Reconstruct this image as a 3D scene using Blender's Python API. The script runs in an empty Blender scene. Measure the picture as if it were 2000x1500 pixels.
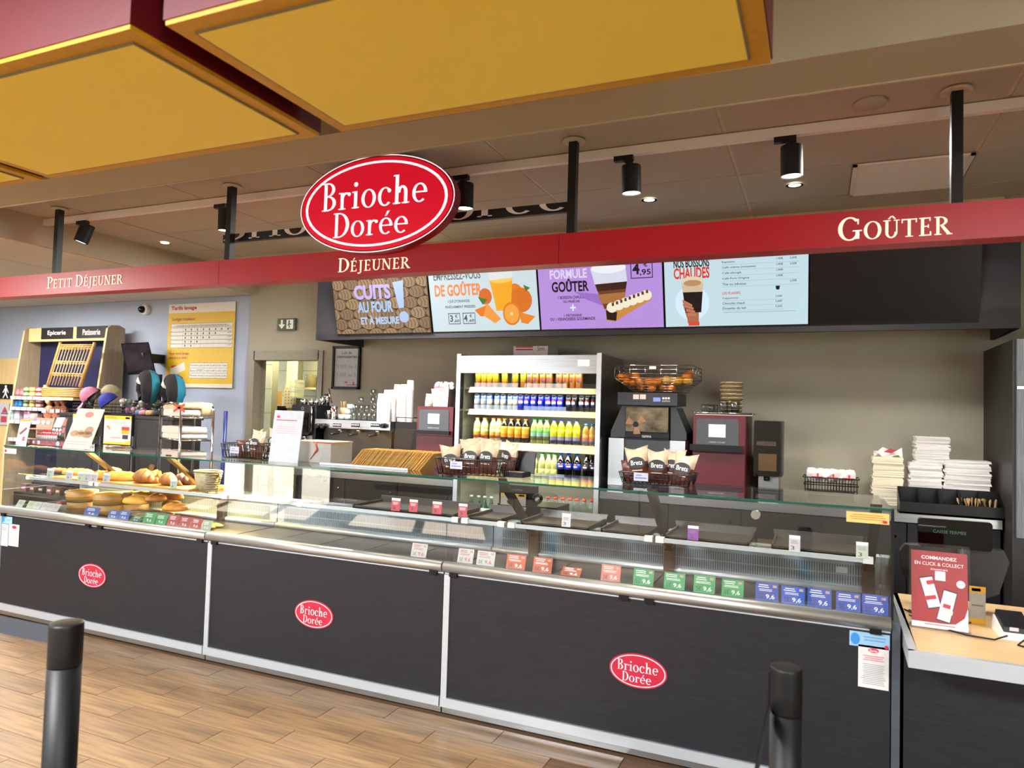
import bpy, math, random
from mathutils import Vector as V, Matrix
R = random.Random(7)
scene = bpy.context.scene
col = scene.collection
PI = math.pi
# ------------------------------------------------------------------ camera
YAW, PITCH, ROLL, FPX, EYE = map(float, (math.radians(23.533), math.radians(2.233), math.radians(1.660), 1383.9, 1.6))
_f = V((-math.sin(YAW), math.cos(YAW), 0)); _r = V((math.cos(YAW), math.sin(YAW), 0)); _u = V((0, 0, 1))
FW = _f*math.cos(PITCH)+_u*math.sin(PITCH); _u2 = _u*math.cos(PITCH)-_f*math.sin(PITCH)
RT = _r*math.cos(ROLL)+_u2*math.sin(ROLL); UP = _u2*math.cos(ROLL)-_r*math.sin(ROLL)
EYEP = V((0, 0, EYE))
cd = bpy.data.cameras.new('camera'); cam = bpy.data.objects.new('camera', cd); col.objects.link(cam)
m = Matrix.Identity(4)
for i in range(3): m[i][0], m[i][1], m[i][2], m[i][3] = RT[i], UP[i], -FW[i], EYEP[i]
cam.matrix_world = m
cd.sensor_width = 36; cd.lens = FPX/2000*36; cd.clip_start = .05; cd.clip_end = 200
cd.dof.use_dof = True; cd.dof.focus_distance = 4.8; cd.dof.aperture_fstop = 3.2
scene.camera = cam
def ray(x, y): return FW+RT*((x-1000)/FPX)-UP*((y-750)/FPX)
def at(x, y, Y):                       # where a line of sight meets a plane of constant depth
    d = ray(x, y); return EYEP+d*(Y/d.y)
def atz(x, y, Z):
    d = ray(x, y); return EYEP+d*((Z-EYE)/d.z)
def span(x0, y0, x1, y1, Y):
    xm, ym = (x0+x1)/2, (y0+y1)/2
    return at(x0, ym, Y).x, at(x1, ym, Y).x, at(xm, y1, Y).z, at(xm, y0, Y).z      # X0 X1 Z0 Z1
# ------------------------------------------------------------------ daylight, lamps, exposure
def lin(h):
    h = h.lstrip('#'); c = [int(h[i:i+2], 16)/255 for i in (0, 2, 4)]
    return tuple((x/12.92 if x <= .04045 else ((x+.055)/1.055)**2.4) for x in c)
w = bpy.data.worlds.new('sky'); scene.world = w; w.use_nodes = True
bg = w.node_tree.nodes['Background']; bg.inputs[0].default_value = (.78, .9, 1, 1); bg.inputs[1].default_value = 8.0
sd = bpy.data.lights.new('sun', 'SUN'); sd.energy = 80; sd.angle = .01; sd.color = (1, .94, .84)
so = bpy.data.objects.new('sun', sd); col.objects.link(so); so.rotation_euler = (math.radians(38), 0, math.radians(-28))
def area(name, loc, sx, sy, energy, color, rot=(0, 0, 0)):
    d = bpy.data.lights.new(name, 'AREA'); d.shape = 'RECTANGLE'; d.size = sx; d.size_y = sy; d.energy = energy; d.color = color
    o = bpy.data.objects.new(name, d); col.objects.link(o); o.location = loc; o.rotation_euler = rot
    return o
area('ceiling_lamp_front', (-2.6, -1.0, 2.97), 1.2, 1.2, 580, (.98, .98, 1))
area('ceiling_lamp_front', (-7.0, 1.6, 2.75), 1.2, .6, 190, (1, .97, .93))
area('ceiling_lamp_front', (1.6, -1.2, 2.97), 1.2, 1.2, 260, (.98, .98, 1))
area('ceiling_lamp_shop', (-8.2, 4.2, 2.74), 1.2, .6, 140, (1, .97, .93))
area('ceiling_lamp_aisle', (-3.4, 4.55, 2.96), .6, .6, 140, (1, .97, .92))
area('ceiling_lamp_aisle', (.3, 4.0, 2.96), .6, .3, 30, (1, .97, .92))
area('ceiling_lamp_kitchen', (-6.0, 6.9, 2.5), .8, .6, 70, (1, .93, .62))
scene.view_settings.view_transform = 'Standard'; scene.view_settings.look = 'None'
scene.view_settings.gamma = 1; scene.view_settings.use_curve_mapping = False
scene.view_settings.exposure = 0.33
scene.cycles.use_denoising = True
scene.cycles.max_bounces = 8; scene.cycles.transparent_max_bounces = 24; scene.cycles.caustics_reflective = False; scene.cycles.caustics_refractive = False
# ------------------------------------------------------------------ materials
MATS = {}
def mat(name, c='#808080', rough=.5, metal=0, spec=.5, emit=0, noise=0, nscale=(30, 30, 30), c2=None, bump=0, alpha=None, coat=0, rnd=0, lit=0):
    """procedural Principled material; noise mixes c towards c2 along a stretched noise"""
    if name in MATS: return MATS[name]
    M = bpy.data.materials.new(name); M.use_nodes = True; nt = M.node_tree; b = nt.nodes['Principled BSDF']
    rgb = lin(c) if isinstance(c, str) else c
    b.inputs['Base Color'].default_value = (*rgb, 1); b.inputs['Roughness'].default_value = rough; b.inputs['Metallic'].default_value = metal
    b.inputs['Specular IOR Level'].default_value = spec
    if coat: b.inputs['Coat Weight'].default_value = coat
    if lit:            # a self-lit picture on dark glass
        b.inputs['Base Color'].default_value = (*[x*.03 for x in rgb], 1); b.inputs['Emission Color'].default_value = (*rgb, 1); b.inputs['Emission Strength'].default_value = lit
    if emit:
        b.inputs['Emission Color'].default_value = (*rgb, 1); b.inputs['Emission Strength'].default_value = emit
    if noise or bump:
        tc = nt.nodes.new('ShaderNodeTexCoord'); mp = nt.nodes.new('ShaderNodeMapping'); mp.inputs['Scale'].default_value = nscale
        nz = nt.nodes.new('ShaderNodeTexNoise'); nz.inputs['Scale'].default_value = 1; nz.inputs['Detail'].default_value = 5
        nt.links.new(tc.outputs['Object'], mp.inputs[0]); nt.links.new(mp.outputs[0], nz.inputs[0])
        if noise:
            mx = nt.nodes.new('ShaderNodeMix'); mx.data_type = 'RGBA'
            mx.inputs[6].default_value = (*rgb, 1); mx.inputs[7].default_value = (*(lin(c2) if c2 else tuple(x*.5 for x in rgb)), 1)
            rp = nt.nodes.new('ShaderNodeMapRange'); rp.inputs[1].default_value = .5-.22/max(noise, .2); rp.inputs[2].default_value = .5+.22/max(noise, .2)
            nt.links.new(nz.outputs[0], rp.inputs[0]); nt.links.new(rp.outputs[0], mx.inputs[0])
            out = mx.outputs[2]
            if rnd:
                oi = nt.nodes.new('ShaderNodeObjectInfo'); hs = nt.nodes.new('ShaderNodeHueSaturation')
                r2 = nt.nodes.new('ShaderNodeMapRange'); r2.inputs[3].default_value = 1-rnd; r2.inputs[4].default_value = 1+rnd
                nt.links.new(oi.outputs['Random'], r2.inputs[0]); nt.links.new(r2.outputs[0], hs.inputs['Value']); nt.links.new(out, hs.inputs['Color']); out = hs.outputs[0]
            nt.links.new(out, b.inputs['Base Color'])
            if emit: nt.links.new(out, b.inputs['Emission Color'])
        if bump:
            bp = nt.nodes.new('ShaderNodeBump'); bp.inputs['Strength'].default_value = bump; bp.inputs['Distance'].default_value = .004
            nt.links.new(nz.outputs[0], bp.inputs['Height']); nt.links.new(bp.outputs[0], b.inputs['Normal'])
    MATS[name] = M
    return M
def glass(name, tint=(1, 1, 1), gloss=1.0, rough=0.0, ior=1.5, clear=1.0):
    """clear sheet: mirror reflection by Fresnel over a tinted see-through"""
    if name in MATS: return MATS[name]
    M = bpy.data.materials.new(name); M.use_nodes = True; nt = M.node_tree
    for n in list(nt.nodes): nt.nodes.remove(n)
    o = nt.nodes.new('ShaderNodeOutputMaterial'); t = nt.nodes.new('ShaderNodeBsdfTransparent'); g = nt.nodes.new('ShaderNodeBsdfGlossy')
    fr = nt.nodes.new('ShaderNodeFresnel'); mx = nt.nodes.new('ShaderNodeMixShader')
    ge = nt.nodes.new('ShaderNodeNewGeometry'); rg = nt.nodes.new('ShaderNodeMapRange'); rg.inputs[3].default_value = ior; rg.inputs[4].default_value = 1/ior
    nt.links.new(ge.outputs['Backfacing'], rg.inputs[0]); nt.links.new(rg.outputs[0], fr.inputs[0])      # thin sheet: the same reflectance from either side
    t.inputs[0].default_value = (*[x*clear for x in tint], 1); g.inputs['Roughness'].default_value = rough; g.inputs[0].default_value = (gloss, gloss, gloss, 1)
    nt.links.new(fr.outputs[0], mx.inputs[0]); nt.links.new(t.outputs[0], mx.inputs[1]); nt.links.new(g.outputs[0], mx.inputs[2]); nt.links.new(mx.outputs[0], o.inputs[0])
    MATS[name] = M
    return M
def ink(c, e=0): return mat('ink_'+c.strip('#')+('_lit%g' % e if e else ''), c, .55, emit=e)
# ------------------------------------------------------------------ lettering (a hand-drawn serif alphabet; plain text comes from the built-in font)
def ring(cx, cy, rx, ry, tx, ty, a0=0, a1=360, n=22):
    q = []
    for i in range(n):
        a, b = (math.radians(a0+(a1-a0)*k/n) for k in (i, i+1))
        q.append([(cx+rx*math.cos(a), cy+ry*math.sin(a)), (cx+rx*math.cos(b), cy+ry*math.sin(b)),
                  (cx+(rx-tx)*math.cos(b), cy+(ry-ty)*math.sin(b)), (cx+(rx-tx)*math.cos(a), cy+(ry-ty)*math.sin(a))])
    return q
def rc(x0, y0, x1, y1): return [[(x0, y0), (x1, y0), (x1, y1), (x0, y1)]]
def disc(cx, cy, r, ry=None, n=14): return [[(cx+r*math.cos(2*PI*i/n), cy+(ry or r)*math.sin(2*PI*i/n)) for i in range(n)]]
def pg(*p): return [list(p)]
_T = .045
def _stem(x, h, s=.13, top=True, bot=True): return rc(x, 0, x+s, h)+(rc(x-.08, 0, x+s+.08, _T) if bot else [])+(rc(x-.08, h-_T, x+s+.08, h) if top else [])
def _acute(x, y): return pg((x-.03, y), (x+.04, y), (x+.17, y+.2), (x+.06, y+.2))
def _bowlE(): return ring(.3, .31, .28, .33, .12, .05, 0, 312)+rc(.12, .31, .57, .36)
GL = {
 'B': (_stem(.1, 1)+ring(.26, .755, .29, .245, .13, _T, -90, 90)+ring(.26, .265, .34, .265, .14, _T, -90, 90)+rc(.2, .49, .3, .53), .66),
 'r': (_stem(.1, .6, top=False)+rc(.02, .555, .12, .6)+ring(.34, .4, .2, .2, .1, .07, 50, 180)+disc(.45, .52, .065), .52),
 'i': (_stem(.1, .6, top=False)+rc(.02, .555, .12, .6)+disc(.165, .84, .085), .36),
 'o': (ring(.3, .3, .29, .33, .125, .045), .62),
 'c': (ring(.3, .3, .28, .33, .125, .05, 48, 318)+disc(.46, .49, .07), .56),
 'h': (_stem(.1, 1, top=False)+rc(.02, .955, .12, 1)+ring(.37, .38, .2, .24, .13, .08, 0, 180)+rc(.44, 0, .57, .39)+rc(.36, 0, .65, _T), .7),
 'e': (_bowlE(), .6),
 'é': (_bowlE()+_acute(.28, .7), .6),
 'D': (_stem(.1, 1)+ring(.26, .5, .46, .5, .15, _T, -90, 90), .76),
 'P': (_stem(.1, 1)+ring(.26, .73, .32, .27, .13, _T, -90, 90), .6),
 'E': (_stem(.1, 1)+rc(.1, 0, .52, .06)+rc(.1, .94, .5, 1)+rc(.2, .49, .42, .54)+rc(.47, 0, .53, .22)+rc(.45, .8, .5, 1)+rc(.39, .42, .43, .62), .6),
 'É': None,
 'T': (rc(.28, 0, .41, 1)+rc(.18, 0, .51, _T)+rc(.02, .94, .67, 1)+rc(.02, .78, .07, 1)+rc(.62, .78, .67, 1), .7),
 'I': (_stem(.1, 1), .36),
 'J': (rc(.16, .05, .29, 1)+rc(.06, .955, .39, 1)+ring(.08, 0, .21, .25, .11, .08, -90, 10)+disc(.04, -.18, .07), .44),
 'U': (rc(.1, .3, .23, 1)+rc(0, .955, .33, 1)+ring(.36, .32, .26, .34, .12, .07, 180, 360)+rc(.56, .3, .62, 1)+rc(.46, .955, .72, 1), .74),
 'Û': None,
 'N': (rc(.1, 0, .16, 1)+rc(0, 0, .27, _T)+pg((.06, 1), (.22, 1), (.68, 0), (.56, 0))+rc(.6, 0, .66, 1)+rc(.5, .955, .76, 1)+rc(0, .955, .2, 1), .8),
 'R': (_stem(.1, 1)+ring(.26, .75, .3, .25, .13, _T, -90, 90)+pg((.26, .5), (.4, .5), (.72, 0), (.55, 0))+rc(.52, 0, .76, _T), .74),
 'G': (ring(.42, .5, .4, .52, .15, .06, 42, 330)+rc(.62, .05, .75, .42)+rc(.52, .38, .84, .43)+rc(.68, .68, .73, .92), .86),
 'O': (ring(.4, .5, .39, .52, .15, .05), .82),
 ' ': ([], .3),
}
GL['É'] = (GL['E'][0]+_acute(.24, 1.06), .6)
GL['Û'] = (GL['U'][0]+pg((.2, 1.06), (.28, 1.06), (.38, 1.2), (.34, 1.25))+pg((.48, 1.06), (.56, 1.06), (.42, 1.25), (.36, 1.22)), .74)
def serif_polys(s, caps=False):
    """caps: the first letter of each word full size, the rest as small capitals"""
    out, x, first = [], 0, True
    for ch in s:
        k = 1.0
        if caps: k = 1.0 if first else .76
        first = ch == ' ' if caps else False
        g, wd = GL[ch]
        out += [[(x+p[0]*k, p[1]*k) for p in poly] for poly in g]; x += wd*k+.03
    return out
def clip_top(poly, h):
    o = []
    for i in range(len(poly)):
        a, b = poly[i-1], poly[i]
        if (a[1] <= h) != (b[1] <= h):
            t = (h-a[1])/(b[1]-a[1]); o.append((a[0]+t*(b[0]-a[0]), h))
        if b[1] <= h: o.append(b)
    return o
_TXT = {}
def font_polys(s, bold=0):
    k = (s, bold)
    if k not in _TXT:
        cu = bpy.data.curves.new('t', 'FONT'); cu.body = s; cu.size = 1; cu.offset = bold; cu.resolution_u = 3
        ob = bpy.data.objects.new('t', cu); me = bpy.data.meshes.new_from_object(ob)
        _TXT[k] = [[(me.vertices[i].co.x, me.vertices[i].co.y) for i in p.vertices] for p in me.polygons]
        bpy.data.objects.remove(ob); bpy.data.curves.remove(cu); bpy.data.meshes.remove(me)
    return _TXT[k]
# ------------------------------------------------------------------ mesh builder
EX, EZ = V((1, 0, 0)), V((0, 0, 1))
class MB:
    def __init__(s): s.v, s.f, s.m, s.s = [], [], [], []
    def face(s, pts, mi=0, sm=False):
        n = len(s.v); s.v += [V(p) for p in pts]; s.f.append(tuple(range(n, n+len(pts)))); s.m.append(mi); s.s.append(sm); return s
    def hexa(s, p, mi=0):              # 8 corners: bottom 0-3, top 4-7
        n = len(s.v); s.v += [V(q) for q in p]
        for q in ((0, 3, 2, 1), (4, 5, 6, 7), (0, 1, 5, 4), (1, 2, 6, 5), (2, 3, 7, 6), (3, 0, 4, 7)):
            s.f.append(tuple(n+i for i in q)); s.m.append(mi); s.s.append(False)
        return s
    def box(s, x0, x1, y0, y1, z0, z1, mi=0):
        return s.hexa([(x0, y0, z0), (x1, y0, z0), (x1, y1, z0), (x0, y1, z0), (x0, y0, z1), (x1, y0, z1), (x1, y1, z1), (x0, y1, z1)], mi)
    def obox(s, c, ux, uy, uz, a, b, h, mi=0):      # centre, axes, full sizes
        c = V(c); x, y, z = V(ux)*a/2, V(uy)*b/2, V(uz)*h/2
        return s.hexa([c-x-y-z, c+x-y-z, c+x+y-z, c-x+y-z, c-x-y+z, c+x-y+z, c+x+y+z, c-x+y+z], mi)
    def grid(s, rows, mi=0, sm=True, close=False, capa=False, capb=False):
        n = len(s.v); k = len(rows[0])
        for r in rows: s.v += [V(p) for p in r]
        for i in range(len(rows)-1):
            for j in range(k if close else k-1):
                a, b = n+i*k+j, n+i*k+(j+1) % k
                s.f.append((a, b, b+k, a+k)); s.m.append(mi[i] if isinstance(mi, (list, tuple)) else mi); s.s.append(sm)
        if capa: s.f.append(tuple(n+j for j in range(k))[::-1]); s.m.append(mi[0] if isinstance(mi, (list, tuple)) else mi); s.s.append(False)
        if capb: s.f.append(tuple(n+(len(rows)-1)*k+j for j in range(k))); s.m.append(mi[-1] if isinstance(mi, (list, tuple)) else mi); s.s.append(False)
        return s
    def cyl(s, p0, p1, r0, r1=None, n=14, mi=0, caps=True, sm=True):
        p0, p1 = V(p0), V(p1); r1 = r0 if r1 is None else r1; d = (p1-p0).normalized()
        a = d.cross(EZ if abs(d.z) < .9 else EX).normalized(); b = d.cross(a)
        rows = [[p+(a*math.cos(-2*PI*i/n)+b*math.sin(-2*PI*i/n))*r for i in range(n)] for p, r in ((p0, r0), (p1, r1))]
        return s.grid(rows, mi, sm, True, caps, caps)
    def tube(s, pts, r, n=6, mi=0):
        pts = [V(p) for p in pts]; rows = []
        for i, p in enumerate(pts):
            d = (pts[min(i+1, len(pts)-1)]-pts[max(i-1, 0)]).normalized()
            a = d.cross(EZ if abs(d.z) < .95 else EX).normalized(); b = d.cross(a)
            rr = r[i] if isinstance(r, (list, tuple)) else r
            rows.append([p+(a*math.cos(-2*PI*j/n)+b*math.sin(-2*PI*j/n))*rr for j in range(n)])
        return s.grid(rows, mi, True, True, True, True)
    def lathe(s, prof, c=(0, 0, 0), n=16, mi=0, sx=1, sy=1):
        c = V(c); rows = [[c+V((r*sx*math.cos(2*PI*i/n), r*sy*math.sin(2*PI*i/n), z)) for i in range(n)] for r, z in prof]
        return s.grid(rows, mi, True, True, prof[0][0] > 1e-4, prof[-1][0] > 1e-4)
    def ball(s, c, rx, ry=None, rz=None, n=14, k=8, mi=0, M=None):
        c = V(c); ry = ry or rx; rz = rz or rx; rows = []
        for i in range(k+1):
            t = -PI/2+PI*i/k; row = []
            for j in range(n):
                p = V((rx*math.cos(t)*math.cos(2*PI*j/n), ry*math.cos(t)*math.sin(2*PI*j/n), rz*math.sin(t)))
                row.append(c+(M @ p if M else p))
            rows.append(row)
        return s.grid(rows, mi, True, True)
    def prism(s, poly, o, ux, uy, un, d, mi=0):      # 2-D outline extruded by d along un
        o, ux, uy, un = V(o), V(ux), V(uy), V(un)
        A = [o+ux*x+uy*y for x, y in poly]; B = [p+un*d for p in A]; n = len(s.v); k = len(A)
        s.v += A+B
        s.f += [tuple(range(n, n+k))[::-1], tuple(range(n+k, n+2*k))]; s.m += [mi]*2; s.s += [False]*2
        for i in range(k):
            j = (i+1) % k; s.f.append((n+i, n+j, n+k+j, n+k+i)); s.m.append(mi); s.s.append(False)
        return s
    def flat(s, polys, o, ux, uy, mi=0):
        o, ux, uy = V(o), V(ux), V(uy)
        for p in polys:
            if len(p) > 2: s.face([o+ux*x+uy*y for x, y in p], mi)
        return s
    def fit(s, polys, c, ux, uy, wd, ht=None, mi=0, left=False):   # scale flat shapes into a box wd x ht centred on c
        xs = [p[0] for q in polys for p in q]; ys = [p[1] for q in polys for p in q]
        if not xs: return s
        x0, x1, y0, y1 = min(xs), max(xs), min(ys), max(ys); kx = wd/(x1-x0); ky = (ht/(y1-y0)) if ht else kx
        ox = x0 if left else (x0+x1)/2
        return s.flat([[((x-ox)*kx, (y-(y0+y1)/2)*ky) for x, y in q] for q in polys], c, ux, uy, mi)
    def text(s, t, c, ux, uy, wd, ht=None, mi=0, bold=0, left=False): return s.fit(font_polys(t, bold), c, ux, uy, wd, ht, mi, left)
    def rect(s, c, ux, uy, wd, ht, mi=0):
        c, ux, uy = V(c), V(ux)*wd/2, V(uy)*ht/2; return s.face([c-ux-uy, c+ux-uy, c+ux+uy, c-ux+uy], mi)
    def oval(s, c, ux, uy, rx, ry, mi=0, n=28): return s.flat([[(rx*math.cos(2*PI*i/n), ry*math.sin(2*PI*i/n)) for i in range(n)]], c, ux, uy, mi)
    def build(s, name, mats, parent=None, loc=None):
        """one mesh object; vertices are given in world space, stored relative to the parent (or to loc)"""
        o0 = V(loc) if loc is not None else (V(parent['_o']) if parent is not None and '_o' in parent else V((0, 0, 0)))
        me = bpy.data.meshes.new(name); me.from_pydata([tuple(p-o0) for p in s.v], [], s.f)
        for M in (mats if isinstance(mats, (list, tuple)) else [mats]): me.materials.append(M)
        me.polygons.foreach_set('material_index', s.m); me.polygons.foreach_set('use_smooth', s.s); me.update()
        ob = bpy.data.objects.new(name, me); col.objects.link(ob)
        if parent is not None: ob.parent = parent; ob['_o'] = tuple(o0)
        else: ob.location = o0; ob['_o'] = tuple(o0)
        return ob
def tag(o, label, cat, group=None, kind=None):
    o['label'] = label; o['category'] = cat
    if group: o['group'] = group
    if kind: o['kind'] = kind
    return o
def struct(o): o['kind'] = 'structure'; return o
def thing(name, loc, label, cat, group=None):
    e = bpy.data.objects.new(name, None); e.empty_display_size = .05; col.objects.link(e); e.location = loc; e['_o'] = tuple(loc)
    return tag(e, label, cat, group)
def dup(o, loc, rz=None, label=None, group=None, scale=None):
    def cp(a, par):
        c = a.copy(); col.objects.link(c); c.parent = par
        for ch in [x for x in a.children]: cp(ch, c)
        return c
    c = cp(o, None); c.location = loc
    if rz is not None: c.rotation_euler = (0, 0, rz)
    if scale: c.scale = scale
    if label: c['label'] = label
    if group: c['group'] = group
    return c
NY = V((0, -1, 0))
# ================================================================== setting
YF, YW = 3.33, 5.85                     # counter front plane, rear wall plane
CEIL, LOW = 3.0, 2.77
m_floor = mat('floor_grout', '#4a3728', .6, noise=1, nscale=(3, 40, 10), c2='#6b5036')
m_plank = mat('wood_look_tile', '#997a54', .36, noise=1.1, nscale=(2.6, 34, 20), c2='#5b4734', bump=.1, rnd=.16)
m_ceil = mat('ceiling_tile_board', '#b3b1a7', .9, noise=.6, nscale=(160, 160, 160), c2='#a19e93')
m_ceil2 = mat('ceiling_tile_pale', '#dedcd4', .9, noise=.5, nscale=(160, 160, 160), c2='#cfccc2')
m_grid = mat('ceiling_grid_metal', '#d6cfbd', .6, noise=.3)
m_soffit = mat('soffit_paint', '#b4ad9a', .85, noise=.3, nscale=(5, 5, 5), c2='#a9a28e')
m_beige = mat('beige_wall_paint', '#aaa695', .8, noise=.4, nscale=(4, 4, 4), c2='#9f9b89')
m_blue = mat('pale_blue_wall', '#a9b3c6', .75, noise=.4, nscale=(3, 3, 3), c2='#9ea8bb')
m_black = mat('black_plastic', '#08080a', .4, spec=.3, noise=.3, nscale=(60, 60, 60), c2='#0e0e10')
m_blackm = mat('black_matt_metal', '#0c0c0d', .5, spec=.35, noise=.3, nscale=(50, 50, 50), c2='#121213')
m_steel = mat('brushed_steel', '#b9bcbd', .28, 1, noise=.7, nscale=(4, 4, 160), c2='#9a9d9f')
m_chrome = mat('chrome', '#d8dadb', .08, 1, noise=.2, nscale=(20, 20, 20), c2='#c8cacb')
m_white = mat('white_enamel', '#e2e2df', .4, noise=.3, nscale=(10, 10, 10), c2='#d6d6d2')
m_paper = mat('white_paper', '#eceae6', .7, noise=.3, nscale=(20, 20, 20), c2='#e0deda')
m_lam = mat('dark_wood_laminate', '#212126', .45, spec=.35, noise=1.0, nscale=(9, 9, 330), c2='#131216', bump=.1)
m_lamv = mat('dark_wood_laminate_upright', '#2e2a28', .5, noise=1.1, nscale=(140, 140, 4), c2='#1d1a18')
m_greyl = mat('grey_brushed_laminate', '#7f858b', .5, noise=1.2, nscale=(220, 220, 6), c2='#565b61')
m_glass = glass('clear_counter_glass', (.975, .99, .985))
m_gedge = mat('green_glass_edge', '#0f5a4a', .12, noise=.4, nscale=(3, 3, 3), c2='#0a3d33')
m_acryl = glass('clear_acrylic', (.97, .975, .98), ior=1.42)
m_red = mat('red_enamel', '#bb1022', .38, noise=.3, nscale=(4, 4, 4), c2='#ae0d1e')

b = MB().box(-13, 5, -3, 9.5, -.12, -.004); struct(b.build('floor', m_floor, loc=(0, 0, 0)))
floor = bpy.data.objects['floor']
PLX, PLY = .6135, .1565
pm = MB().box(0, PLX-.004, 0, PLY-.004, -.004, 0)
plank0 = None
for r in range(14):
    for c in range(-11, 4):
        x = -3.273+c*PLX+(0 if r % 2 == 0 else -.307)
        if x < -7.0 or x > .9: continue
        if plank0 is None: k = plank0 = pm.build('plank', m_plank, floor)
        else: k = plank0.copy(); col.objects.link(k)
        k.location = (x, 3.327-(r+1)*PLY, 0)

# main ceiling over the counter, with lay-in tiles
struct(MB().box(-5.56, 5, 2.70, YW+.15, CEIL, CEIL+.12).build('ceiling', m_grid))
ceil = bpy.data.objects['ceiling']
struct(MB().box(-5.56, 5, -3, 2.43, CEIL, CEIL+.12).build('ceiling', m_soffit))
struct(MB().box(-5.56, 5, 2.43, 2.70, LOW, CEIL+.12).build('trim_1', m_soffit))
struct(MB().box(-5.56, 5, 2.694, 2.706, LOW-.004, LOW+.012).build('trim_2', mat('pale_edge_bead', '#d8cfb8', .6, noise=.2)))
def tiles(parent, xs, ys, z, m, skip=()):
    for i in range(len(xs)-1):
        for j in range(len(ys)-1):
            if (i, j) in skip: continue
            g = .009
            MB().box(xs[i]+g, xs[i+1]-g, ys[j]+g*.5, ys[j+1]-g*.5, z-.004, z-.0005).build('ceiling_tile', m, parent)
GX = [-5.56, -5.045, -3.89, -2.76, -1.605, -.445, .72, 1.885, 3.05]
GY = [2.72, 3.04, 3.62, 4.195, 4.78, 5.1]
tiles(ceil, GX, GY, CEIL, m_ceil, skip=((5, 3),))
MB().box(-.437, .145, 4.203, 4.772, CEIL-.004, CEIL-.0005).build('ceiling_tile', m_ceil, ceil)
# pale lower ceiling of the shop on the left; its edge is the step beside the counter ceiling
struct(MB().box(-13, -5.56, -3, YW+.15, LOW+.01, CEIL+.12).build('ceiling', m_soffit))
ceil_l = bpy.data.objects['ceiling.002']
tiles(ceil_l, [-12.3, -11.1, -9.93, -8.76, -7.6, -6.43, -5.575], [1.5, 2.1, 2.7, 3.3, 3.9, 4.5, 5.1, 5.84], LOW+.012, m_ceil2)
# rear wall with the kitchen doorway
DX0, DX1, DZ = at(497, 720, YW).x, at(624, 720, YW).x, at(560, 701, YW).z
CX = at(488, 640, YW).x
b = MB().box(DX1, 5, YW, YW+.14, 0, CEIL).box(DX0, DX1, YW, YW+.14, DZ, CEIL).box(CX, DX0, YW, YW+.14, 0, CEIL)
struct(b.build('wall_back', m_beige))
struct(MB().box(-13, CX, YW+.03, YW+.17, 0, CEIL).build('wall_left', m_blue))
struct(MB().box(-13.1, -13, -3, 9, 0, CEIL).build('wall_far_left', m_blue))
struct(MB().box(5, 5.1, -3, 9, 0, CEIL).build('wall_right', m_beige))
m_frame = mat('grey_metal_doorframe', '#9c9583', .45, .2, noise=.3)
d = struct(MB().box(DX0-.075, DX0+.012, YW-.02, YW+.16, 0, DZ+.085).build('door_1', m_frame))
MB().box(DX1-.012, DX1+.05, YW-.02, YW+.16, 0, DZ+.085).build('jamb', m_frame, d)
MB().box(DX0, DX1, YW-.02, YW+.16, DZ-.012, DZ+.085).build('lintel', m_frame, d)
MB().box(DX0+.012, DX0+.03, YW+.1, YW+.13, 0, DZ-.02).build('sliding_rail', m_frame, d)
MB().box(DX1-.05, DX1-.02, YW+.02, YW+.05, 1.66, 1.9).build('pull_handle', m_chrome, d)
# kitchen behind the doorway: tiled walls built tile by tile where they show
m_tileg = mat('grey_wall_tile', '#a9a68f', .25, noise=.4, nscale=(3, 3, 3), c2='#9b987f')
m_tiley = mat('cream_wall_tile', '#d8d2a0', .25, noise=.4, nscale=(3, 3, 3), c2='#cbc592')
m_grout = mat('tile_grout', '#6d6a55', .8, noise=.3)
def tilewall(name, x0, x1, y, z0, z1, tw, th, m):
    wl = struct(MB().box(x0, x1, y, y+.1, z0, z1).build(name, m_grout)); first = None; nx = math.ceil((x1-x0)/tw); nz = math.ceil((z1-z0)/th)
    for i in range(nx):
        for j in range(nz):
            a, c = x0+i*tw, z0+j*th
            bw, bh = min(tw, x1-a)-.006, min(th, z1-c)-.006
            if bw < .02 or bh < .02: continue
            if first is None or abs(bw-first[1]) > 1e-4 or abs(bh-first[2]) > 1e-4:
                o = MB().box(a, a+bw, y-.008, y, c, c+bh).build('tile', m, wl)
                if first is None: first = (o, bw, bh, a, c)
            else:
                o = first[0].copy(); col.objects.link(o); o.location = (a-first[3], 0, c-first[4])
    return wl
KX0, KX1, KX2, KX3 = at(430, 800, 6.9).x, at(530, 800, 6.9).x, at(579, 800, 7.5).x, at(645, 800, 8.1).x
tilewall('wall_kitchen_left', KX0, KX1, 6.9, .3, 2.9, .3, .3, m_tileg)
tilewall('wall_kitchen_mid', KX1-.3, KX2, 7.5, .3, 2.9, .62, .36, m_tiley)
tilewall('wall_kitchen_right', KX2-1.5, KX3+.6, 8.1, .3, 2.9, .45, .36, m_tiley)
struct(MB().box(-9, -4, YW+.15, 9, 2.9, 2.96).build('ceiling', m_ceil2))
struct(MB().box(-4.4, -4.3, YW+.14, 9, 0, 2.9).build('wall_kitchen_side', m_tileg))
struct(MB().box(-9, -4.3, 8.9, 9, 0, 2.9).build('wall_kitchen_end', m_tileg))
# soffit over the menu board
struct(MB().box(at(630, 487, 5.1).x, at(1962, 378, 5.1).x, 5.1, YW, 2.82, CEIL-.001).build('trim_3', mat('cream_soffit', '#cdbf9d', .8, noise=.3)))
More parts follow.
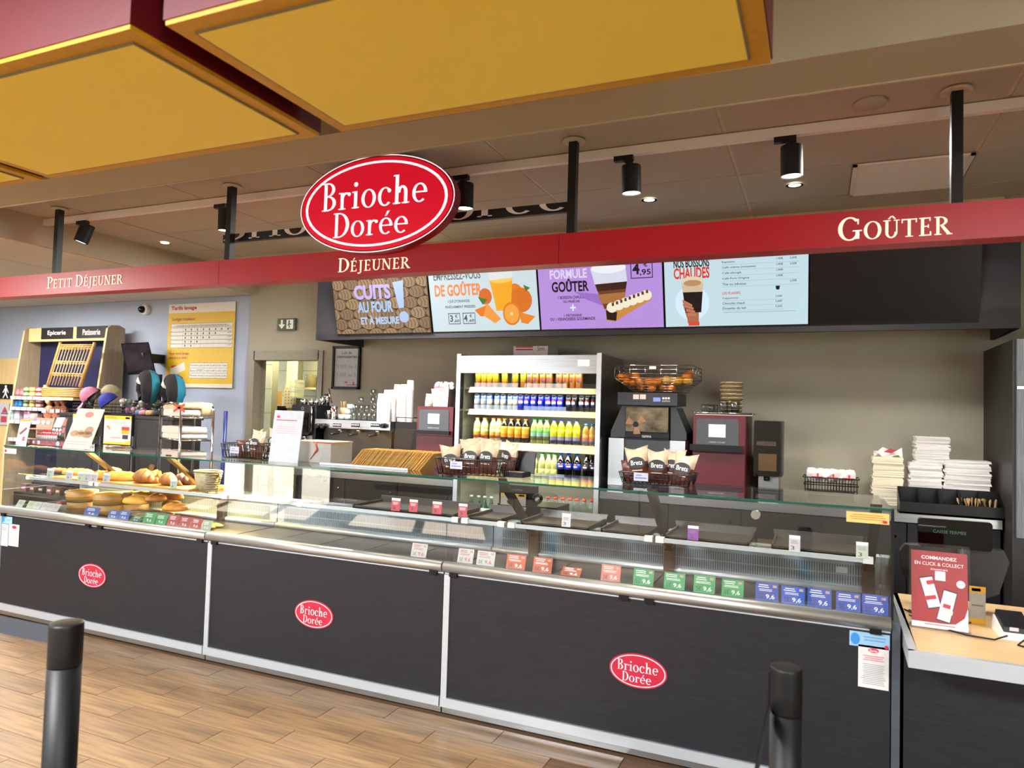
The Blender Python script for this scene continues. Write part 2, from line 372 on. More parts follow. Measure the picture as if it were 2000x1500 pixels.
# shop front behind the viewer: solid wall with three glazed bays, daylight beyond
m_ext = mat('shopfront_wall', '#8f8777', .8, noise=.4)
b = MB().box(-13, 5, -3.15, -3, 2.62, CEIL).box(-7.4, -6.9, -3.15, -3, 0, 2.62).box(-4.6, 2.6, -3.15, -3, 0, 2.62).box(-13, -10, -3.15, -3, 0, 2.62)
struct(b.build('wall_front', m_ext))
for n, (x0, x1, mull) in enumerate(((-10, -7.4, (-9.3, -8.2)), (-6.9, -4.6, (-5.7,)), (2.6, 5, (3.8,)))):
    z0 = 1.15 if n == 1 else 0
    if z0: MB().box(x0, x1, -3.15, -3, 0, z0).build('window_parapet', m_ext, bpy.data.objects['wall_front'])
    wn = struct(MB().box(x0, x1, -3.08, -3.072, z0+.05, 2.6).build('window_%d' % (n+1), glass('shop_window_glass', (.97, .98, .98))))
    for x in mull+(x0+.04, x1-.04): MB().box(x-.05, x+.05, -3.12, -3.02, z0, 2.62).build('mullion', m_blackm, wn)
    MB().box(x0, x1, -3.12, -3.02, 1.02, 1.09).build('transom', m_blackm, wn)
struct(MB().box(-60, 40, -60, -3.15, -.2, -.02).build('ground_outside', mat('pale_concrete', '#a29c90', .9, noise=.5, nscale=(1.2, 1.2, 2), c2='#837d72')))
# ================================================================== the three glazed counter units
m_trim = mat('pale_aluminium_trim', '#c6cdd2', .38, .55, noise=.3, nscale=(2, 2, 60), c2='#b4bbc1')
m_rail = mat('satin_steel_rail', '#d2d1cc', .36, .85, noise=.3, nscale=(3, 60, 60), c2='#c4c3bd')
m_deck = mat('dark_deck_plate', '#2b2725', .33, noise=.8, nscale=(8, 60, 8), c2='#1b1917')
m_perf = mat('pale_blue_steel', '#b9cad3', .45, .2, noise=.3)
m_hole = mat('grille_slot_dark', '#66747b', .7, noise=.2)
m_post = mat('bronze_steel_post', '#7b7565', .25, .9, noise=.5, nscale=(40, 40, 3), c2='#4c483f')
m_logo = mat('logo_red', '#c31d3d', .4, noise=.2)
m_logow = mat('logo_white', '#f3eef0', .5, noise=.15)
TOPZ = 1.243
def logo(name, c, rx, rz, parent, red, wht, y_off=.004, dep=.004, lit=False):
    """red oval plate, white rim line, two rows of serif lettering"""
    c = V(c)
    n = 48
    p = MB().prism([(rx*math.cos(2*PI*i/n), rz*math.sin(2*PI*i/n)) for i in range(n)], c, EX, EZ, NY, dep).build(name, red, parent)
    t = c+NY*(dep+.0012)
    MB().flat(ring(0, 0, rx*.945, rz*.92, rx*.035, rz*.05, n=48), t, EX, EZ).build('rim_line', wht, p)
    b = MB().fit(serif_polys('Brioche'), t+V((-rx*.01, 0, rz*.24)), EX, EZ, rx*1.4, rz*.64)
    b.fit(serif_polys('Dorée'), t+V((-rx*.04, 0, -rz*.41)), EX, EZ, rx*1.0, rz*.56)
    b.build('lettering', wht, p)
    return p
def unit(x0, x1, label, panes, ndeck, posts, shelf):
    t = thing('glazed_display_counter', ((x0+x1)/2, 3.6, 0), label, 'display counter', 'glazed counter units in a row')
    a, c = x0+.004, x1-.004
    MB().box(a, c, 3.39, 4.1, .0, .7).build('cabinet', m_blackm, t)
    MB().box(a, c, 3.345, 3.39, .012, .05).build('skirting', m_steel, t)
    MB().box(a, c, 3.318, 3.39, .052, .099).build('base_trim', m_trim, t)
    MB().box(a+.034, c, 3.33, 3.388, .101, .734).build('front_panel', m_lam, t)
    MB().box(a, a+.034, 3.322, 3.36, .099, .734).build('joint_strip', m_trim, t)
    g = MB()
    for k in range(3): g.box(a, c, 3.328+.003*(k % 2), 3.39, .736+k*.009, .743+k*.009)
    g.build('rail_channel', m_trim, t)
    MB().cyl((a, 3.322, .776), (c, 3.322, .776), .027, n=20).build('front_rail', m_rail, t)
    lg = logo('logo_plate', ((x0+x1)/2-.002, 3.33, .408), .137, .079, t, m_logo, m_logow)
    MB().box(a, c, 3.345, 3.415, .762, .784).build('card_ledge', mat('beige_ledge', '#8d8878', .5, .4, noise=.3), t)
    MB().box(a, c, 3.4, 3.97, .70, .735).build('well', m_blackm, t)
    dw = (c-a)/ndeck
    for k in range(ndeck): MB().box(a+k*dw+.004, a+(k+1)*dw-.004, 3.425, 3.93, .736, .75).build('deck_plate', m_deck, t)
    # rear air grille: sill, slotted face, lip
    gr = MB().box(a, c, 3.935, 3.97, .75, .915).build('rear_grille', m_perf, t)
    ns = int((c-a)/.0125); s = MB()
    for r in range(2):
        for k in range(ns):
            x = a+.06+k*(c-a-.12)/ns; s.face([(x, 3.9335, .79+r*.052), (x+.006, 3.9335, .79+r*.052), (x+.006, 3.9335, .836+r*.052), (x, 3.9335, .836+r*.052)])
    s.build('slots', m_hole, gr)['kind'] = 'stuff'
    MB().box(a, c, 3.905, 3.99, .916, .945).build('rear_sill', m_perf, t)
    MB().cyl((a, 3.925, .765), (c, 3.925, .765), .017, n=10).build('grille_lip', m_trim, t)
    for p0, p1 in zip(panes[:-1], panes[1:]):
        MB().box(p0+.0025, p1-.0025, 3.338, 3.345, .79, 1.234).build('front_glass', m_glass, t)
        gt = MB().box(p0+.002, p1-.002, 3.335, 3.915, 1.235, TOPZ).build('top_glass', m_glass, t)
        MB().box(p0+.002, p1-.002, 3.329, 3.334, 1.2345, TOPZ+.0005).build('green_edge', m_gedge, gt)
        MB().box(p0+.03, p1-.03, 3.372, 3.377, .785, .884).build('card_screen', m_acryl, t)
        for x in (p0+.06, p1-.06): MB().box(x-.022, x+.022, 3.312, 3.345, .728, .752).build('clamp', m_black, t)
    for x in posts:
        k = MB().obox((x, 3.655, 1.06), EX, V((0, .8, -.6)), V((0, .6, .8)), .045, .6, .022)
        k.box(x-.028, x+.028, 3.885, 3.93, .752, .9)
        k.build('shelf_post', m_post, t)
    for s0, s1 in shelf:
        MB().box(s0, s1, 3.5, 3.86, .992, .999).build('glass_shelf', m_glass, t)
        MB().box(s0, s1, 3.49, 3.503, .984, 1.004).build('shelf_rail', m_trim, t)
        for x in (s0+.02, s1-.02): MB().box(x-.02, x+.02, 3.484, 3.51, .982, 1.01).build('shelf_clip', m_white, t)
    return t
X0, X1, X2, X3 = -5.54, -3.476, -1.808, .28
UA = unit(X0, X1, 'left glazed counter unit filled with breads and pastries', (X0, -4.506, X1), 4, (-4.76, -3.96), ((X0+.03, -4.77), (-4.75, -3.5)))
UB = unit(X1, X2, 'middle glazed counter unit, its display well empty', (X1, X2), 5, (), ((-2.93, X2-.01),))
UC = unit(X2, X3, 'right glazed counter unit with coloured price cards along its rail', (X2, -.779, X3), 4, (-1.53, -.74, .225), ((X2+.01, -1.54), (-1.52, -.745), (-.73, .22)))
MB().box(X3-.004, X3+.003, 3.34, 3.92, .785, 1.234).build('end_glass', m_glass, UC)
MB().box(X3-.004, X3+.006, 3.332, 3.348, .79, TOPZ).build('end_seal', m_black, UC)
MB().box(X3, X3+.03, 3.32, 4.05, 0, .785).build('end_panel', mat('blue_grey_steel', '#5d666f', .4, .5, noise=.4, nscale=(3, 3, 20)), UC)
MB().box(X0-.004, X0+.003, 3.34, 3.92, .785, 1.234).build('end_glass', m_glass, UA)
MB().box(X0-.03, X0, 3.33, 4.05, 0, .785).build('end_panel', MATS['blue_grey_steel'], UA)
for x, z in ((.105, .83), (.105, .855)): MB().box(x-.025, x+.03, 3.925, 3.934, .846, .876).build('thermometer', [m_white], UC) if z == .83 else None
for x in (-5.02, -3.98):          # warm lamps under the top glass over the breads
    MB().box(x-.42, x+.42, 3.83, 3.86, 1.2, 1.225).build('lamp_housing', m_trim, UA)
    l = bpy.data.lights.new('bread_lamp', 'AREA'); l.shape = 'RECTANGLE'; l.size = .8; l.size_y = .03; l.energy = 26; l.color = (1, .68, .24)
    lo = bpy.data.objects.new('bread_lamp', l); col.objects.link(lo); lo.location = (x, 3.8, 1.205); lo.rotation_euler = (math.radians(-20), 0, 0)
    MB().box(x-.4, x+.4, 3.845, 3.86, .965, .985).build('lamp_housing', m_trim, UA)  # unseen housing, added along with the deck fill
    l = bpy.data.lights.new('deck_fill_light', 'AREA'); l.shape = 'RECTANGLE'; l.size = .75; l.size_y = .02; l.energy = 7; l.color = (1, .72, .3)  # added fill under the shelf, brightens the shaded lower deck
    lo = bpy.data.objects.new('deck_fill_light', l); col.objects.link(lo); lo.location = (x, 3.83, .962); lo.rotation_euler = (math.radians(-25), 0, 0)
# locks / sliding-door knobs seen under the top glass
for px_, py_ in ((95, 895), (298, 913)):
    c = at(px_, py_, 3.9); MB().cyl(c+V((0, -.012, 0)), c+V((0, .012, 0)), .026, n=16).build('lock', m_black, UA)
c = at(628, 934, 3.86); MB().cyl(c+V((0, -.02, 0)), c+V((0, .02, 0)), .026, n=16).build('lock', m_black, UB)
c = at(1476, 1005, 3.95); MB().cyl(c+V((0, -.012, 0)), c+V((0, .012, 0)), .024, n=16).build('lock', m_chrome, UC)
# stickers on the fronts
def sheet(name, box, Y, label, cat, bg, prints, group=None, tilt=0, thick=.0015, base=None):
    """a flat printed card standing or stuck at depth Y; prints: list of (kind, u0, v0, u1, v1, colour, text) in card fractions, v down"""
    xa, xb, za, zb = span(*box, Y); wd, ht = xb-xa, zb-za
    if base is not None: za = base
    uy = V((0, math.sin(tilt), math.cos(tilt))); un = V((0, -math.cos(tilt), math.sin(tilt)))
    o = V(((xa+xb)/2, Y, za)); cen = o+uy*ht/2
    ob = MB().obox(cen, EX, uy, un, wd, ht, thick).build(name, mat('card_'+bg.strip('#'), bg, .5, noise=.15), None, loc=o)
    inks, mb = {}, MB()
    for k, u0, v0, u1, v1, cc, *tx in prints:
        mi = inks.setdefault(cc, len(inks)); c = o+EX*((u0+u1)/2-.5)*wd+uy*(1-(v0+v1)/2)*ht+un*(thick*.5+.0006)
        if k == 'r': mb.rect(c, EX, uy, (u1-u0)*wd, (v1-v0)*ht, mi)
        elif k == 'o': mb.oval(c+un*.0003, EX, uy, (u1-u0)*wd/2, (v1-v0)*ht/2, mi)
        elif k == 't': mb.text(tx[0], c+un*.0004, EX, uy, (u1-u0)*wd, (v1-v0)*ht, mi, bold=tx[1] if len(tx) > 1 else 0)
        elif k == 'l':      # lines of tiny print
            for q in range(tx[0]): mb.rect(c+uy*((v1-v0)*ht*(.5-(q+.5)/tx[0])), EX, uy, (u1-u0)*wd*R.uniform(.75, 1), (v1-v0)*ht/tx[0]*.38, mi)
        elif k == 'p': mb.flat([[((x-.5)*(u1-u0)*wd, (.5-y)*(v1-v0)*ht) for x, y in tx[0]]], c+un*.0002, EX, uy, mi)
    if prints: mb.build('print', [ink(k) for k in inks], ob)
    if label: tag(ob, label, cat, group)
    return ob
sheet('sticker', (1659, 1236, 1738, 1265), 3.327, 'pale blue sticker with a white snowflake below the rail at the cash till end', 'sticker', '#9cc9ea',
      [('o', .03, .1, .26, .9, '#2f7fc4'), ('r', .07, .47, .22, .53, '#ffffff'), ('r', .138, .2, .152, .8, '#ffffff'), ('p', .08, .22, .21, .78, '#ffffff', [(0, .1), (.1, 0), (1, .9), (.9, 1)]), ('p', .08, .22, .21, .78, '#ffffff', [(.9, 0), (1, .1), (.1, 1), (0, .9)]), ('l', .3, .2, .95, .6, '#5d8fb8', 2), ('o', .87, .7, .97, .95, '#c31d3d')])
sheet('notice', (1676, 1262, 1736, 1345), 3.327, 'white printed notice stuck to the counter front below the snowflake sticker', 'notice', '#e8e6e4',
      [('o', .33, .05, .67, .16, '#c31d3d'), ('t', .38, .08, .62, .14, '#ffffff', 'Dorée'), ('l', .12, .22, .88, .36, '#c9505c', 3), ('l', .08, .42, .92, .92, '#8f8f8f', 12)])
sheet('sticker', (-8, 1008, 24, 1022), 3.327, 'pale blue snowflake sticker at the far left end of the counter', 'sticker', '#9cc9ea', [('o', .25, .1, .55, .9, '#2f7fc4'), ('l', .6, .3, .95, .6, '#5d8fb8', 2)])
sheet('notice', (-14, 1022, 16, 1065), 3.327, 'left of two white notices at the left end of the counter front', 'notice', '#dfe0e2', [('l', .4, .15, .9, .3, '#777777', 2), ('l', .3, .45, .9, .8, '#a0a0a0', 5)])
sheet('notice', (17, 1024, 37, 1067), 3.327, 'right of two white notices, with a small red logo, at the counter left end', 'notice', '#e3e2e2', [('o', .3, .06, .75, .2, '#c31d3d'), ('l', .12, .3, .9, .9, '#a0a0a0', 9)])
sheet('sticker', (1653, 1001, 1737, 1022), 3.336, 'yellow sticker inside the glass at the right counter corner', 'sticker', '#ead57a', [('l', .05, .15, .95, .75, '#c2793a', 3), ('o', .84, .65, .96, .93, '#c31d3d')])
sheet('sticker', (8, 876, 32, 886), 3.336, 'small white sticker at the upper left corner of the glass', 'sticker', '#e6e2dc', [('o', .06, .2, .25, .8, '#c31d3d')])
# price cards along the front ledge
CARD = [((893, 1073, 923, 1101), '#d9d6d0', 'white price card nearest the middle unit in the right counter'), ((930, 1078, 965, 1106), '#d7dad0', 'second white price card, next to the first orange card'),
        ((988, 1085, 1025, 1114), '#d9531e', 'first orange price card from the left in the right counter'), ((1040, 1091, 1077, 1121), '#d4511f', 'second orange price card from the left in the right counter'),
        ((1094, 1104, 1132, 1128), '#a8401a', 'dark orange price card leaning back, third of the orange ones'), ((1173, 1107, 1211, 1139), '#e07a66', 'salmon pink price card between the orange and green cards'),
        ((1236, 1116, 1276, 1148), '#2f9a57', 'first green price card from the left, behind the glass joint'), ((1296, 1124, 1337, 1156), '#34a45f', 'second green price card from the left'),
        ((1354, 1131, 1396, 1165), '#34a45f', 'third green price card from the left'), ((1409, 1139, 1452, 1172), '#36a863', 'last green price card beside the first blue one'),
        ((1475, 1147, 1520, 1182), '#1f49b4', 'first blue price card beside the last green one'), ((1526, 1156, 1572, 1190), '#2459c8', 'second blue price card from the left in the right counter'),
        ((1577, 1160, 1624, 1197), '#1f4cbd', 'third, middle one of the five blue price cards'), ((1633, 1168, 1681, 1204), '#2150c2', 'fourth blue price card from the left in the right counter'),
        ((1684, 1175, 1735, 1213), '#2150c2', 'last blue price card at the right end of the glass'), ((802, 1063, 832, 1090), '#d6d4ce', 'single white price card in the empty middle counter')]
for bx, cc, lb in CARD:
    light = cc in ('#d9d6d0', '#d7dad0', '#d6d4ce'); fg = '#b9404a' if light else '#f2f2f2'
    n = lb.count('leaning')
    sheet('price_card', bx, 3.405, lb, 'price card', cc, [('l', .08, .08, .62, .3, fg, 2), ('l', .08, .33, .8, .48, fg, 2), ('t', .12, .62, .36, .9, '#20262c' if not light else '#55585c', '5€'), ('t', .46, .62, .84, .9, fg, '9,6', .01), ('r', .75, .1, .92, .24, '#b89c84')],
          'price cards along the front ledge', tilt=.95 if n else .28, base=.786)
CARDL = [((163, 991, 191, 1009), '#2a52a6', 'blue price card in front of the round wooden boxes'), ((210, 998, 230, 1015), '#2a52a6', 'second blue price card, left of the wicker tray'), ((231, 998, 250, 1017), '#2d57b0', 'third blue price card, beside the dark green one'),
         ((251, 1004, 273, 1020), '#1d6b4c', 'dark green price card leaning flat beside the blue ones'), ((278, 1005, 301, 1027), '#2f9a57', 'left of two bright green cards in the bread counter'), ((302, 1007, 323, 1028), '#2f9a57', 'right of two bright green cards in the bread counter'),
         ((325, 1010, 346, 1033), '#b23a3c', 'first red price card in the bread counter'), ((348, 1012, 369, 1034), '#b23a3c', 'middle red price card in the bread counter'), ((370, 1014, 391, 1036), '#b23a3c', 'last red price card in the bread counter'), ((392, 1017, 411, 1037), '#b3bda4', 'pale green price card at the joint of the left and middle counters')]
for bx, cc, lb in CARDL:
    sheet('price_card', bx, 3.405, lb, 'price card', cc, [('l', .1, .12, .7, .45, '#e8ecef', 3), ('t', .3, .6, .7, .88, '#e8ecef', '9,6')], 'price cards along the front ledge', tilt=.35 if 'flat' not in lb else 1.0, base=.786)
ORD = ('first', 'second', 'third', 'fourth', 'fifth', 'sixth')
for k, (x, cc) in enumerate(((36, '#b9bcb3'), (56, '#b7c4a4'), (69, '#c3c2bf'), (83, '#c2bdbd'), (94, '#c4b8b8'), (105, '#bdb0b2'))):
    sheet('price_card', (x-6, 979+k*2.2, x+7, 994+k*2.4), 3.405, ORD[k]+' of six small pale cards at the far left ledge', 'price card', cc, [('l', .2, .15, .8, .6, '#8f8a88', 3)], 'price cards along the front ledge', tilt=.5, base=.786)
# tags clipped to the shelf rail
TAGS = [((764, 973, 781, 998), '#d3485b', 'leftmost of four red price tags on the shelf rail'), ((799, 976, 815, 1000), '#d3485b', 'second of four red price tags on the shelf rail'), ((844, 980, 862, 1004), '#d3485b', 'third of four red price tags on the shelf rail'), ((895, 984, 912, 1009), '#d3485b', 'fourth red price tag, right of the glass joint'),
        ((1097, 1003, 1114, 1029), '#dcdfe2', 'white price tag between two brown trays'), ((1343, 1027, 1364, 1055), '#9440ab', 'purple price tag on the shelf rail'), ((1541, 1046, 1563, 1078), '#dddbe0', 'white price tag in front of the long brown tray'), ((1672, 1059, 1696, 1091), '#d3dccb', 'pale green price tag at the right end of the shelf rail'), ((557, 955, 571, 975), '#c9d3dc', 'bluish price tag alone on the left end of the middle shelf')]
TAGS += [((91+dx, 915+dy, 104+dx, 933+dy), c_, l_) for dx, dy, c_, l_ in ((0, 0, '#b6c6bb', 'leftmost tag on the bread shelf'), (37, 4, '#b4bec8', 'second tag from the left on the bread shelf'), (60, 6, '#b9c9ae', 'pale green tag under the bread rolls'), (73, 7, '#bcc0c9', 'fourth tag from the left on the bread shelf'), (86, 8, '#c4bfbf', 'fifth tag from the left, beside the glass joint'), (110, 9, '#b7c0ca', 'tag right of the glass joint under the loaves'), (241, 21, '#b7c8bd', 'tag on the shelf edge under the croissants'))]
for bx, cc, lb in TAGS:
    sheet('shelf_tag', bx, 3.482, lb, 'price tag', cc, [('r', 0, 0, 1, .2, '#e9e4e6'), ('l', .12, .28, .8, .52, '#8c6f78' if cc != '#d3485b' else '#f3dfe2', 3), ('t', .15, .64, .5, .88, '#3a3f46', '3')], 'tags on the shelf rail', tilt=.1)
# brown trays on the upper shelves
m_tray = mat('brown_tray', '#3b332d', .35, noise=.7, nscale=(60, 6, 6), c2='#2a241f')
def tray(x0, x1, y0, y1, z, label):
    o = V(((x0+x1)/2, (y0+y1)/2, z)); b = MB().box(x0, x1, y0, y1, z, z+.006)
    b.hexa([(x0, y1-.012, z), (x1, y1-.012, z), (x1, y1, z), (x0, y1, z), (x0-.01, y1, z+.045), (x1+.01, y1, z+.045), (x1+.01, y1+.012, z+.045), (x0-.01, y1+.012, z+.045)])
    b.box(x0, x1, y0, y0+.008, z, z+.016).box(x0, x0+.008, y0, y1, z, z+.022).box(x1-.008, x1, y0, y1, z, z+.022)
    return tag(b.build('serving_tray', m_tray, loc=o), label, 'tray', 'brown trays on the counter shelf')
tray(-2.55, -1.86, 3.53, 3.84, 1.0, 'brown tray on the shelf of the middle counter, under the chips basket')
tray(-1.78, -1.57, 3.53, 3.84, 1.0, 'short brown tray on the shelf right of the glass joint')
tray(-1.46, -1.08, 3.53, 3.84, 1.0, 'brown tray on the shelf in front of the small till')
tray(-1.02, -.77, 3.53, 3.84, 1.0, 'brown tray on the shelf left of the slanted post')
tray(-.69, -.3, 3.53, 3.84, 1.0, 'brown tray on the shelf behind the purple price tag')
tray(-.2, .19, 3.53, 3.84, 1.0, 'brown tray on the shelf at the right end of the counter')
# ================================================================== overhead: header beam, oval sign, track, light boxes
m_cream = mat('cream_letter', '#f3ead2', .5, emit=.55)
hb = thing('header_beam', (-2, 3.4, 2.35), 'long red header beam hung on black posts over the counter', 'header beam')
BZ0, BZ1 = 2.35, 2.502
segs = [-6.2, -3.492, -1.215, 1.9]
for a, c in zip(segs[:-1], segs[1:]): MB().box(a+.0015, c-.0015, YF, YF+.11, BZ0, BZ1).build('panel', m_red, hb)
for px_, py_, n in ((104, 398, 1), (442, 355, 2), (1115, 265, 3), (1873, 150, 4)):
    x = at(px_, py_, YF).x
    p = MB().box(x-.021, x+.021, YF+.03, YF+.072, BZ1, CEIL-.01).build('post', m_blackm, hb)
    MB().cyl((x, YF+.05, CEIL-.02), (x, YF+.05, CEIL-.009), .058, n=20).build('flange', m_grid, p)
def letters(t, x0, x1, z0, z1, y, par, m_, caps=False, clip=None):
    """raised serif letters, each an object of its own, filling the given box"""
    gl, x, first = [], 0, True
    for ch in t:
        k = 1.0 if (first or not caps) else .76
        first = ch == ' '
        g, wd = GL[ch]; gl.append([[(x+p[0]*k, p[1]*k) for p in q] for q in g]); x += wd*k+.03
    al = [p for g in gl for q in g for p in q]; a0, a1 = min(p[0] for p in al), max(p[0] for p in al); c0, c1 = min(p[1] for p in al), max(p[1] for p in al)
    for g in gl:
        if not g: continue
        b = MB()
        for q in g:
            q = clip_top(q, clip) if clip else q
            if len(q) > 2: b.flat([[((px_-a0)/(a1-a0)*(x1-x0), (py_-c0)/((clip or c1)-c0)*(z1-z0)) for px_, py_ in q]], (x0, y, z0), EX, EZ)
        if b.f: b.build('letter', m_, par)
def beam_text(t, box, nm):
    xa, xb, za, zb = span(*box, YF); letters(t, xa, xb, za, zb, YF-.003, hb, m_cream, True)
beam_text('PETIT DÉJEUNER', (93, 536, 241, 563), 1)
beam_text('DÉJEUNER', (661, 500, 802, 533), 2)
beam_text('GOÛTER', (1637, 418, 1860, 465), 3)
xa, xb, za, zb = span(588, 303, 888, 492, 3.25)
osg = thing('oval_sign', ((xa+xb)/2, 3.27, za), 'large lit red oval sign with white serif lettering on the header beam', 'sign')
m_oval = mat('lit_sign_red', '#cf0f2c', .35, emit=.5); m_ovw = mat('lit_sign_white', '#fbe3ea', .4, emit=.85); m_rim = mat('dark_red_rim', '#98122a', .4, noise=.2)
n = 64; c0 = V(((xa+xb)/2, 3.315, (za+zb)/2)); rx, rz = (xb-xa)/2, (zb-za)/2
MB().prism([(rx*math.cos(2*PI*i/n), rz*math.sin(2*PI*i/n)) for i in range(n)], c0, EX, EZ, NY, .065).build('case', m_rim, osg)
MB().flat(ring(0, 0, rx, rz, rx*.012, rz*.02, n=64), c0+NY*.066, EX, EZ).build('outer_rim', m_ovw, osg)
lg = logo('face', c0+NY*.062, rx*.975, rz*.955, osg, m_oval, m_ovw, dep=.006)
# black crossbar between two posts carrying the lower halves of old white letters
xa, xb = at(425, 470, 3.4).x, at(1115, 398, 3.4).x; zc = at(540, 454, 3.4).z
cb = thing('crossbar', ((xa+xb)/2, 3.43, zc), 'black crossbar with cut-off white letters behind the oval sign', 'bar')
MB().box(xa, xb, 3.443, 3.47, zc-.022, zc+.03).build('bar', m_blackm, cb)
letters('Brioche Dorée', xa+.01, xb-.02, zc-.014, zc+.03, 3.4405, cb, m_white, clip=.27)
# lighting track with five spotlights
trk = tag(MB().box(at(87, 430, 3.56).x, 3.2, 3.54, 3.575, 2.945, 2.99).build('lighting_track', m_white, loc=(-1, 3.55, 2.95)), 'long white lighting track fixed under the ceiling tiles', 'light track')
m_lens = mat('lamp_lens', '#fff0d2', .3, emit=7)
def spot(px_, py_, hx, hy, k):
    mt = at(px_, py_, 3.555); mt.z = 2.943; h = at(hx, hy, 3.6)
    t = thing('track_spotlight', mt, ('leftmost track spotlight near the shop ceiling', 'track spotlight partly behind the second black post', 'track spotlight just right of the oval sign', 'track spotlight between the third and fourth posts, further left', 'track spotlight nearest the fourth post, above the word on the right')[k], 'spotlight', 'track spotlights')
    MB().box(mt.x-.06, mt.x+.04, mt.y-.016, mt.y+.016, 2.918, 2.944).build('adapter', m_blackm, t)
    d = V((h.x-mt.x, 0.03, -1)); d.x = max(-.35, min(.35, d.x*1.2)); d.normalize()
    if k == 0: d = V((-.25, -.2, -1)).normalized()
    top = h-d*.07; bot = h+d*.075
    MB().cyl(V((mt.x, mt.y, 2.92)), top+V((0, 0, .02)), .012).build('joint', m_blackm, t)
    body = MB().cyl(top, bot, .05, n=24, caps=False).cyl(top+d*.001, top-d*.002, .0495, n=24).build('housing', m_blackm, t)
    MB().cyl(bot-d*.012, bot-d*.006, .046, n=24).build('lens', m_lens, t)
    l = bpy.data.lights.new('spot_lamp', 'SPOT'); l.energy = 55; l.spot_size = 1.5; l.spot_blend = .7; l.color = (1, .88, .7); l.shadow_soft_size = .04
    lo = bpy.data.objects.new('spot_lamp', l); col.objects.link(lo); lo.location = bot+d*.01; lo.rotation_euler = d.to_track_quat('-Z', 'Y').to_euler()
for k, a in enumerate(((163, 427, 165, 456), (434, 399, 441, 430), (903, 350, 908, 383), (1222, 312, 1233, 351), (1538, 270, 1546, 315))): spot(*a, k)
# recessed downlights
for k, (x, y) in enumerate(((322, 475), (1268, 391), (1552, 362))):
    p = atz(x, y, CEIL-.012)
    t = thing('downlight', p, ('small recessed downlight at the left above the breakfast lettering', 'small recessed downlight in the middle of the tiled ceiling', 'small recessed downlight below the rightmost spotlight')[k], 'downlight', 'recessed downlights')
    MB().flat(ring(0, 0, .05, .05, .014, .014), p, EX, V((0, 1, 0))).build('bezel', m_chrome, t)
    MB().oval(p+V((0, 0, .001)), EX, V((0, 1, 0)), .034, .034).build('lens', m_lens, t)
    l = bpy.data.lights.new('downlight_lamp', 'SPOT'); l.energy = 45; l.spot_size = 2.0; l.spot_blend = .6; l.color = (1, .86, .64); l.shadow_soft_size = .04
    lo = bpy.data.objects.new('downlight_lamp', l); col.objects.link(lo); lo.location = p-V((0, 0, .02))
# ventilation grille in the ceiling
vt = thing('ceiling_vent', (.437, 4.48, 2.98), 'square pale ventilation grille set in the ceiling', 'vent')
MB().box(.15, .716, 4.203, 4.772, 2.992, 2.9995).build('backing', mat('vent_grey', '#8c8672', .6, noise=.2), vt)
fr = MB()
for a in ((.15, .716, 4.203, 4.225), (.15, .716, 4.75, 4.772), (.15, .172, 4.203, 4.772), (.694, .716, 4.203, 4.772)): fr.box(*a, 2.982, 2.992)
fr.build('frame', m_white, vt)
v0 = None
for k in range(34):
    y = 4.232+k*.0154
    if v0 is None: v0 = o = MB().box(.172, .694, y, y+.008, 2.985, 2.992).build('slat', m_white, vt)
    else: o = v0.copy(); col.objects.link(o); o.location = (0, k*.0154, 0)
p = atz(1700, 203, CEIL-.012); tag(MB().lathe([(.07, .012), (.066, 0), (.0, 0)], p-V((0, 0, .004)), 24).build('round_ceiling_plate', m_ceil, loc=p), 'round cover plate on the ceiling tile left of the fourth post', 'cover plate')
# red light boxes with yellow undersides close above the viewer
m_boxr = mat('red_box_side', '#6c0c1a', .5, noise=.3); m_amber = mat('amber_border', '#e6ad0e', .5, noise=.2); m_yel = mat('yellow_panel_glow', '#e4c548', .55, noise=.3, nscale=(3, 3, 3), c2='#dcba3c', emit=.12)  # yellow panel is unlit; faint emission painted in to brighten its underside
for k, (a, c) in enumerate(((-4.36, -2.955), (-2.905, -1.54), (-1.452, -.12))):
    y0, y1 = (1.16, 1.875) if k < 2 else (1.18, 1.87)
    t = thing('light_box', ((a+c)/2, 1.5, 2.5), ('small corner of the leftmost red and yellow hanging box', 'middle hanging box with yellow underside and red sides', 'large hanging box with yellow underside at the top centre')[k], 'light box', 'red and yellow hanging boxes')
    MB().box(a, c, y0, y1, 2.512, 2.95).build('case', m_boxr, t)
    MB().box(a+.004, c-.004, y0+.004, y1-.004, 2.5, 2.512).build('border', m_amber, t)
    i = .055
    MB().box(a+i, c-i, y0+i, y1-i, 2.494, 2.5).build('panel', m_yel, t)
    g = MB()
    for q in ((a+i-.006, c-i+.006, y0+i-.006, y0+i), (a+i-.006, c-i+.006, y1-i, y1-i+.006), (a+i-.006, a+i, y0+i, y1-i), (c-i, c-i+.006, y0+i, y1-i)): g.box(*q, 2.495, 2.4995)
    g.build('groove', mat('groove_grey', '#8d8468', .6, noise=.2), t)
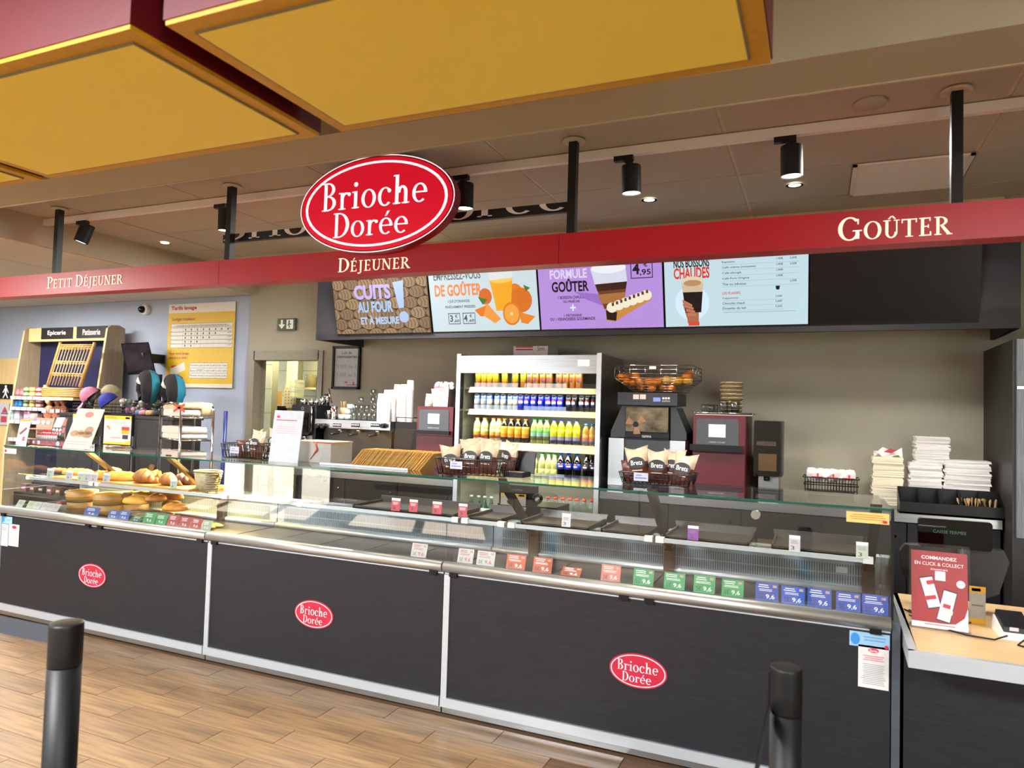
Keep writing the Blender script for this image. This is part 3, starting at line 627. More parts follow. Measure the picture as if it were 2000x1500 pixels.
# ================================================================== menu board and its five screens
MX0, MX1 = at(617, 655, 5.15).x, at(1994, 641, 5.15).x
mb_ = thing('menu_board_cabinet', ((MX0+MX1)/2, 5.5, 2.2), 'dark wood wall cabinet framing the row of menu screens', 'wall cabinet')
SX0 = -3.945; SW = .968; SZ0 = 2.236; TIL = math.radians(15)
MB().box(MX0, MX1, 5.15, 5.19, 2.196, 2.234).build('lower_board', m_lam, mb_)
MB().box(MX0, SX0-.004, 5.15, 5.19, 2.234, 2.82).build('side_board', m_lam, mb_); MB().box(SX0+5*SW, MX1, 5.15, 5.19, 2.234, 2.82).build('side_board', m_lam, mb_)
MB().box(MX0, MX0+.03, 5.19, YW-.01, 2.196, 2.82).build('end_panel', m_lamv, mb_); MB().box(MX1-.03, MX1, 5.19, YW-.01, 2.196, 2.82).build('end_panel', m_lamv, mb_)
MB().box(SX0, SX0+5*SW, 5.192, 5.22, 2.234, 2.82).build('back_board', m_blackm, mb_)
UYs = V((0, -math.sin(TIL), math.cos(TIL))); UNs = V((0, -math.cos(TIL), -math.sin(TIL)))
SH = .55
class Scr:
    """drawing on a lit screen: u to the right, v down, both 0..1"""
    def __init__(s, k, bgc, e):
        s.o = V((SX0+k*SW+.008, 5.148, SZ0+.012)); s.k = k; s.mb = MB(); s.inks = {}; s.e = e; s.lay = 0; s.W = SW-.016
        s.bg = bgc; s.a, s.b = 1, 0
    def v(s, y): return min(1, max(0, s.a*y+s.b))
    def mi(s, c): return s.inks.setdefault(c, len(s.inks))
    def P(s, u, v): s.lay += 1; return s.o+EX*(u*s.W)+UYs*((1-v)*(SH-.024))+UNs*(.0022+s.lay*.00006)
    def t(s, tx, u0, v0, u1, v1, c, bold=.02):
        v0, v1 = s.v(v0), s.v(v1)
        if v1-v0 > .004: s.mb.text(tx, s.P((u0+u1)/2, (v0+v1)/2), EX, UYs, (u1-u0)*s.W, (v1-v0)*(SH-.024), s.mi(c), bold)
        return s
    def r(s, u0, v0, u1, v1, c):
        v0, v1 = s.v(v0), s.v(v1); s.mb.rect(s.P((u0+u1)/2, (v0+v1)/2), EX, UYs, (u1-u0)*s.W, (v1-v0)*(SH-.024), s.mi(c)); return s
    def o_(s, u, v, ru, rv, c): return s.p([(u+ru*math.cos(2*PI*i/20), v+rv*math.sin(2*PI*i/20)) for i in range(20)], c)
    def p(s, pts, c): s.mb.flat([[(min(1, max(0, x))*s.W, -s.v(y)*(SH-.024)) for x, y in pts]], s.P(0, 0), EX, UYs, s.mi(c)); return s
    def frame(s, u0, v0, u1, v1, c, w=.006):
        return s.r(u0, v0, u1, v0+w*1.7, c).r(u0, v1-w*1.7, u1, v1, c).r(u0, v0, u0+w, v1, c).r(u1-w, v0, u1, v1, c)
    def done(s, label):
        t = thing('menu_screen', s.o+EX*s.W/2, label, 'screen', 'menu screens in a row')
        MB().obox(s.o+EX*s.W/2+UYs*SH/2-UYs*.012-UNs*.012, EX, UYs, UNs, SW-.006, SH, .026).build('bezel', m_black, t)
        MB().rect(s.o+EX*s.W/2+UYs*(SH/2-.012)+UNs*.002, EX, UYs, s.W, SH-.024).build('display', mat('display_'+s.bg.strip('#'), s.bg, .3, lit=s.e, spec=.3), t)
        if s.mb.f: s.mb.build('picture', [mat('display_'+c.strip('#')+'_%g' % s.e, c, .35, lit=s.e, spec=.2) for c in s.inks], t)
S = Scr(0, '#5b4636', .62)
for j in range(7):
    for i in range(8):
        u, v = (i+.5*(j % 2))*.152-.02, .03+j*.165
        S.o_(u, v, .083, .1, '#4a3526').o_(u, v-.012, .078, .09, ('#a08464', '#ab8e6b', '#94785a')[(i+j) % 3])
        for q in range(4): x_ = u-.05+q*.034; S.p([(x_-.006, v-.07), (x_+.002, v-.075), (x_+.02, v-.01), (x_+.012, v+.055), (x_+.004, v+.055), (x_+.012, v-.01)], '#6f5640')
S.a, S.b = 1.08, -.12
for tx, u0, v0, u1, v1, c in (('CUITS', .24, .3, .63, .52, '#c4b4ee'), ('AU FOUR', .26, .55, .64, .72, '#a9c8ee'), ('ET À MESURE', .28, .76, .69, .9, '#b9d2f2')): S.t(tx, u0, v0, u1, v1, c, .045)
S.p([(.66, .28), (.77, .26), (.755, .66), (.70, .67)], '#b5cdf4').o_(.745, .8, .05, .085, '#b5cdf4')
S.done('leftmost menu screen showing croissants with pale blue lettering')
S = Scr(1, '#c9dbe2', .8); S.a, S.b = 1.25, -.30
S.t('EMPRESSEZ-VOUS', .05, .3, .5, .4, '#6d6f6f').t('DE GOÛTER', .05, .42, .5, .6, '#ef8a45', .03).t("1 JUS D'ORANGES", .17, .645, .38, .69, '#5d6163').t('FRAÎCHEMENT PRESSÉES', .14, .71, .43, .75, '#5d6163')
S.frame(.16, .81, .275, .95, '#5d6163').frame(.3, .81, .42, .95, '#5d6163').t('3', .175, .835, .205, .92, '#4f5254').t(',60', .21, .89, .265, .93, '#4f5254').t('€', .225, .83, .25, .87, '#4f5254').t('4', .31, .835, .345, .92, '#4f5254').t(',60', .35, .89, .41, .93, '#4f5254').t('€', .365, .83, .39, .87, '#4f5254')
S.o_(.53, .62, .06, .1, '#d96a1e').o_(.8, .6, .075, .12, '#e07a22').o_(.85, .68, .1, .15, '#d9701c').p([(.46, .62), (.55, .66), (.5, .72)], '#3f7a32').p([(.88, .5), (.94, .54), (.9, .58)], '#3f7a32')
S.p([(.58, .42), (.79, .4), (.755, .8), (.625, .8)], '#f2a81e').o_(.685, .42, .105, .05, '#f7c95e').p([(.575, .28), (.795, .27), (.79, .41), (.58, .43)], '#dfe6e2').o_(.685, .28, .11, .05, '#eef3f2')
S.p([(.42, .78), (.55, .72), (.56, .86), (.47, .86)], '#e4781f').p([(.54, .7), (.66, .9), (.6, .95), (.5, .85)], '#ef9a3c').o_(.76, .84, .08, .14, '#e27a1d').o_(.76, .84, .066, .115, '#f3a244').o_(.76, .84, .012, .02, '#f9d9a8').p([(.83, .82), (.97, .88), (.9, .97), (.84, .95)], '#e88428')
S.done('second menu screen with orange juice and cut oranges')
S = Scr(2, '#b58fdc', .8); S.a, S.b = 1.12, -.155
S.t('FORMULE', .1, .26, .41, .38, '#dfd3f2', .03).t('GOÛTER', .11, .38, .42, .55, '#141018', .03).t('1 BOISSON CHAUDE', .16, .6, .38, .64, '#241a30').t('OU FRAÎCHE', .2, .65, .34, .69, '#241a30').t('+', .255, .71, .305, .8, '#d9e4ff').t('1 PÂTISSERIE', .2, .83, .35, .87, '#241a30').t('OU 1 VIENNOISERIE GOURMANDE', .08, .88, .46, .92, '#241a30')
S.p([(.3, .55), (.62, .62), (.62, .8), (.4, .66)], '#9a70c6').p([(.47, .46), (.73, .44), (.69, .78), (.54, .79)], '#6d3d20').p([(.47, .46), (.73, .44), (.715, .54), (.49, .56)], '#3a1d10').p([(.49, .6), (.715, .58), (.7, .7), (.52, .72)], '#a8703f').p([(.44, .27), (.72, .25), (.73, .45), (.47, .47)], '#d5d9ea').o_(.585, .27, .14, .07, '#eef0f6').o_(.59, .2, .07, .08, '#f2f3f8')
S.p([(.55, .78), (.9, .6), (.92, .68), (.62, .95), (.55, .93)], '#c88a45').p([(.55, .8), (.64, .83), (.63, .94), (.555, .92)], '#22130d')
for q in range(6): S.o_(.6+q*.055, .77-q*.028, .042, .065, '#f1e8d0')
for q in range(9): S.r(.6+q*.034, .71-q*.018, .618+q*.034, .75-q*.018, '#5a3420')
S.frame(.76, .2, .93, .42, '#1b1420').t('4', .775, .23, .83, .37, '#1b1420', .03).t('€', .86, .22, .89, .28, '#1b1420').t(',95', .83, .31, .915, .39, '#1b1420', .02)
S.done('middle lilac menu screen with an iced coffee and an éclair')
S = Scr(3, '#bcd6de', .85); S.a, S.b = 1, -.105
S.t('NOS BOISSONS', .07, .2, .33, .31, '#16181a', .03).t('CHAUDES', .07, .31, .33, .46, '#d8382a', .03)
S.a, S.b = 1.2, -.21
S.o_(.2, .74, .125, .2, '#cfe4f4').p([(.155, .72), (.25, .72), (.245, .97), (.165, .97)], '#a8664a').p([(.13, .75), (.2, .72), (.24, .92), (.17, .97)], '#a8664a').p([(.125, .5), (.285, .5), (.265, .85), (.15, .85)], '#16100e').p([(.125, .5), (.285, .5), (.278, .62), (.132, .62)], '#cdb79a').o_(.205, .5, .08, .055, '#dccab0').o_(.205, .52, .065, .035, '#b58a5d')
for q in range(4): S.p([(.13+q*.012, .7+q*.05), (.2+q*.01, .76+q*.035), (.2+q*.01, .785+q*.035), (.13+q*.012, .74+q*.05)], '#b9765a')
S.r(.17, .955, .25, 1, '#d3482f'); S.a, S.b = 1, -.105
for q, (tx, a, c) in enumerate((('Expresso', '1,90€', '2,50€'), ('Café crème (noisette)', '1,90€', '2,50€'), ('Café allongé', '1,90€', ''), ('Café Pure Origine', '1,90€', ''), ('Thé ou infusion', '', '2,50€'))):
    v = .25+q*.072; S.t(tx, .42, v, .42+.011*len(tx), v+.032, '#2b3338', .01).r(.42, v+.048, .94, v+.051, '#8aa0a8')
    if a: S.t(a, .79, v-.012, .835, v+.02, '#2b3338', .01)
    if c: S.t(c, .88, v-.012, .925, v+.02, '#2b3338', .01)
S.p([(.785, .6), (.815, .6), (.81, .65), (.79, .65)], '#16181a').t('LES PLAISIRS', .42, .655, .545, .69, '#d8382a', .015)
for q, (tx, a) in enumerate((('Cappuccino', '2,60€'), ('Chocolat chaud', '2,60€'), ('Dosette de lait', '0,25€'))):
    v = .725+q*.066; S.t(tx, .42, v, .42+.011*len(tx), v+.03, '#2b3338', .01).r(.42, v+.046, .84, v+.049, '#8aa0a8').t(a, .785, v-.008, .83, v+.022, '#2b3338', .01)
S.r(.42, .925, .92, .931, '#8aa0a8')
S.done('fourth menu screen listing hot drinks beside a hand holding a coffee')
Scr(4, '#0a0a0b', .2).done('rightmost menu screen, switched off and black')
# ================================================================== things on the rear wall
e = sheet('exit_sign', (544, 622, 578, 645), 5.82, 'dark green emergency exit sign with white arrow and running figure', 'sign', '#4f5a48',
          [('p', .06, .12, .44, .9, '#e8efe2', [(.35, 0), (.65, 0), (.65, .5), (1, .5), (.5, 1), (0, .5), (.35, .5)]), ('r', .52, .12, .9, .9, '#e8efe2'), ('p', .54, .15, .86, .85, '#4f5a48', [(.3, 0), (.55, .1), (.5, .4), (.8, .5), (.7, .6), (.45, .55), (.6, .9), (.4, 1), (.25, .6), (0, .8), (.25, .4)])], thick=.03)
pf = thing('framed_poster', at(677, 760, 5.83), 'black framed pastry price poster on the wall below the menu cabinet', 'poster')
xa, xb, za, zb = span(650, 676, 703, 760, 5.83)
f = MB()
for q in ((xa, xb, zb-.025, zb), (xa, xb, za, za+.025), (xa, xa+.02, za, zb), (xb-.02, xb, za, zb)): f.box(q[0], q[1], 5.815, 5.846, q[2], q[3])
f.build('frame', m_black, pf)
MB().box(xa+.02, xb-.02, 5.835, 5.846, za+.025, zb-.025).build('sheet', mat('poster_paper', '#c9d0d6', .4, noise=.15), pf)
t = MB(); W_, H_ = xb-xa, zb-za
def pt(u, v): return V((xa+u*W_, 5.834, zb-v*H_))
t.text('Lot de', pt(.5, .15), EX, EZ, W_*.36, H_*.07, 0, .01).text('viennoiseries', pt(.5, .245), EX, EZ, W_*.74, H_*.07, 0, .01).text('au choix', pt(.5, .31), EX, EZ, W_*.3, H_*.03, 2)
t.text('3,95€ les 3', pt(.5, .475), EX, EZ, W_*.7, H_*.1, 1).text('5,50€ les 5', pt(.5, .67), EX, EZ, W_*.7, H_*.1, 1).rect(pt(.72, .9), EX, EZ, W_*.4, H_*.02, 3).rect(pt(.78, .87), EX, EZ, W_*.06, H_*.09, 3).oval(pt(.5, .84), EX, EZ, W_*.06, H_*.025, 3)
t.build('print', [ink('#2c3034'), ink('#7e868d'), ink('#a9aeb2'), ink('#c65260')], pf)
# ================================================================== rear worktop, drinks fridge, machines
WT = 1.02
m_cab = mat('charcoal_cabinet', '#131213', .5, spec=.35, noise=.6, nscale=(4, 4, 60), c2='#0d0c0d')
def rear(x0, x1, nd, lab):
    t = thing('base_cabinet', ((x0+x1)/2, 5.5, 0), 'charcoal base cabinet under the '+lab, 'cabinet')
    MB().box(x0, x1, 5.25, YW-.01, 0, .965).build('body', m_cab, t)
    dw = (x1-x0)/nd
    for k in range(nd):
        d = MB().box(x0+k*dw+.004, x0+(k+1)*dw-.004, 5.228, 5.25, .1, .955).build('door', m_cab, t)
        c = V((x0+(k+.86)*dw, 5.22, .87)); MB().cyl(c, c+V((0, .012, 0)), .012).build('knob', m_chrome, d)
    tag(MB().box(x0, x1, 5.2, YW-.005, .966, WT).build('worktop', m_steel, loc=((x0+x1)/2, 5.5, .966)), 'steel edged worktop, '+lab, 'worktop')
FX0, FX1 = at(892, 760, 5.2).x, at(1173, 800, 5.2).x
rear(-4.42, FX0-.01, 3, 'rear counter left of the drinks fridge')
rear(FX1+.01, 1.03, 5, 'rear counter right of the drinks fridge')
# ---- fridge
m_fin = mat('fridge_inner_steel', '#c6c6b2', .4, .1, noise=.3, nscale=(2, 2, 30)); m_lip = mat('cream_shelf_lip', '#e6dfa6', .5, noise=.2, nscale=(4, 4, 4), c2='#d6cf97')
fr = thing('drinks_fridge', ((FX0+FX1)/2, 5.5, 0), 'open steel drinks fridge full of cans and bottles', 'fridge')
ztop = at(1030, 691, 5.2).z
for a, c in ((FX0, FX0+.035), (FX1-.035, FX1)):
    s = MB().box(a, c, 5.2, YW-.01, 0, ztop).build('side_wall', m_steel, fr); q = c if a == FX0 else a-.004; MB().box(q, q+.004, 5.26, 5.74, .6, ztop-.05).build('inner_liner', m_fin, s); MB().box(a-.001, c+.001, 5.19, 5.2, 0, ztop+.002).build('edge_trim', m_trim, s)
MB().box(FX0+.035, FX1-.035, 5.74, 5.78, .2, ztop-.02).build('back_wall', m_fin, fr)
MB().box(FX0+.035, FX1-.035, 5.2, YW-.01, ztop-.05, ztop-.012).build('roof', m_steel, fr)
cz0, cz1 = at(1030, 729, 5.19).z, at(1030, 694, 5.19).z
cn = MB().box(FX0+.036, FX1-.036, 5.19, 5.24, cz0, cz1).build('canopy', m_steel, fr)
MB().rect((FX1-.14, 5.1885, (cz0+cz1)/2+.01), EX, EZ, .095, .05).build('sticker', m_paper, cn)
MB().box(FX0+.036, FX1-.036, 5.2, 5.74, .12, .6).build('base', m_fin, fr)
LV = [1.795, 1.613, 1.352, 1.088, .74]          # shelf tops
for k, z in enumerate(LV):
    s = MB().box(FX0+.04, FX1-.04, 5.27, 5.74, z-.018, z-.002).build('shelf', m_fin, fr)
    hl = .045 if k < 2 else .06
    MB().hexa([(FX0+.09, 5.235, z-hl), (FX1-.036, 5.235, z-hl), (FX1-.036, 5.27, z-hl), (FX0+.09, 5.27, z-hl), (FX0+.1, 5.25, z), (FX1-.036, 5.25, z), (FX1-.036, 5.27, z), (FX0+.1, 5.27, z)]).build('price_lip', m_lip, s)
    if k < 4: MB().box(FX0+.12, FX1-.04, 5.252, 5.255, z, z+.036).build('front_guard', m_acryl, s)
for z in (1.9, 1.72, 1.53, 1.26, .98):
    d = bpy.data.lights.new('fridge_lamp', 'AREA'); d.shape = 'RECTANGLE'; d.size = 1.0; d.size_y = .03; d.energy = 1.5 if z > 1.2 else 1; d.color = (1, .98, .8)
    o = bpy.data.objects.new('fridge_lamp', d); col.objects.link(o); o.location = ((FX0+FX1)/2, 5.262, z); o.rotation_euler = (math.radians(38), 0, 0)
# ---- cans and bottles
def patch(mb, c, r, hw, z0, z1, cols, n=6, oval=True):
    rows = len(cols)
    for i in range(rows):
        for j in range(n):
            q = []
            for (ii, jj) in ((i, j), (i, j+1), (i+1, j+1), (i+1, j)):
                v = ii/rows*2-1; wv = hw*math.sqrt(max(0, 1-v*v))/r if oval else hw/r
                a = -PI/2+wv*(jj/n*2-1); q.append(V(c)+V((r*math.cos(a), r*math.sin(a), z0+(z1-z0)*ii/rows)))
            mb.face(q, cols[i], True)
def can(name, lo, mid, up, logo_cols=None, tip='#b8babc'):
    mb = MB().lathe([(.017, 0), (.0255, .007), (.026, .012), (.026, .05), (.026, .09), (.026, .12), (.022, .132), (.0215, .134), (.019, .131), (0, .131)], (0, 0, 0), 16, [3, 0, 0, 1, 2, 3, 3, 3, 3])
    o = mb.build(name, [mat('can_'+c.strip('#'), c, .28, .45, noise=.2) for c in (lo, mid, up, tip)], None, loc=(0, 0, 0))
    if logo_cols:
        b = MB(); patch(b, (0, 0, 0), .0264, .021, .045, .092, [0, 0, 1, 1, 1, 2, 2]); b.build('logo', [ink(c) for c in logo_cols], o)
    return o
def bottle(name, prof, body, lab, cap, labz, logo=None, k=1.0):
    o = MB().lathe([(r*k, z) for r, z in prof], (0, 0, 0), 14, 0).build(name, body, None, loc=(0, 0, 0))
    zt = prof[-1][1]; rc_ = prof[-1][0]*k
    MB().lathe([(rc_+.003, zt-.004), (rc_+.0035, zt+.008), (rc_+.002, zt+.012), (0, zt+.012)], (0, 0, 0), 12).build('cap', cap, o)
    if lab:
        b = MB(); rr = max(r for r, z in prof)*k+.0006; zs = [labz[0]+(labz[1]-labz[0])*i/len(lab) for i in range(len(lab)+1)]
        b.lathe([(rr, z) for z in zs], (0, 0, 0), 14, list(range(len(lab)))); lb = b.build('label', [mat('label_'+c.strip('#'), c, .4, noise=.5, nscale=(160, 160, 160)) for c in lab], o)
        if logo:
            b = MB(); patch(b, (0, 0, 0), rr+.0006, .019, labz[0]+.008, labz[1]-.008, [0, 0, 1, 1, 2, 2]); b.build('emblem', [ink(c) for c in logo], lb)
    return o
def liquid(n, c, rough=.08): return mat('liquid_'+n, c, rough, spec=.6, noise=.3, nscale=(30, 30, 12))
m_clear = glass('clear_bottle', (.82, .87, .88), ior=1.5)
PB = [(.025, 0), (.0305, .006), (.0305, .1), (.0305, .125), (.027, .145), (.018, .166), (.0125, .176), (.0125, .186)]
PS = [(.026, 0), (.03, .006), (.03, .11), (.0285, .125), (.014, .155), (.013, .165), (.013, .178)]
PEP = ('#1c3aa0', '#f0eef2', '#c22f3c')
hide = []
def proto(o): hide.append(o); return o
K = {
 'cy': proto(can('soda_can', '#e08a2a', '#d9c22c', '#b8bf24')), 'co': proto(can('soda_can', '#e0862a', '#e28c2c', '#d98a3a', ('#3f7fae', '#b05a58', '#c24a3c'))),
 'cs': proto(can('soda_can', '#8a8f9c', '#aab3cf', '#3f5fc0', ('#d8c45a', '#dfe4ee', '#7f9ad8'))), 'cb': proto(can('soda_can', '#1a2fc0', '#1a2fc4', '#1626b0', PEP)), 'ck': proto(can('soda_can', '#17181c', '#121316', '#101114', PEP)),
 'bl': proto(bottle('soda_bottle', PB, liquid('lemon', '#c9cf8c'), ('#c05a3a', '#cfae2c', '#c9cf8c'), mat('cap_orange', '#e07c28', .45, noise=.2), (.03, .1))),
 'bd': proto(bottle('soda_bottle', PB, liquid('tea', '#2a2214'), ('#15130f', '#d88a1e', '#e0bd2c', '#d9a02a'), MATS['cap_orange'], (.012, .13))),
 'bg': proto(bottle('soda_bottle', PB, liquid('green_tea', '#a9a860'), ('#6c7a4a', '#8fb8a8', '#63b83c'), mat('cap_green', '#37b052', .45, noise=.2), (.03, .12))),
 'by': proto(bottle('soda_bottle', PB, liquid('yellow', '#d8cf1e'), ('#37427a', '#8f8f9c', '#d8cf1e', '#dfd61c'), mat('cap_violet', '#3f44bb', .45, noise=.2), (.008, .12))),
 'bo': proto(bottle('soda_bottle', [(r, z*.86) for r, z in PB], liquid('orange', '#d59a2c'), ('#6d87a8', '#cf7a50', '#d59a2c'), mat('cap_sky', '#2f86c4', .45, noise=.2), (.012, .09))),
 'br': proto(bottle('soda_bottle', PB, m_clear, ('#7f8d92', '#c9532c', '#cfd2cc'), mat('cap_red', '#e0432a', .45, noise=.2), (.03, .1))),
 'bp': proto(bottle('soda_bottle', PS, liquid('pale_green', '#c3c77c'), ('#d9d460', '#cfd07a'), mat('cap_leaf', '#4fae4c', .45, noise=.2), (.012, .07))),
 'bb': proto(bottle('soda_bottle', PB, liquid('cola', '#0e0b0c'), ('#1d3fc4', '#1d3fc4'), mat('cap_blue', '#2560c8', .45, noise=.2), (.075, .122), PEP)),
 'bw': proto(bottle('water_bottle', PB, m_clear, ('#c9c3c0', '#d0544a'), MATS['cap_red'], (.05, .085))),
 'bn': proto(bottle('mineral_water_bottle', [(.024, 0), (.028, .006), (.028, .07), (.012, .12), (.0115, .15)], mat('green_glass_bottle', '#1f5a3a', .1, noise=.2), ('#c9d6c9', '#dfe6dc'), mat('cap_white', '#dfe4dc', .45, noise=.2), (.02, .065))),
}
K['bk'] = proto(bottle('soda_bottle', PB, MATS['liquid_cola'], ('#16161a', '#16161a'), mat('cap_black', '#1a1a1d', .45, noise=.2), (.075, .122), PEP))
LBL = {'cy': ('yellow soda can, top fridge shelf', 'yellow cans'), 'co': ('orange soda can, top fridge shelf', 'orange cans'), 'cs': ('silver and blue can, second fridge shelf', 'silver cans'), 'cb': ('bright blue cola can, second fridge shelf', 'blue cans'), 'ck': ('black cola can, second fridge shelf', 'black cans'),
       'bl': ('pale lemonade bottle with orange cap, third shelf', 'lemonade bottles'), 'bd': ('dark bottle with orange cap, third fridge shelf', 'iced tea bottles'), 'bg': ('green labelled bottle, third fridge shelf', 'green tea bottles'), 'by': ('yellow bottle with violet cap, third shelf', 'yellow drink bottles'), 'bo': ('short orange bottle with sky blue cap, fridge', 'short orange bottles'),
       'br': ('clear bottle with red cap, fourth shelf', 'clear flavoured bottles'), 'bp': ('pale green bottle, fourth fridge shelf', 'pale green bottles'), 'bb': ('cola bottle with blue cap, fourth shelf', 'blue cola bottles'), 'bk': ('cola bottle with black cap, fourth shelf', 'black cola bottles'),
       'bw': ('water bottle with red cap, bottom shelf', 'water bottles'), 'bn': ('small green glass bottle low in the fridge', 'green glass bottles')}
ORDN = ('first', 'second', 'third', 'fourth', 'fifth', 'sixth', 'seventh', 'eighth')
def put(kind, zx, level, row=0, lab=''):
    pxx = 880+zx*.15; Y = 5.29+row*.066
    p = at(pxx, (745, 785, 850, 910, 985)[level], 5.29); x = p.x+row*.012
    if x < FX0+.07 or x > FX1-.06: return
    dup(K[kind], (x, Y, LV[level]-.002), R.uniform(-.5, .5), lab, LBL[kind][1]+' in the fridge')
rows = [(0, 'cy', (363, 437, 512, 586, 705, 845, 950)), (0, 'co', (1035, 1112, 1200, 1285, 1417, 1503, 1590, 1668)), (1, 'cs', (350, 435, 510, 610, 690, 780, 850)), (1, 'cb', (920, 1000, 1085, 1182, 1265, 1355, 1432)), (1, 'ck', (1540, 1618, 1710, 1790, 1872)),
        (2, 'bl', (345, 440, 555, 625)), (2, 'bd', (700, 788, 878, 975)), (2, 'bg', (1092, 1165, 1250)), (2, 'by', (1345, 1440, 1540, 1640)), (2, 'bo', (1765, 1852)),
        (3, 'br', (700, 795, 880, 965)), (3, 'bp', (1090, 1190, 1275, 1352)), (3, 'bb', (1435, 1530, 1650)), (3, 'bk', (1775, 1852)), (4, 'bw', (1270, 1365, 1460, 1555, 1640, 1740, 1840)), (4, 'bn', (270, 365, 445, 530))]
for lv, kd, xs in rows:
    for q, zx in enumerate(xs): put(kd, zx, lv, 0, ORDN[q]+' from the left: '+LBL[kd][0])
    for q, (a, c) in enumerate(zip(xs[:-1], xs[1:])):
        if kd in ('cy', 'co', 'cs', 'cb', 'ck', 'bl', 'bd', 'bb', 'bw', 'br', 'bp'): put(kd, (a+c)/2, lv, 1, 'back row, behind the %s: ' % ORDN[q]+LBL[kd][0])
def rmtree(o):
    for c in list(o.children): rmtree(c)
    bpy.data.objects.remove(o)
for o in hide: rmtree(o)
xa, xb, za, zb = span(1003, 676, 1070, 693, 5.45)
bxo = thing('carton', ((xa+xb)/2, 5.5, ztop-.012), 'white carton with red print lying on top of the drinks fridge', 'carton')
MB().box(xa, xb, 5.45, 5.7, ztop-.01, zb).build('box', m_paper, bxo)
MB().rect((xa+(xb-xa)*.32, 5.4485, (za+zb)/2+.03), EX, EZ, (xb-xa)*.5, .012).rect((xa+(xb-xa)*.32, 5.4485, (za+zb)/2+.008), EX, EZ, (xb-xa)*.5, .012).text('Sami', (xa+(xb-xa)*.8, 5.4485, (za+zb)/2+.015), EX, EZ, (xb-xa)*.2, .035, 1).build('print', [ink('#b8423c'), ink('#2a2a2c')], bxo)
# ---- generic box machine helper: front rectangle in pixels -> world
def fbox(box, Y): return span(*box, Y)
m_oven = mat('burgundy_enamel', '#641626', .38, noise=.3); m_opan = mat('graphite_panel', '#4b4f57', .4, noise=.3)
m_scr = mat('oven_display', '#cdd6da', .3, emit=.45)
def oven(box, zb, panel, scr, hy, label, dep=.5, Y=5.24):
    xa, xb, za, zt = fbox(box, Y); t = thing('speed_oven', ((xa+xb)/2, Y+.2, WT), label, 'oven', 'burgundy speed ovens')
    h0, h1 = at((box[0]+box[2])/2, hy[1], Y).z, at((box[0]+box[2])/2, hy[0], Y).z
    MB().box(xa, xb, Y+.03, Y+dep, WT+.02, zt).build('body', m_oven, t)
    for fx in (xa+.04, xb-.04): MB().cyl((fx, Y+.1, WT), (fx, Y+.1, WT+.022), .018).build('foot', m_black, t)
    MB().box(xa+.004, xb-.004, Y, Y+.03, h0-.012, zt-.003).build('upper_front', m_oven, t)
    d = MB().box(xa+.004, xb-.004, Y, Y+.03, WT+.03, h0-.016).build('door', m_oven, t)
    q = span(*panel, Y); r = .018; x0, x1, z0, z1 = q
    out = [(x0+r-r*math.cos(a), z1-r+r*math.sin(a)) for a in [i*PI/8 for i in range(5)]]+[(x1-r+r*math.sin(a), z1-r+r*math.cos(a)) for a in [i*PI/8 for i in range(5)]]+[(x1, z0), (x0, z0)]
    pn = MB().prism(out, (0, Y, 0), EX, EZ, NY, .004).build('control_panel', m_opan, t)
    s = span(*scr, Y-.006); MB().box(s[0], s[1], Y-.008, Y-.003, s[2], s[3]).build('display', m_scr, pn)
    MB().text('MERRYCHEF', ((x0+x1)/2, Y-.0052, z0+.022), EX, EZ, (x1-x0)*.38, .009).build('lettering', ink('#b9bcc0'), pn)
    hd = MB().box(xa-.01, xb-.012, Y-.05, Y-.018, h0, h1).build('handle', m_black, t)
    for fx in (xa+.02, xb-.05): MB().box(fx, fx+.02, Y-.02, Y, h0+.004, h1-.004).build('handle_bracket', m_black, t)
    return t, xa, xb, zt
t1, a1, b1, z1_ = oven((812, 794, 884, 950), 0, (819, 800, 877, 841), (836, 808, 858, 828), (841, 848), 'burgundy oven left of the drinks fridge, beside the coffee machine')
t2, a2, b2, z2_ = oven((1352, 811, 1456, 955), 0, (1360, 818, 1443, 870), (1384, 829, 1417, 854), (869, 881), 'burgundy oven right of the juice machine, stacked with baskets')
# ---- juice machine with its wire basket of oranges
YJ = 5.3
def J(x, y, Y=YJ): return at(1180+x*.14, 690+y*.14, Y)
m_ju = mat('slate_plastic', '#33383f', .42, noise=.3, nscale=(40, 40, 40)); m_win = mat('smoked_window', '#8f836c', .1, .4, noise=1.0, nscale=(9, 9, 14), c2='#3c3730')
jm = thing('juice_machine', (J(600, 1300).x, YJ+.2, WT), 'black orange juice machine with clear window beside the fridge', 'juice machine')
A, B = J(200, 545), J(1025, 735); MB().box(A.x, B.x, YJ-.02, YJ+.36, B.z, A.z).build('head', m_ju, jm)
hp = MB(); c = J(735, 645, YJ-.022); hp.rect(c, EX, EZ, .055, .03, 0); 
for q in range(3): hp.oval(J(825+q*38, 628, YJ-.022), EX, EZ, .009, .009, 1)
hp.text('zummo', J(862, 668, YJ-.022), EX, EZ, .06, .011, 1)
for q in (445, 540): hp.rect(J(q, 607, YJ-.022), EX, EZ, .045, .036, 2)
hp.build('control_strip', [ink('#6a7fc0', .4), ink('#c6c8ca'), ink('#d3c9c4')], jm)
A, B = J(295, 740), J(900, 1115); MB().box(A.x, B.x, YJ+.02, YJ+.3, WT+.02, A.z).build('core', m_black, jm)
wn = MB().box(A.x+.006, B.x-.006, YJ-.002, YJ+.02, B.z+.004, A.z-.004).build('window', m_win, jm)
c = J(440, 990, YJ-.004); sp = MB().oval(c, EX, EZ, .022, .022)
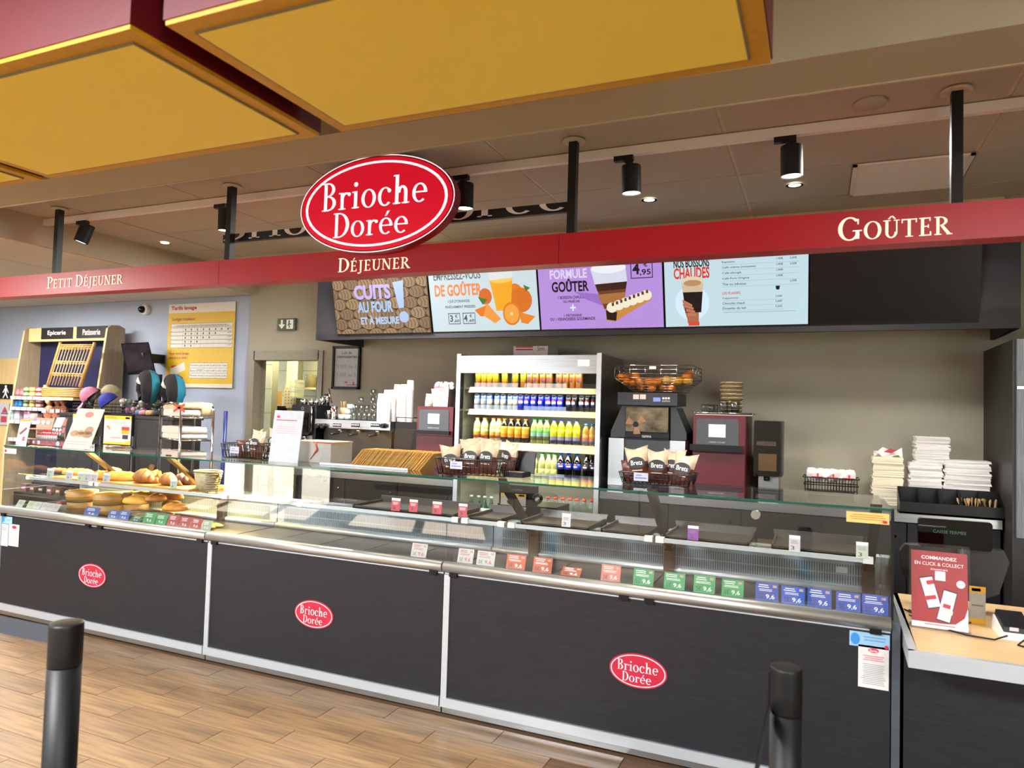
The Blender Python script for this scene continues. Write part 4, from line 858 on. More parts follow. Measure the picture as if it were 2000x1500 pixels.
for k in range(3):
    a = math.radians(-90+120*k+8); d = V((math.cos(a), 0, math.sin(a))); e_ = V((-d.z, 0, d.x)); sp.face([c+d*.02-e_*.012, c+d*.075-e_*.03, c+d*.075+e_*.03, c+d*.02+e_*.012], 1)
sp.build('squeezer', [m_black, mat('bronze_cup', '#a77a55', .4, noise=.3)], wn)
for pts in (((90, 1080), (240, 740), (295, 740), (290, 1170), (85, 1170)), ((925, 760), (1000, 760), (1145, 1110), (1145, 1215), (920, 1215))):
    pl = [J(*p) for p in pts]; MB().prism([(p.x, p.z) for p in pl], (0, YJ+.01, 0), EX, EZ, V((0, 1, 0)), .28).build('side_wing', m_ju, jm)
A, B = J(290, 1120), J(905, 1190); MB().box(A.x, B.x, YJ-.004, YJ+.02, B.z, A.z).build('name_bar', m_black, jm)
MB().text('zummo', J(590, 1162, YJ-.006), EX, EZ, .07, .016).build('lettering', ink('#d4d6d8'), jm)
A, B = J(290, 1200), J(910, 1430); MB().box(A.x, B.x, YJ-.002, YJ+.03, WT+.03, A.z).build('front_cover', m_ju, jm)
for a_, b_, y_ in ((62, 275, 1178), (915, 1130, 1218)):
    A, B = J(a_, y_), J(b_, y_); MB().box(A.x, B.x, YJ+.005, YJ+.3, WT, A.z).build('pillar', m_trim, jm)
bk = thing('orange_basket', J(650, 540), 'chrome wire basket of oranges on top of the juice machine', 'basket')
def rim(x0, x1, y0, y1, z): return [V((x0, y0, z)), V((x1, y0, z)), V((x1, y1, z)), V((x0, y1, z)), V((x0, y0, z))]
L0, R0 = J(160, 300).x, J(1245, 300).x; zt, zm, zb = J(600, 170).z, J(600, 345).z, J(600, 525).z
wb = MB()
for z in (zt, zt-(zt-zm)*.33, zt-(zt-zm)*.66, zm): wb.tube(rim(L0, R0, YJ-.03, YJ+.38, z), .0028, 5)
li, ri = J(390, 520).x, J(1060, 520).x
for k in range(6):
    f_ = k/5; wb.tube(rim(L0+(li-L0)*f_, R0+(ri-R0)*f_, YJ-.03+.09*f_, YJ+.38-.06*f_, zm+(zb-zm)*f_), .0022, 5)
for k in range(6):
    x = L0+(R0-L0)*k/5
    for y in (YJ-.03, YJ+.38): wb.tube([(x, y, zt), (x, y, zm)], .0026, 5)
for x in (L0, R0):
    for k in range(4): y = YJ-.03+.41*k/3; wb.tube([(x, y, zt), (x, y, zm)], .0026, 5)
for k in range(14): x = li+(ri-li)*k/13; wb.tube([(x, YJ+.06, zb), (x, YJ+.32, zb)], .002, 5)
for x, xi in ((L0, li), (R0, ri)):
    for y, yi in ((YJ-.03, YJ+.06), (YJ+.38, YJ+.32)): wb.tube([(x, y, zm), (xi, yi, zb)], .0028, 5)
wb.build('wire_frame', m_chrome, bk)
MB().rect(J(677, 200, YJ-.035), EX, EZ, .05, .022).build('tag', m_paper, bk)
m_or = mat('orange_peel', '#d9801f', .5, noise=.6, nscale=(40, 40, 40), c2='#c9701a', bump=.2, rnd=.1); m_or2 = mat('yellow_orange_peel', '#cf9a2c', .5, noise=.6, nscale=(40, 40, 40), c2='#b98d28', bump=.2)
og = None
SP = [(225, 340, 0), (270, 330, .06), (345, 320, .12), (435, 318, .03), (300, 390, .03), (400, 410, .05), (490, 400, .02), (560, 395, .08), (620, 400, .03), (690, 405, .04), (760, 390, .05), (870, 375, .03), (950, 385, .06), (1020, 390, .02), (1090, 380, .05), (1150, 330, .04), (1190, 300, .1), (1170, 390, .02), (660, 490, .05), (830, 470, .08), (940, 480, .06), (520, 470, .07)]
for k, (x, y, dy) in enumerate(SP):
    c = J(x, y, YJ+.1+dy); m_ = m_or2 if k in (11, 12, 13, 17) else m_or
    o = MB().ball((0, 0, 0), .036, .036, .034).build('orange', m_, None, loc=(0, 0, 0)) if og is None or m_ is not og[1] else None
    if o is None: o = og[0].copy(); col.objects.link(o)
    else: og = (o, m_)
    o.location = c; o.rotation_euler = (R.random(), R.random(), R.random())
    o['label'] = 'yellowish orange in the wire basket on the juice machine' if m_ is m_or2 else 'deep orange fruit in the wire basket on the juice machine'; o['category'] = 'orange'; o['group'] = 'yellowish oranges' if m_ is m_or2 else 'oranges in the basket'
# ---- tray, glasses and baskets on the right oven
st = MB().box(a2+.015, b2+.04, 5.27, 5.6, z2_, z2_+.006)
for y in (5.27, 5.6): st.tube([(a2+.01, y, z2_+.016), (b2+.04, y, z2_+.016)], .006)
for x in (a2+.01, b2+.04): st.tube([(x, 5.27, z2_+.016), (x, 5.6, z2_+.016)], .006)
tag(st.build('steel_tray', m_chrome, loc=((a2+b2)/2, 5.4, z2_)), 'steel tray with rolled edges on top of the right burgundy oven', 'tray')
m_gl = glass('drinking_glass', (.78, .82, .82), ior=1.6)
def glass_obj(r0, r1, h, label, group):
    o = MB().lathe([(0, .004), (r0, .003), (r1, h), (r1-.002, h), (r0-.003, .008), (0, .008)], (0, 0, 0), 14).build('drinking_glass', m_gl, None, loc=(0, 0, 0)); return tag(o, label, 'glass', group)
GLN = ('first', 'second', 'third', 'fourth')
g1 = glass_obj(.016, .019, .072, 'small clear glass on the steel tray above the right oven', 'small glasses on the right oven'); g2 = glass_obj(.03, .036, .105, 'tall clear glass on the steel tray above the right oven', 'tall glasses on the right oven')
for k, x in enumerate((1374, 1382, 1390, 1397)):
    p = at(x, 800, 5.32); g_ = g1 if k == 0 else dup(g1, (0, 0, 0)); g_.location = (p.x, 5.32+.03*(k % 2), z2_+.007); g_['label'] = GLN[k]+' small clear glass from the left on the steel tray above the right oven'
for k, x in enumerate((1414, 1436)):
    p = at(x, 795, 5.34); g_ = g2 if k == 0 else dup(g2, (0, 0, 0)); g_.location = (p.x, 5.34, z2_+.007); g_['label'] = ('left', 'right')[k]+' tall clear glass on the steel tray above the right oven'
m_wick = mat('pale_wicker', '#b8a987', .7, noise=1.2, nscale=(40, 40, 160), c2='#7f7052', bump=.5)
wk = MB().lathe([(0, .002), (.062, 0), (.075, .03), (.08, .034), (.083, .03), (.078, .04), (.06, .012), (0, .01)], (0, 0, 0), 22)
bc = at(1430, 770, 5.48)
for k in range(8):
    o = wk.build('wicker_basket', m_wick, None, loc=(0, 0, 0)) if k == 0 else o0.copy()
    if k == 0: o0 = o
    else: col.objects.link(o)
    o.location = (bc.x+R.uniform(-.006, .006), 5.46, z2_+.008+k*.0285); o.rotation_euler = (0, 0, R.random()*6)
    tag(o, ('bottom', 'second', 'third', 'fourth', 'fifth', 'sixth', 'seventh', 'topmost')[k]+' wicker bread basket, counted from the bottom, in the stack on the right oven', 'basket', 'stacked wicker baskets')
# ---- coffee bean machine
xa, xb, za, zb = fbox((1472, 822, 1524, 931), 5.3)
cm = thing('bean_coffee_machine', ((xa+xb)/2, 5.45, WT), 'slim black coffee machine with glass front right of the oven', 'coffee machine')
MB().box(xa, xb+.01, 5.33, 5.62, za, zb).build('case', mat('dark_steel_case', '#4a4a48', .35, .7, noise=.4, nscale=(3, 3, 60)), cm)
r = .03; out = [(xb-r+r*math.cos(a), zb-.012+.012*math.sin(a)) for a in (0, PI/4, PI/2)]+[(xa+.012, zb), (xa, zb-.012)]+[(xa+r-r*math.cos(a), za+r-r*math.sin(a)) for a in (0, PI/6, PI/3, PI/2)]+[(xb-r+r*math.sin(a), za+r-r*math.cos(a)) for a in (0, PI/6, PI/3, PI/2)]
MB().prism(out, (0, 5.335, 0), EX, EZ, NY, .035).build('door', mat('gloss_black', '#060606', .06, noise=.2), cm)
MB().rect(((xa+xb)/2-.005, 5.2985, zb-.16), EX, EZ, .13, .03).build('bean_window', mat('coffee_beans', '#4a3626', .4, noise=1.2, nscale=(60, 60, 60), c2='#1d140e'), cm)
MB().rect(((xa+xb)/2+.005, 5.2985, za+.1), EX, EZ, .12, .12).build('lower_panel', mat('amber_panel', '#6d5332', .3, .3, noise=.6, nscale=(4, 4, 20), c2='#4c3a22'), cm)
MB().box(xa+.03, xb-.01, 5.36, 5.6, WT, za).build('stand', m_steel, cm)
MB().cyl(((xa+xb)/2, 5.33, za-.03), ((xa+xb)/2, 5.33, za), .02).build('spout', m_black, cm)
# ---- napkins
m_nap = mat('napkin_paper', '#e9e6e2', .8, noise=.5, nscale=(6, 6, 90), c2='#cfccc9'); m_napc = mat('cream_napkin_paper', '#e4ddc6', .8, noise=.5, nscale=(6, 6, 90), c2='#d2caaf')
def stack(box, Y, n, m_, label, dep=.17, base=None, wob=.007):
    n = int(n*1.7)
    xa, xb, za, zb = fbox(box, Y); za = base or za; t = thing('napkin_stack', ((xa+xb)/2, Y+dep/2, za), label, 'napkin stack', 'stacks of napkins on the rear counter'); h = (zb-za)/n
    for k in range(n):
        dx, dy = R.uniform(-wob, wob), R.uniform(-wob, wob); kk = R.uniform(-.003, .004)
        MB().hexa([(xa+dx, Y+dy, za+k*h), (xb+dx, Y+dy+kk, za+k*h), (xb+dx, Y+dep, za+k*h), (xa+dx, Y+dep, za+k*h), (xa+dx+kk, Y+dy-.002, za+(k+.97)*h), (xb+dx-.004, Y+dy, za+(k+.97+kk*40)*h), (xb+dx, Y+dep, za+(k+.97)*h), (xa+dx, Y+dep, za+(k+.97)*h)]).build('bundle', m_, t)
    return t
stack((1704, 893, 1765, 972), 5.5, 14, m_napc, 'cream napkin stack, leftmost of the three, with a red printed bag on top', base=WT)
stack((1777, 905, 1842, 972), 5.46, 15, m_nap, 'white napkin stack in the middle, lower part', base=WT)
stack((1789, 853, 1856, 908), 5.48, 11, m_nap, 'white napkin stack set askew on top of the middle one')
stack((1846, 900, 1935, 968), 5.4, 13, m_nap, 'widest napkin stack, against the dark cabinet at the right', base=WT)
c = at(1735, 893, 5.55); b = MB()
b.grid([[c+V((-.09+.03*i, .02*j, .0+.02*math.sin(i*1.7+j)+j*.012)) for i in range(7)] for j in range(5)]); b.build('x', m_nap, None, loc=c); o = bpy.data.objects['x']; o.name = 'plastic_wrapper'
tag(o, 'crumpled wrapper with red print on the cream napkin stack', 'wrapper'); MB().face([c+V((-.03, -.002, .035)), c+V((.02, -.002, .028)), c+V((.05, -.002, .05)), c+V((.01, -.002, .06))]).build('print', ink('#a8303a'), o)
# black wire basket of napkin packs
xa, xb, za, zb = fbox((1572, 934, 1675, 962), 5.35); nb = thing('napkin_basket', ((xa+xb)/2, 5.42, za), 'black wire basket of wrapped napkins right of the coffee machine', 'basket')
b = MB().box(xa+.02, xb-.02, 5.38, 5.5, za-.05, za+.004)
for z, e_ in ((zb, .012), ((za+zb)/2, .006), (za, 0)): b.tube(rim(xa-e_, xb+e_, 5.35-e_, 5.52+e_, z), .0035, 5)
for k in range(19):
    x = xa+(xb-xa)*k/18
    for y in (5.35, 5.52): b.tube([(x, y, za), (x, y, zb)], .002, 4)
b.build('wire_frame', m_black, nb)
for k in range(3):
    c = V((xa+(xb-xa)*(.2+.3*k), 5.42, zb+.012)); b = MB().ball(c, .06, .045, .042, 12, 7)
    for v_ in b.v: v_ += V((R.uniform(-.006, .006), R.uniform(-.006, .006), R.uniform(-.008, .008)+.3*abs(v_.x-c.x)*(v_.z > c.z)))
    for f_ in range(len(b.s)): b.s[f_] = False
    o = b.build('napkin_pack', m_nap, None, loc=c)
    tag(o, ('leftmost', 'middle', 'rightmost')[k]+' wrapped napkin pack with red print in the black basket', 'napkins', 'napkin packs in the basket'); MB().rect(c+V((.01, -.052, -.012)), EX, EZ, .07, .012).rect(c+V((.015, -.0525, .0)), EX, EZ, .012, .03).build('print', ink('#c13240'), o)
# ---- espresso machine, grinder and crockery
YE = 5.24
def E6(x, y, Y=YE): return at(560+x*.15, 720+y*.15, Y)
em = thing('espresso_machine', (E6(850, 900).x, YE+.2, WT), 'wide steel espresso machine with three group heads, loaded with cups', 'coffee machine')
A, B = E6(370, 655), E6(1345, 805); ez = A.z
MB().box(A.x, B.x, YE, YE+.03, B.z, A.z).build('front_panel', m_steel, em)
MB().box(A.x+.01, B.x+.02, YE+.03, YE+.4, B.z-.01, A.z).build('body', m_black, em)
MB().box(A.x+.01, B.x-.06, YE+.12, YE+.38, WT+.07, B.z).build('splash_back', MATS['dark_steel_case'], em)
MB().box(A.x, B.x+.02, YE-.02, YE+.4, WT+.01, WT+.07).build('drip_base', MATS['dark_steel_case'], em)
for x in (700, 940, 1190):
    c = E6(x, 900, YE+.06); g = MB().cyl((c.x, YE+.06, B.z), (c.x, YE+.06, B.z-.035), .03, n=16).build('group_head', m_chrome, em)
    MB().cyl((c.x, YE+.03, B.z-.045), (c.x, YE-.09, B.z-.055), .011).build('filter_handle', m_black, g)
for x in (655, 895, 1150):
    c = E6(x, 737, YE-.002); k = MB().box(c.x-.045, c.x+.045, YE-.004, YE, c.z-.016, c.z+.016).build('key_strip', m_black, em)
    b = MB()
    for q in range(5): b.rect((c.x-.034+q*.017, YE-.0048, c.z+.003), EX, EZ, .011, .012)
    b.build('keys', ink('#c9cbcd'), k)
for x, w_ in ((430, .028), (500, .028), (1275, .03)):
    c = E6(x, 745); MB().cyl((c.x, YE-.05, c.z), (c.x, YE, c.z), .02, .024, 14).build('steam_knob', m_black, em)
MB().tube(rim(E6(1390, 650).x, E6(1665, 650).x, YE+.05, YE+.3, ez+.04), .004, 5).tube([(E6(1390, 650).x, YE+.05, ez), (E6(1390, 650).x, YE+.05, ez+.04)], .004, 5).tube([(E6(1665, 650).x, YE+.05, ez), (E6(1665, 650).x, YE+.05, ez+.04)], .004, 5).build('cup_rail', m_black, em)
MB().box(B.x+.02, E6(1668, 700).x, YE+.04, YE+.36, WT+.1, ez).build('side_housing', m_black, em)
# paper cup stacks
m_cup = mat('white_paper_cup', '#ddd6d4', .6, noise=.2, nscale=(8, 8, 8))
cupm = MB().lathe([(.036, 0), (.037, .003), (.036, .006), (.0275, .095), (0, .095)], (0, 0, 0), 14)
def cups(x, ytop, row, label):
    p = E6(x, 660, YE+.1+row*.075); top = E6(x, ytop, YE+.1+row*.075).z
    n = max(2, int((top-ez-.095)/.0125)+1)
    t = thing('paper_cup_stack', (p.x, p.y, ez), label, 'cup stack', 'paper cup stacks on the espresso machine')
    c0 = None
    for k in range(n):
        if c0 is None: c0 = o = cupm.build('cup', m_cup, None, loc=(0, 0, 0)); o.parent = t
        else: o = c0.copy(); col.objects.link(o)
        o.location = (0, 0, k*.0125)
    b = MB(); z = ez+(n-1)*.0125+.075; b.tube([(p.x-.027, p.y-.014, z-.012), (p.x, p.y-.031, z-.003), (p.x+.024, p.y-.018, z+.008)], .0022, 4)
    b.build('red_ribbon_print', ink('#b8303c'), t)
for a in ((1222, 320, 0, 'leftmost tall stack of white paper cups'), (1300, 395, -.5, 'short stack of white paper cups in front'), (1298, 272, 1, 'stack of paper cups behind the short front stack'), (1370, 268, .4, 'fourth stack of paper cups from the left'), (1428, 190, 1, 'tall stack of paper cups with dark print, left of the last two'), (1515, 205, .5, 'second to last stack of paper cups'), (1597, 140, .9, 'tallest stack of paper cups at the right')): cups(*a)
# clear tumblers piled on the machine
gt_ = MB().lathe([(.03, 0), (.031, .002), (.026, .07), (.0, .07), ], (0, 0, 0), 12)
gl0 = None
for k, (x, lay, row) in enumerate(((870, 0, 0), (940, 0, .3), (1010, 0, .1), (1075, 0, .4), (1140, 0, 0), (900, 1, .3), (970, 1, .2), (1040, 1, .5), (1135, 1, .1), (960, 2, .3), (1120, 2, .15), (1118, 3, .15), (870, 1, 0))):
    p = E6(x, 660, YE+.07+row*.2); o = gt_.build('tumbler', m_gl, None, loc=(0, 0, 0)) if gl0 is None else gl0.copy()
    if gl0 is None: gl0 = o
    else: col.objects.link(o)
    o.location = (p.x, p.y, ez+.001+lay*.071); tag(o, ('leftmost tumbler of the lower row', 'second tumbler of the lower row', 'middle tumbler of the lower row', 'fourth tumbler of the lower row', 'rightmost tumbler of the lower row', 'second tumbler of the upper row', 'third tumbler of the upper row', 'fourth tumbler of the upper row', 'rightmost tumbler of the upper row', 'left tumbler of the third row', 'right tumbler of the third row', 'single topmost tumbler of the tall pile', 'leftmost tumbler of the upper row')[k]+' on the espresso machine', 'glass', 'tumblers on the espresso machine')
m_porc = mat('white_porcelain', '#cfd6d8', .25, noise=.2)
def ecup():
    o = MB().lathe([(.016, 0), (.027, .01), (.03, .048), (.028, .048), (.024, .012), (0, .008)], (0, 0, 0), 14).build('espresso_cup', m_porc, None, loc=(0, 0, 0))
    MB().tube([(.028, 0, .04), (.042, 0, .038), (.042, 0, .02), (.026, 0, .014)], .004, 5).build('handle', m_porc, o); return tag(o, '', 'cup', 'espresso cups')
for k, (x, lay, lb) in enumerate(((715, 0, 'white espresso cup at the left of the cup pile'), (790, 0, 'bottom white espresso cup of the small pile'), (795, 1, 'middle white espresso cup of the small pile'), (820, 2, 'topmost pale blue-white espresso cup of the pile'))):
    o = ecup(); p = E6(x, 655, YE+.05); o.location = (p.x, p.y, ez+.001+lay*.047); o['label'] = lb
p = E6(617, 655, YE+.06); j = MB().lathe([(0, 0), (.033, 0), (.034, .004), (.034, .1), (.03, .108), (0, .108)], (p.x, p.y, ez), 18).build('shaker', m_chrome, None, loc=(p.x, p.y, ez)); tag(j, 'shiny steel cocoa shaker at the left end of the espresso machine', 'shaker')
MB().lathe([(.035, .108), (.035, .118), (.02, .124), (0, .124)], (p.x, p.y, ez), 18).build('lid', m_chrome, j)
p = E6(548, 655, YE+.08); j = MB().lathe([(0, 0), (.026, 0), (.022, .06), (.024, .085), (.022, .085), (0, .08)], (p.x, p.y, ez), 16).build('milk_jug', m_chrome, None, loc=(p.x, p.y, ez)); tag(j, 'small steel milk jug left of the cocoa shaker', 'jug')
MB().tube([(p.x-.024, p.y, ez+.07), (p.x-.05, p.y, ez+.06), (p.x-.024, p.y, ez+.02)], .004, 5).build('handle', m_chrome, j)
p = E6(745, 640, YE+.16); sc_ = thing('stirrer_cup', (p.x, p.y, ez), 'cup of wooden stirrers behind the espresso cups', 'cup'); MB().lathe([(0, 0), (.03, 0), (.04, .11), (.037, .11), (0, .02)], (p.x, p.y, ez), 14).build('cup', mat('brown_card', '#a58a6c', .7, noise=.3), sc_)
s0 = None
for k in range(12):
    a = R.uniform(0, 6.28); o = MB().obox((0, 0, .075), EX, V((0, 1, 0)), EZ, .007, .0015, .15).build('stirrer', mat('birch_wood', '#b08c62', .6, noise=.4, nscale=(4, 4, 80)), None, loc=(0, 0, 0)) if s0 is None else s0.copy()
    if s0 is None: s0 = o
    else: col.objects.link(o)
    o.parent = sc_; o.location = (.018*math.cos(a), .018*math.sin(a), .02); o.rotation_euler = (R.uniform(-.22, .22), R.uniform(-.22, .22), a)
# grinder
YG = 5.22
gr = thing('coffee_grinder', (at(592, 900, YG).x, YG+.15, WT), 'black coffee grinder with glossy front left of the espresso machine', 'coffee grinder')
xa, xb, za, zb = fbox((569, 790, 605, 850), YG)
out = [(xa+.012, zb), (xa, zb-.012), (xa+.012, za+.03), (xa+.05, za), (xb-.03, za), (xb, za+.02), (xb, zb-.015), (xb-.015, zb)]
MB().prism(out, (0, YG, 0), EX, EZ, V((0, 1, 0)), .26).build('head', m_black, gr)
MB().box(xa+.02, xb-.015, YG-.012, YG, za+.03, zb-.075).build('front_glass', MATS['gloss_black'], gr)
MB().flat(ring(0, 0, .014, .014, .003, .003), ((xa+xb)/2+.02, YG-.0015, zb-.035), EX, EZ).build('emblem', ink('#8d8d8d'), gr)
MB().cyl(((xa+xb)/2, YG+.07, za-.04), ((xa+xb)/2, YG+.07, za+.002), .03, n=16).build('spout', m_chrome, gr)
MB().box(xa+.015, xb-.005, YG+.08, YG+.24, WT, za+.01).build('column', m_steel, gr)
MB().box(xb+.004, E6(370, 700).x-.006, YG+.04, YG+.26, WT, zb-.005).build('side_module', m_black, gr)
MB().tube([(xb+.003, YG+.02, zb-.01), (xb+.008, YG+.015, (za+zb)/2), (xb+.002, YG+.02, za+.03)], .006, 6).build('chrome_strip', m_chrome, gr)
for k, (x, w_, h, lb) in enumerate(((225, .036, .05, 'widest steel pot on top of the grinder'), (325, .026, .045, 'second steel pot on top of the grinder'), (390, .02, .045, 'narrow steel pot on top of the grinder'), (462, .026, .075, 'tall dark steel beaker beside the pots'))):
    p = E6(x, 460, YG+.13); o = MB().lathe([(0, 0), (w_*.9, 0), (w_, h*.7), (w_*.85, h), (0, h)], (p.x, p.y, zb-.001), 16).build('steel_pot', m_chrome, None, loc=(p.x, p.y, zb)); tag(o, lb, 'pot', 'steel pots on the grinder'); MB().ball((p.x, p.y, zb+h+.004), .007, n=8, k=5).build('lid_knob', m_chrome, o)
p = E6(520, 460, YG+.2); o = MB().lathe([(0, 0), (.03, 0), (.034, .11), (0, .11)], (p.x, p.y, zb-.005), 16).build('tamper_pot', m_chrome, None, loc=(p.x, p.y, zb)); tag(o, 'tallest steel container behind the grinder, with a knife in it', 'pot'); MB().obox((p.x+.04, p.y, zb+.09), V((.96, 0, .28)), V((0, 1, 0)), V((-.28, 0, .96)), .014, .003, .14).build('knife', m_chrome, o)
# tub of napkins and paper cups on the left oven
p = at(866, 792, 5.36); tb = thing('napkin_tub', (p.x, p.y, z1_), 'translucent tub of printed napkins on the left oven', 'tub')
MB().grid([[V((p.x+sx*w_, p.y+sy*w_*.8, z1_+.001+z)) for sx, sy in ((-1, -1), (1, -1), (1, 1), (-1, 1))] for w_, z in ((.07, 0), (.085, .15))], 0, False, True, True).build('tub', mat('frosted_plastic', '#d3cbc2', .4, noise=.2), tb)
MB().rect((p.x-.01, p.y-.081, z1_+.1), EX, EZ, .05, .008).rect((p.x-.01, p.y-.078, z1_+.08), EX, EZ, .05, .008).build('faint_print', ink('#a89a8c'), tb)
b = MB()
for k in range(5): c = V((p.x-.06+.03*k, p.y+R.uniform(-.03, .03), z1_+.165)); b.ball(c, .036, .04, .045, 9, 6)
for v_ in b.v: v_ += V((R.uniform(-.008, .008), R.uniform(-.006, .006), R.uniform(-.012, .012)))
b.s = [False]*len(b.s)
b.build('napkins', m_nap, tb); MB().rect((p.x, p.y-.087, z1_+.165), EX, EZ, .1, .01).rect((p.x, p.y-.0875, z1_+.178), EX, EZ, .012, .03).build('print', ink('#a8404a'), tb)
q = at(838, 792, 5.34); t = thing('paper_cup_stack', (q.x, q.y, z1_), 'plain paper cup stack on the left oven beside the tub', 'cup stack'); c0 = None
for k in range(2):
    c0 = o = cupm.build('cup', mat('plain_card_cup', '#c9bfac', .6, noise=.2), None, loc=(0, 0, 0)) if c0 is None else c0.copy()
    if k: col.objects.link(o)
    o.parent = t; o.location = (0, 0, k*.014)
# ================================================================== on the glass top
def base(x, y): return atz(x, y, TOPZ)
m_wire = mat('black_wire', '#141215', .4, .3, noise=.2)
m_bagb = mat('chips_bag_brown', '#683c31', .36, .15, noise=.7, nscale=(9, 9, 9), c2='#532517', bump=.3); m_bagc = mat('chips_bag_cream', '#cdb99f', .4, .1, noise=.6, nscale=(10, 10, 10), c2='#b39b7d', bump=.3)
def bag(w_=.06, h=.084, d=.034):
    """pillow bag with crimped top, cream above and brown below, dark oval badge"""
    n, k = 11, 13; rowsF, rowsB = [], []; ph = R.uniform(0, 6)
    for i in range(k):
        v = i/(k-1); bul = math.sin(PI*min(1, max(0, (v-.03)/.9)))**.7 if .03 < v < .93 else 0; rf, rb = [], []
        for j in range(n):
            u = j/(n-1)*2-1; e = (1-abs(u)**2.2)**.6 if abs(u) < 1 else 0
            x = u*w_*(.86+.2*abs(2*v-1)**2); z = h*2*v+(abs(u)**2*.012 if v > .9 else 0)+.004*math.sin(3*u+ph)*v
            wr = .004*math.sin(9*u+5*v+ph)*math.sin(7*v+ph)
            rf.append(V((x, -d*bul*e+wr-.004*(v > .93)*math.sin(6*u+ph), z))); rb.append(V((x, d*bul*e+wr, z)))
        rowsF.append(rf); rowsB.append(rb[::-1])
    mi = [1 if i > (k-1)*.52 else 0 for i in range(k-1)]
    o = MB().grid(rowsF, mi).grid(rowsB, mi).build('chips_bag', [m_bagb, m_bagc], None, loc=(0, 0, 0))
    c = V((0, -d*1.06, h*1.14)); lb = MB().oval(c, EX, V((0, .12, 1)).normalized(), w_*.72, h*.36).build('badge', ink('#1b1d22'), o)
    MB().text('Brets', c+V((0, -.0012, 0)), EX, V((0, .12, 1)).normalized(), w_*1.0, h*.3, 0, .012).build('lettering', ink('#e8e4dc'), lb)
    MB().rect(V((0, -d*1.02-.001, h*.66)), EX, EZ, w_*.9, h*.06).build('flavour_print', ink('#e2cdb8'), o)
    return tag(o, '', 'chips bag')
def chips_basket(box, Y, lab, bags):
    xa, xb, za, zb = span(*box, Y); za = TOPZ+.004
    t = thing('wire_basket', ((xa+xb)/2, Y+.1, TOPZ), 'black wire basket of chips bags '+lab, 'basket', 'chips baskets on the glass top'); b = MB()
    e = .016
    b.tube(rim(xa-e, xb+e, Y-e, Y+.2+e, zb), .0035, 5).tube(rim(xa, xb, Y, Y+.2, za), .003, 5).tube(rim(xa-e*.5, xb+e*.5, Y-e*.5, Y+.2+e*.5, (za+zb)/2), .002, 4)
    for k in range(17):
        f_ = k/16; 
        for y, s in ((Y, -1), (Y+.2, 1)): b.tube([(xa+(xb-xa)*f_, y, za), (xa-e+(xb-xa+2*e)*f_, y+s*e, zb)], .0028, 4)
    for k in range(9):
        f_ = k/8
        for x, s in ((xa, -1), (xb, 1)): b.tube([(x, Y+.2*f_, za), (x+s*e, Y-e+(.2+2*e)*f_, zb)], .0028, 4)
    for k in range(12): x = xa+(xb-xa)*k/11; b.tube([(x, Y, za), (x, Y+.2, za)], .0018, 4)
    b.build('wire_frame', m_wire, t)
    c = V((xa+(xb-xa)*.3, Y-e-.005, (za+zb)/2+.008)); k = MB().obox(c, EX, EZ, NY, .075, .042, .001).build('price_tag', mat('tag_lilac_white', '#d5d6ea', .5, noise=.1), t)
    MB().rect(c+V((-.01, -.0012, .008)), EX, EZ, .03, .005).rect(c+V((0, -.0012, -.006)), EX, EZ, .06, .006).build('print', ink('#6d78a8'), k)
    for (u, dy, dz, rz, ry, lb) in bags:
        o = bag(); o.location = (xa+(xb-xa)*u, Y+dy, za+dz); o.rotation_euler = (R.uniform(-.16, .02), ry, rz); o['label'] = 'brown and cream chips bag '+lb; o['group'] = 'chips bags'
chips_basket((438, 868, 522, 893), 3.53, 'at the left, beside the white leaflet', [(.62, .05, .005, -.1, .05, 'in front in the left basket, badge fully seen'), (.86, .12, .02, .25, .12, 'at the right back of the left basket'), (.42, .13, .01, -.3, -.1, 'behind the front bag in the left basket'), (.1, .08, .05, .2, 1.35, 'lying on its side in the left basket')])
chips_basket((857, 898, 985, 926), 3.50, 'in the middle, in front of the drinks fridge', [(.13, .07, -.02, .25, -.12, 'leaning left in the middle basket'), (.42, .06, .0, .1, .02, 'second from the left in the middle basket'), (.69, .05, .005, -.08, .03, 'largest in view in the middle basket'), (.9, .13, .01, -.5, .12, 'at the right end of the middle basket'), (.3, .15, .02, .1, -.1, 'behind, at the left of the middle basket'), (.56, .16, .02, .3, .08, 'behind, in the centre of the middle basket')])
chips_basket((1216, 925, 1344, 949), 3.66, 'at the right, in front of the juice machine', [(.22, .06, .01, .1, -.12, 'leftmost in the right basket, tall'), (.48, .08, 0, .15, .02, 'second in the right basket'), (.7, .12, 0, -.2, .05, 'third in the right basket, half hidden'), (.86, .05, -.01, -.1, .14, 'rightmost in the right basket, tilted'), (-.04, .05, .05, .3, 1.4, 'lying over the left rim of the right basket')])
# white leaflet board, ribbon box, straw dispenser, small card terminal
sheet('leaflet', (527, 803, 584, 905), 3.5, 'tall white leaflet with red heading standing beside the left chips basket', 'leaflet', '#cdd4dc', [('o', .1, .1, .22, .15, '#c0404c'), ('r', .1, .18, .8, .195, '#b0323e'), ('l', .1, .3, .85, .46, '#d9a3a8', 4)], tilt=.12, base=TOPZ, thick=.006)
p = base(620, 906); bx = thing('pastry_carton', (p.x, p.y, TOPZ), 'pale pastry carton with a red ribbon motif behind the leaflet', 'carton')
xa, xb, za, zb = span(575, 862, 646, 905, 3.62); MB().box(xa, xb, 3.62, 3.84, TOPZ+.001, zb-.01).build('box', mat('pale_grey_card', '#b9b7b0', .6, noise=.2), bx)
MB().box(xa-.003, xb+.003, 3.617, 3.843, zb-.01, zb).build('lid', mat('peach_card', '#d9b083', .6, noise=.2), bx)
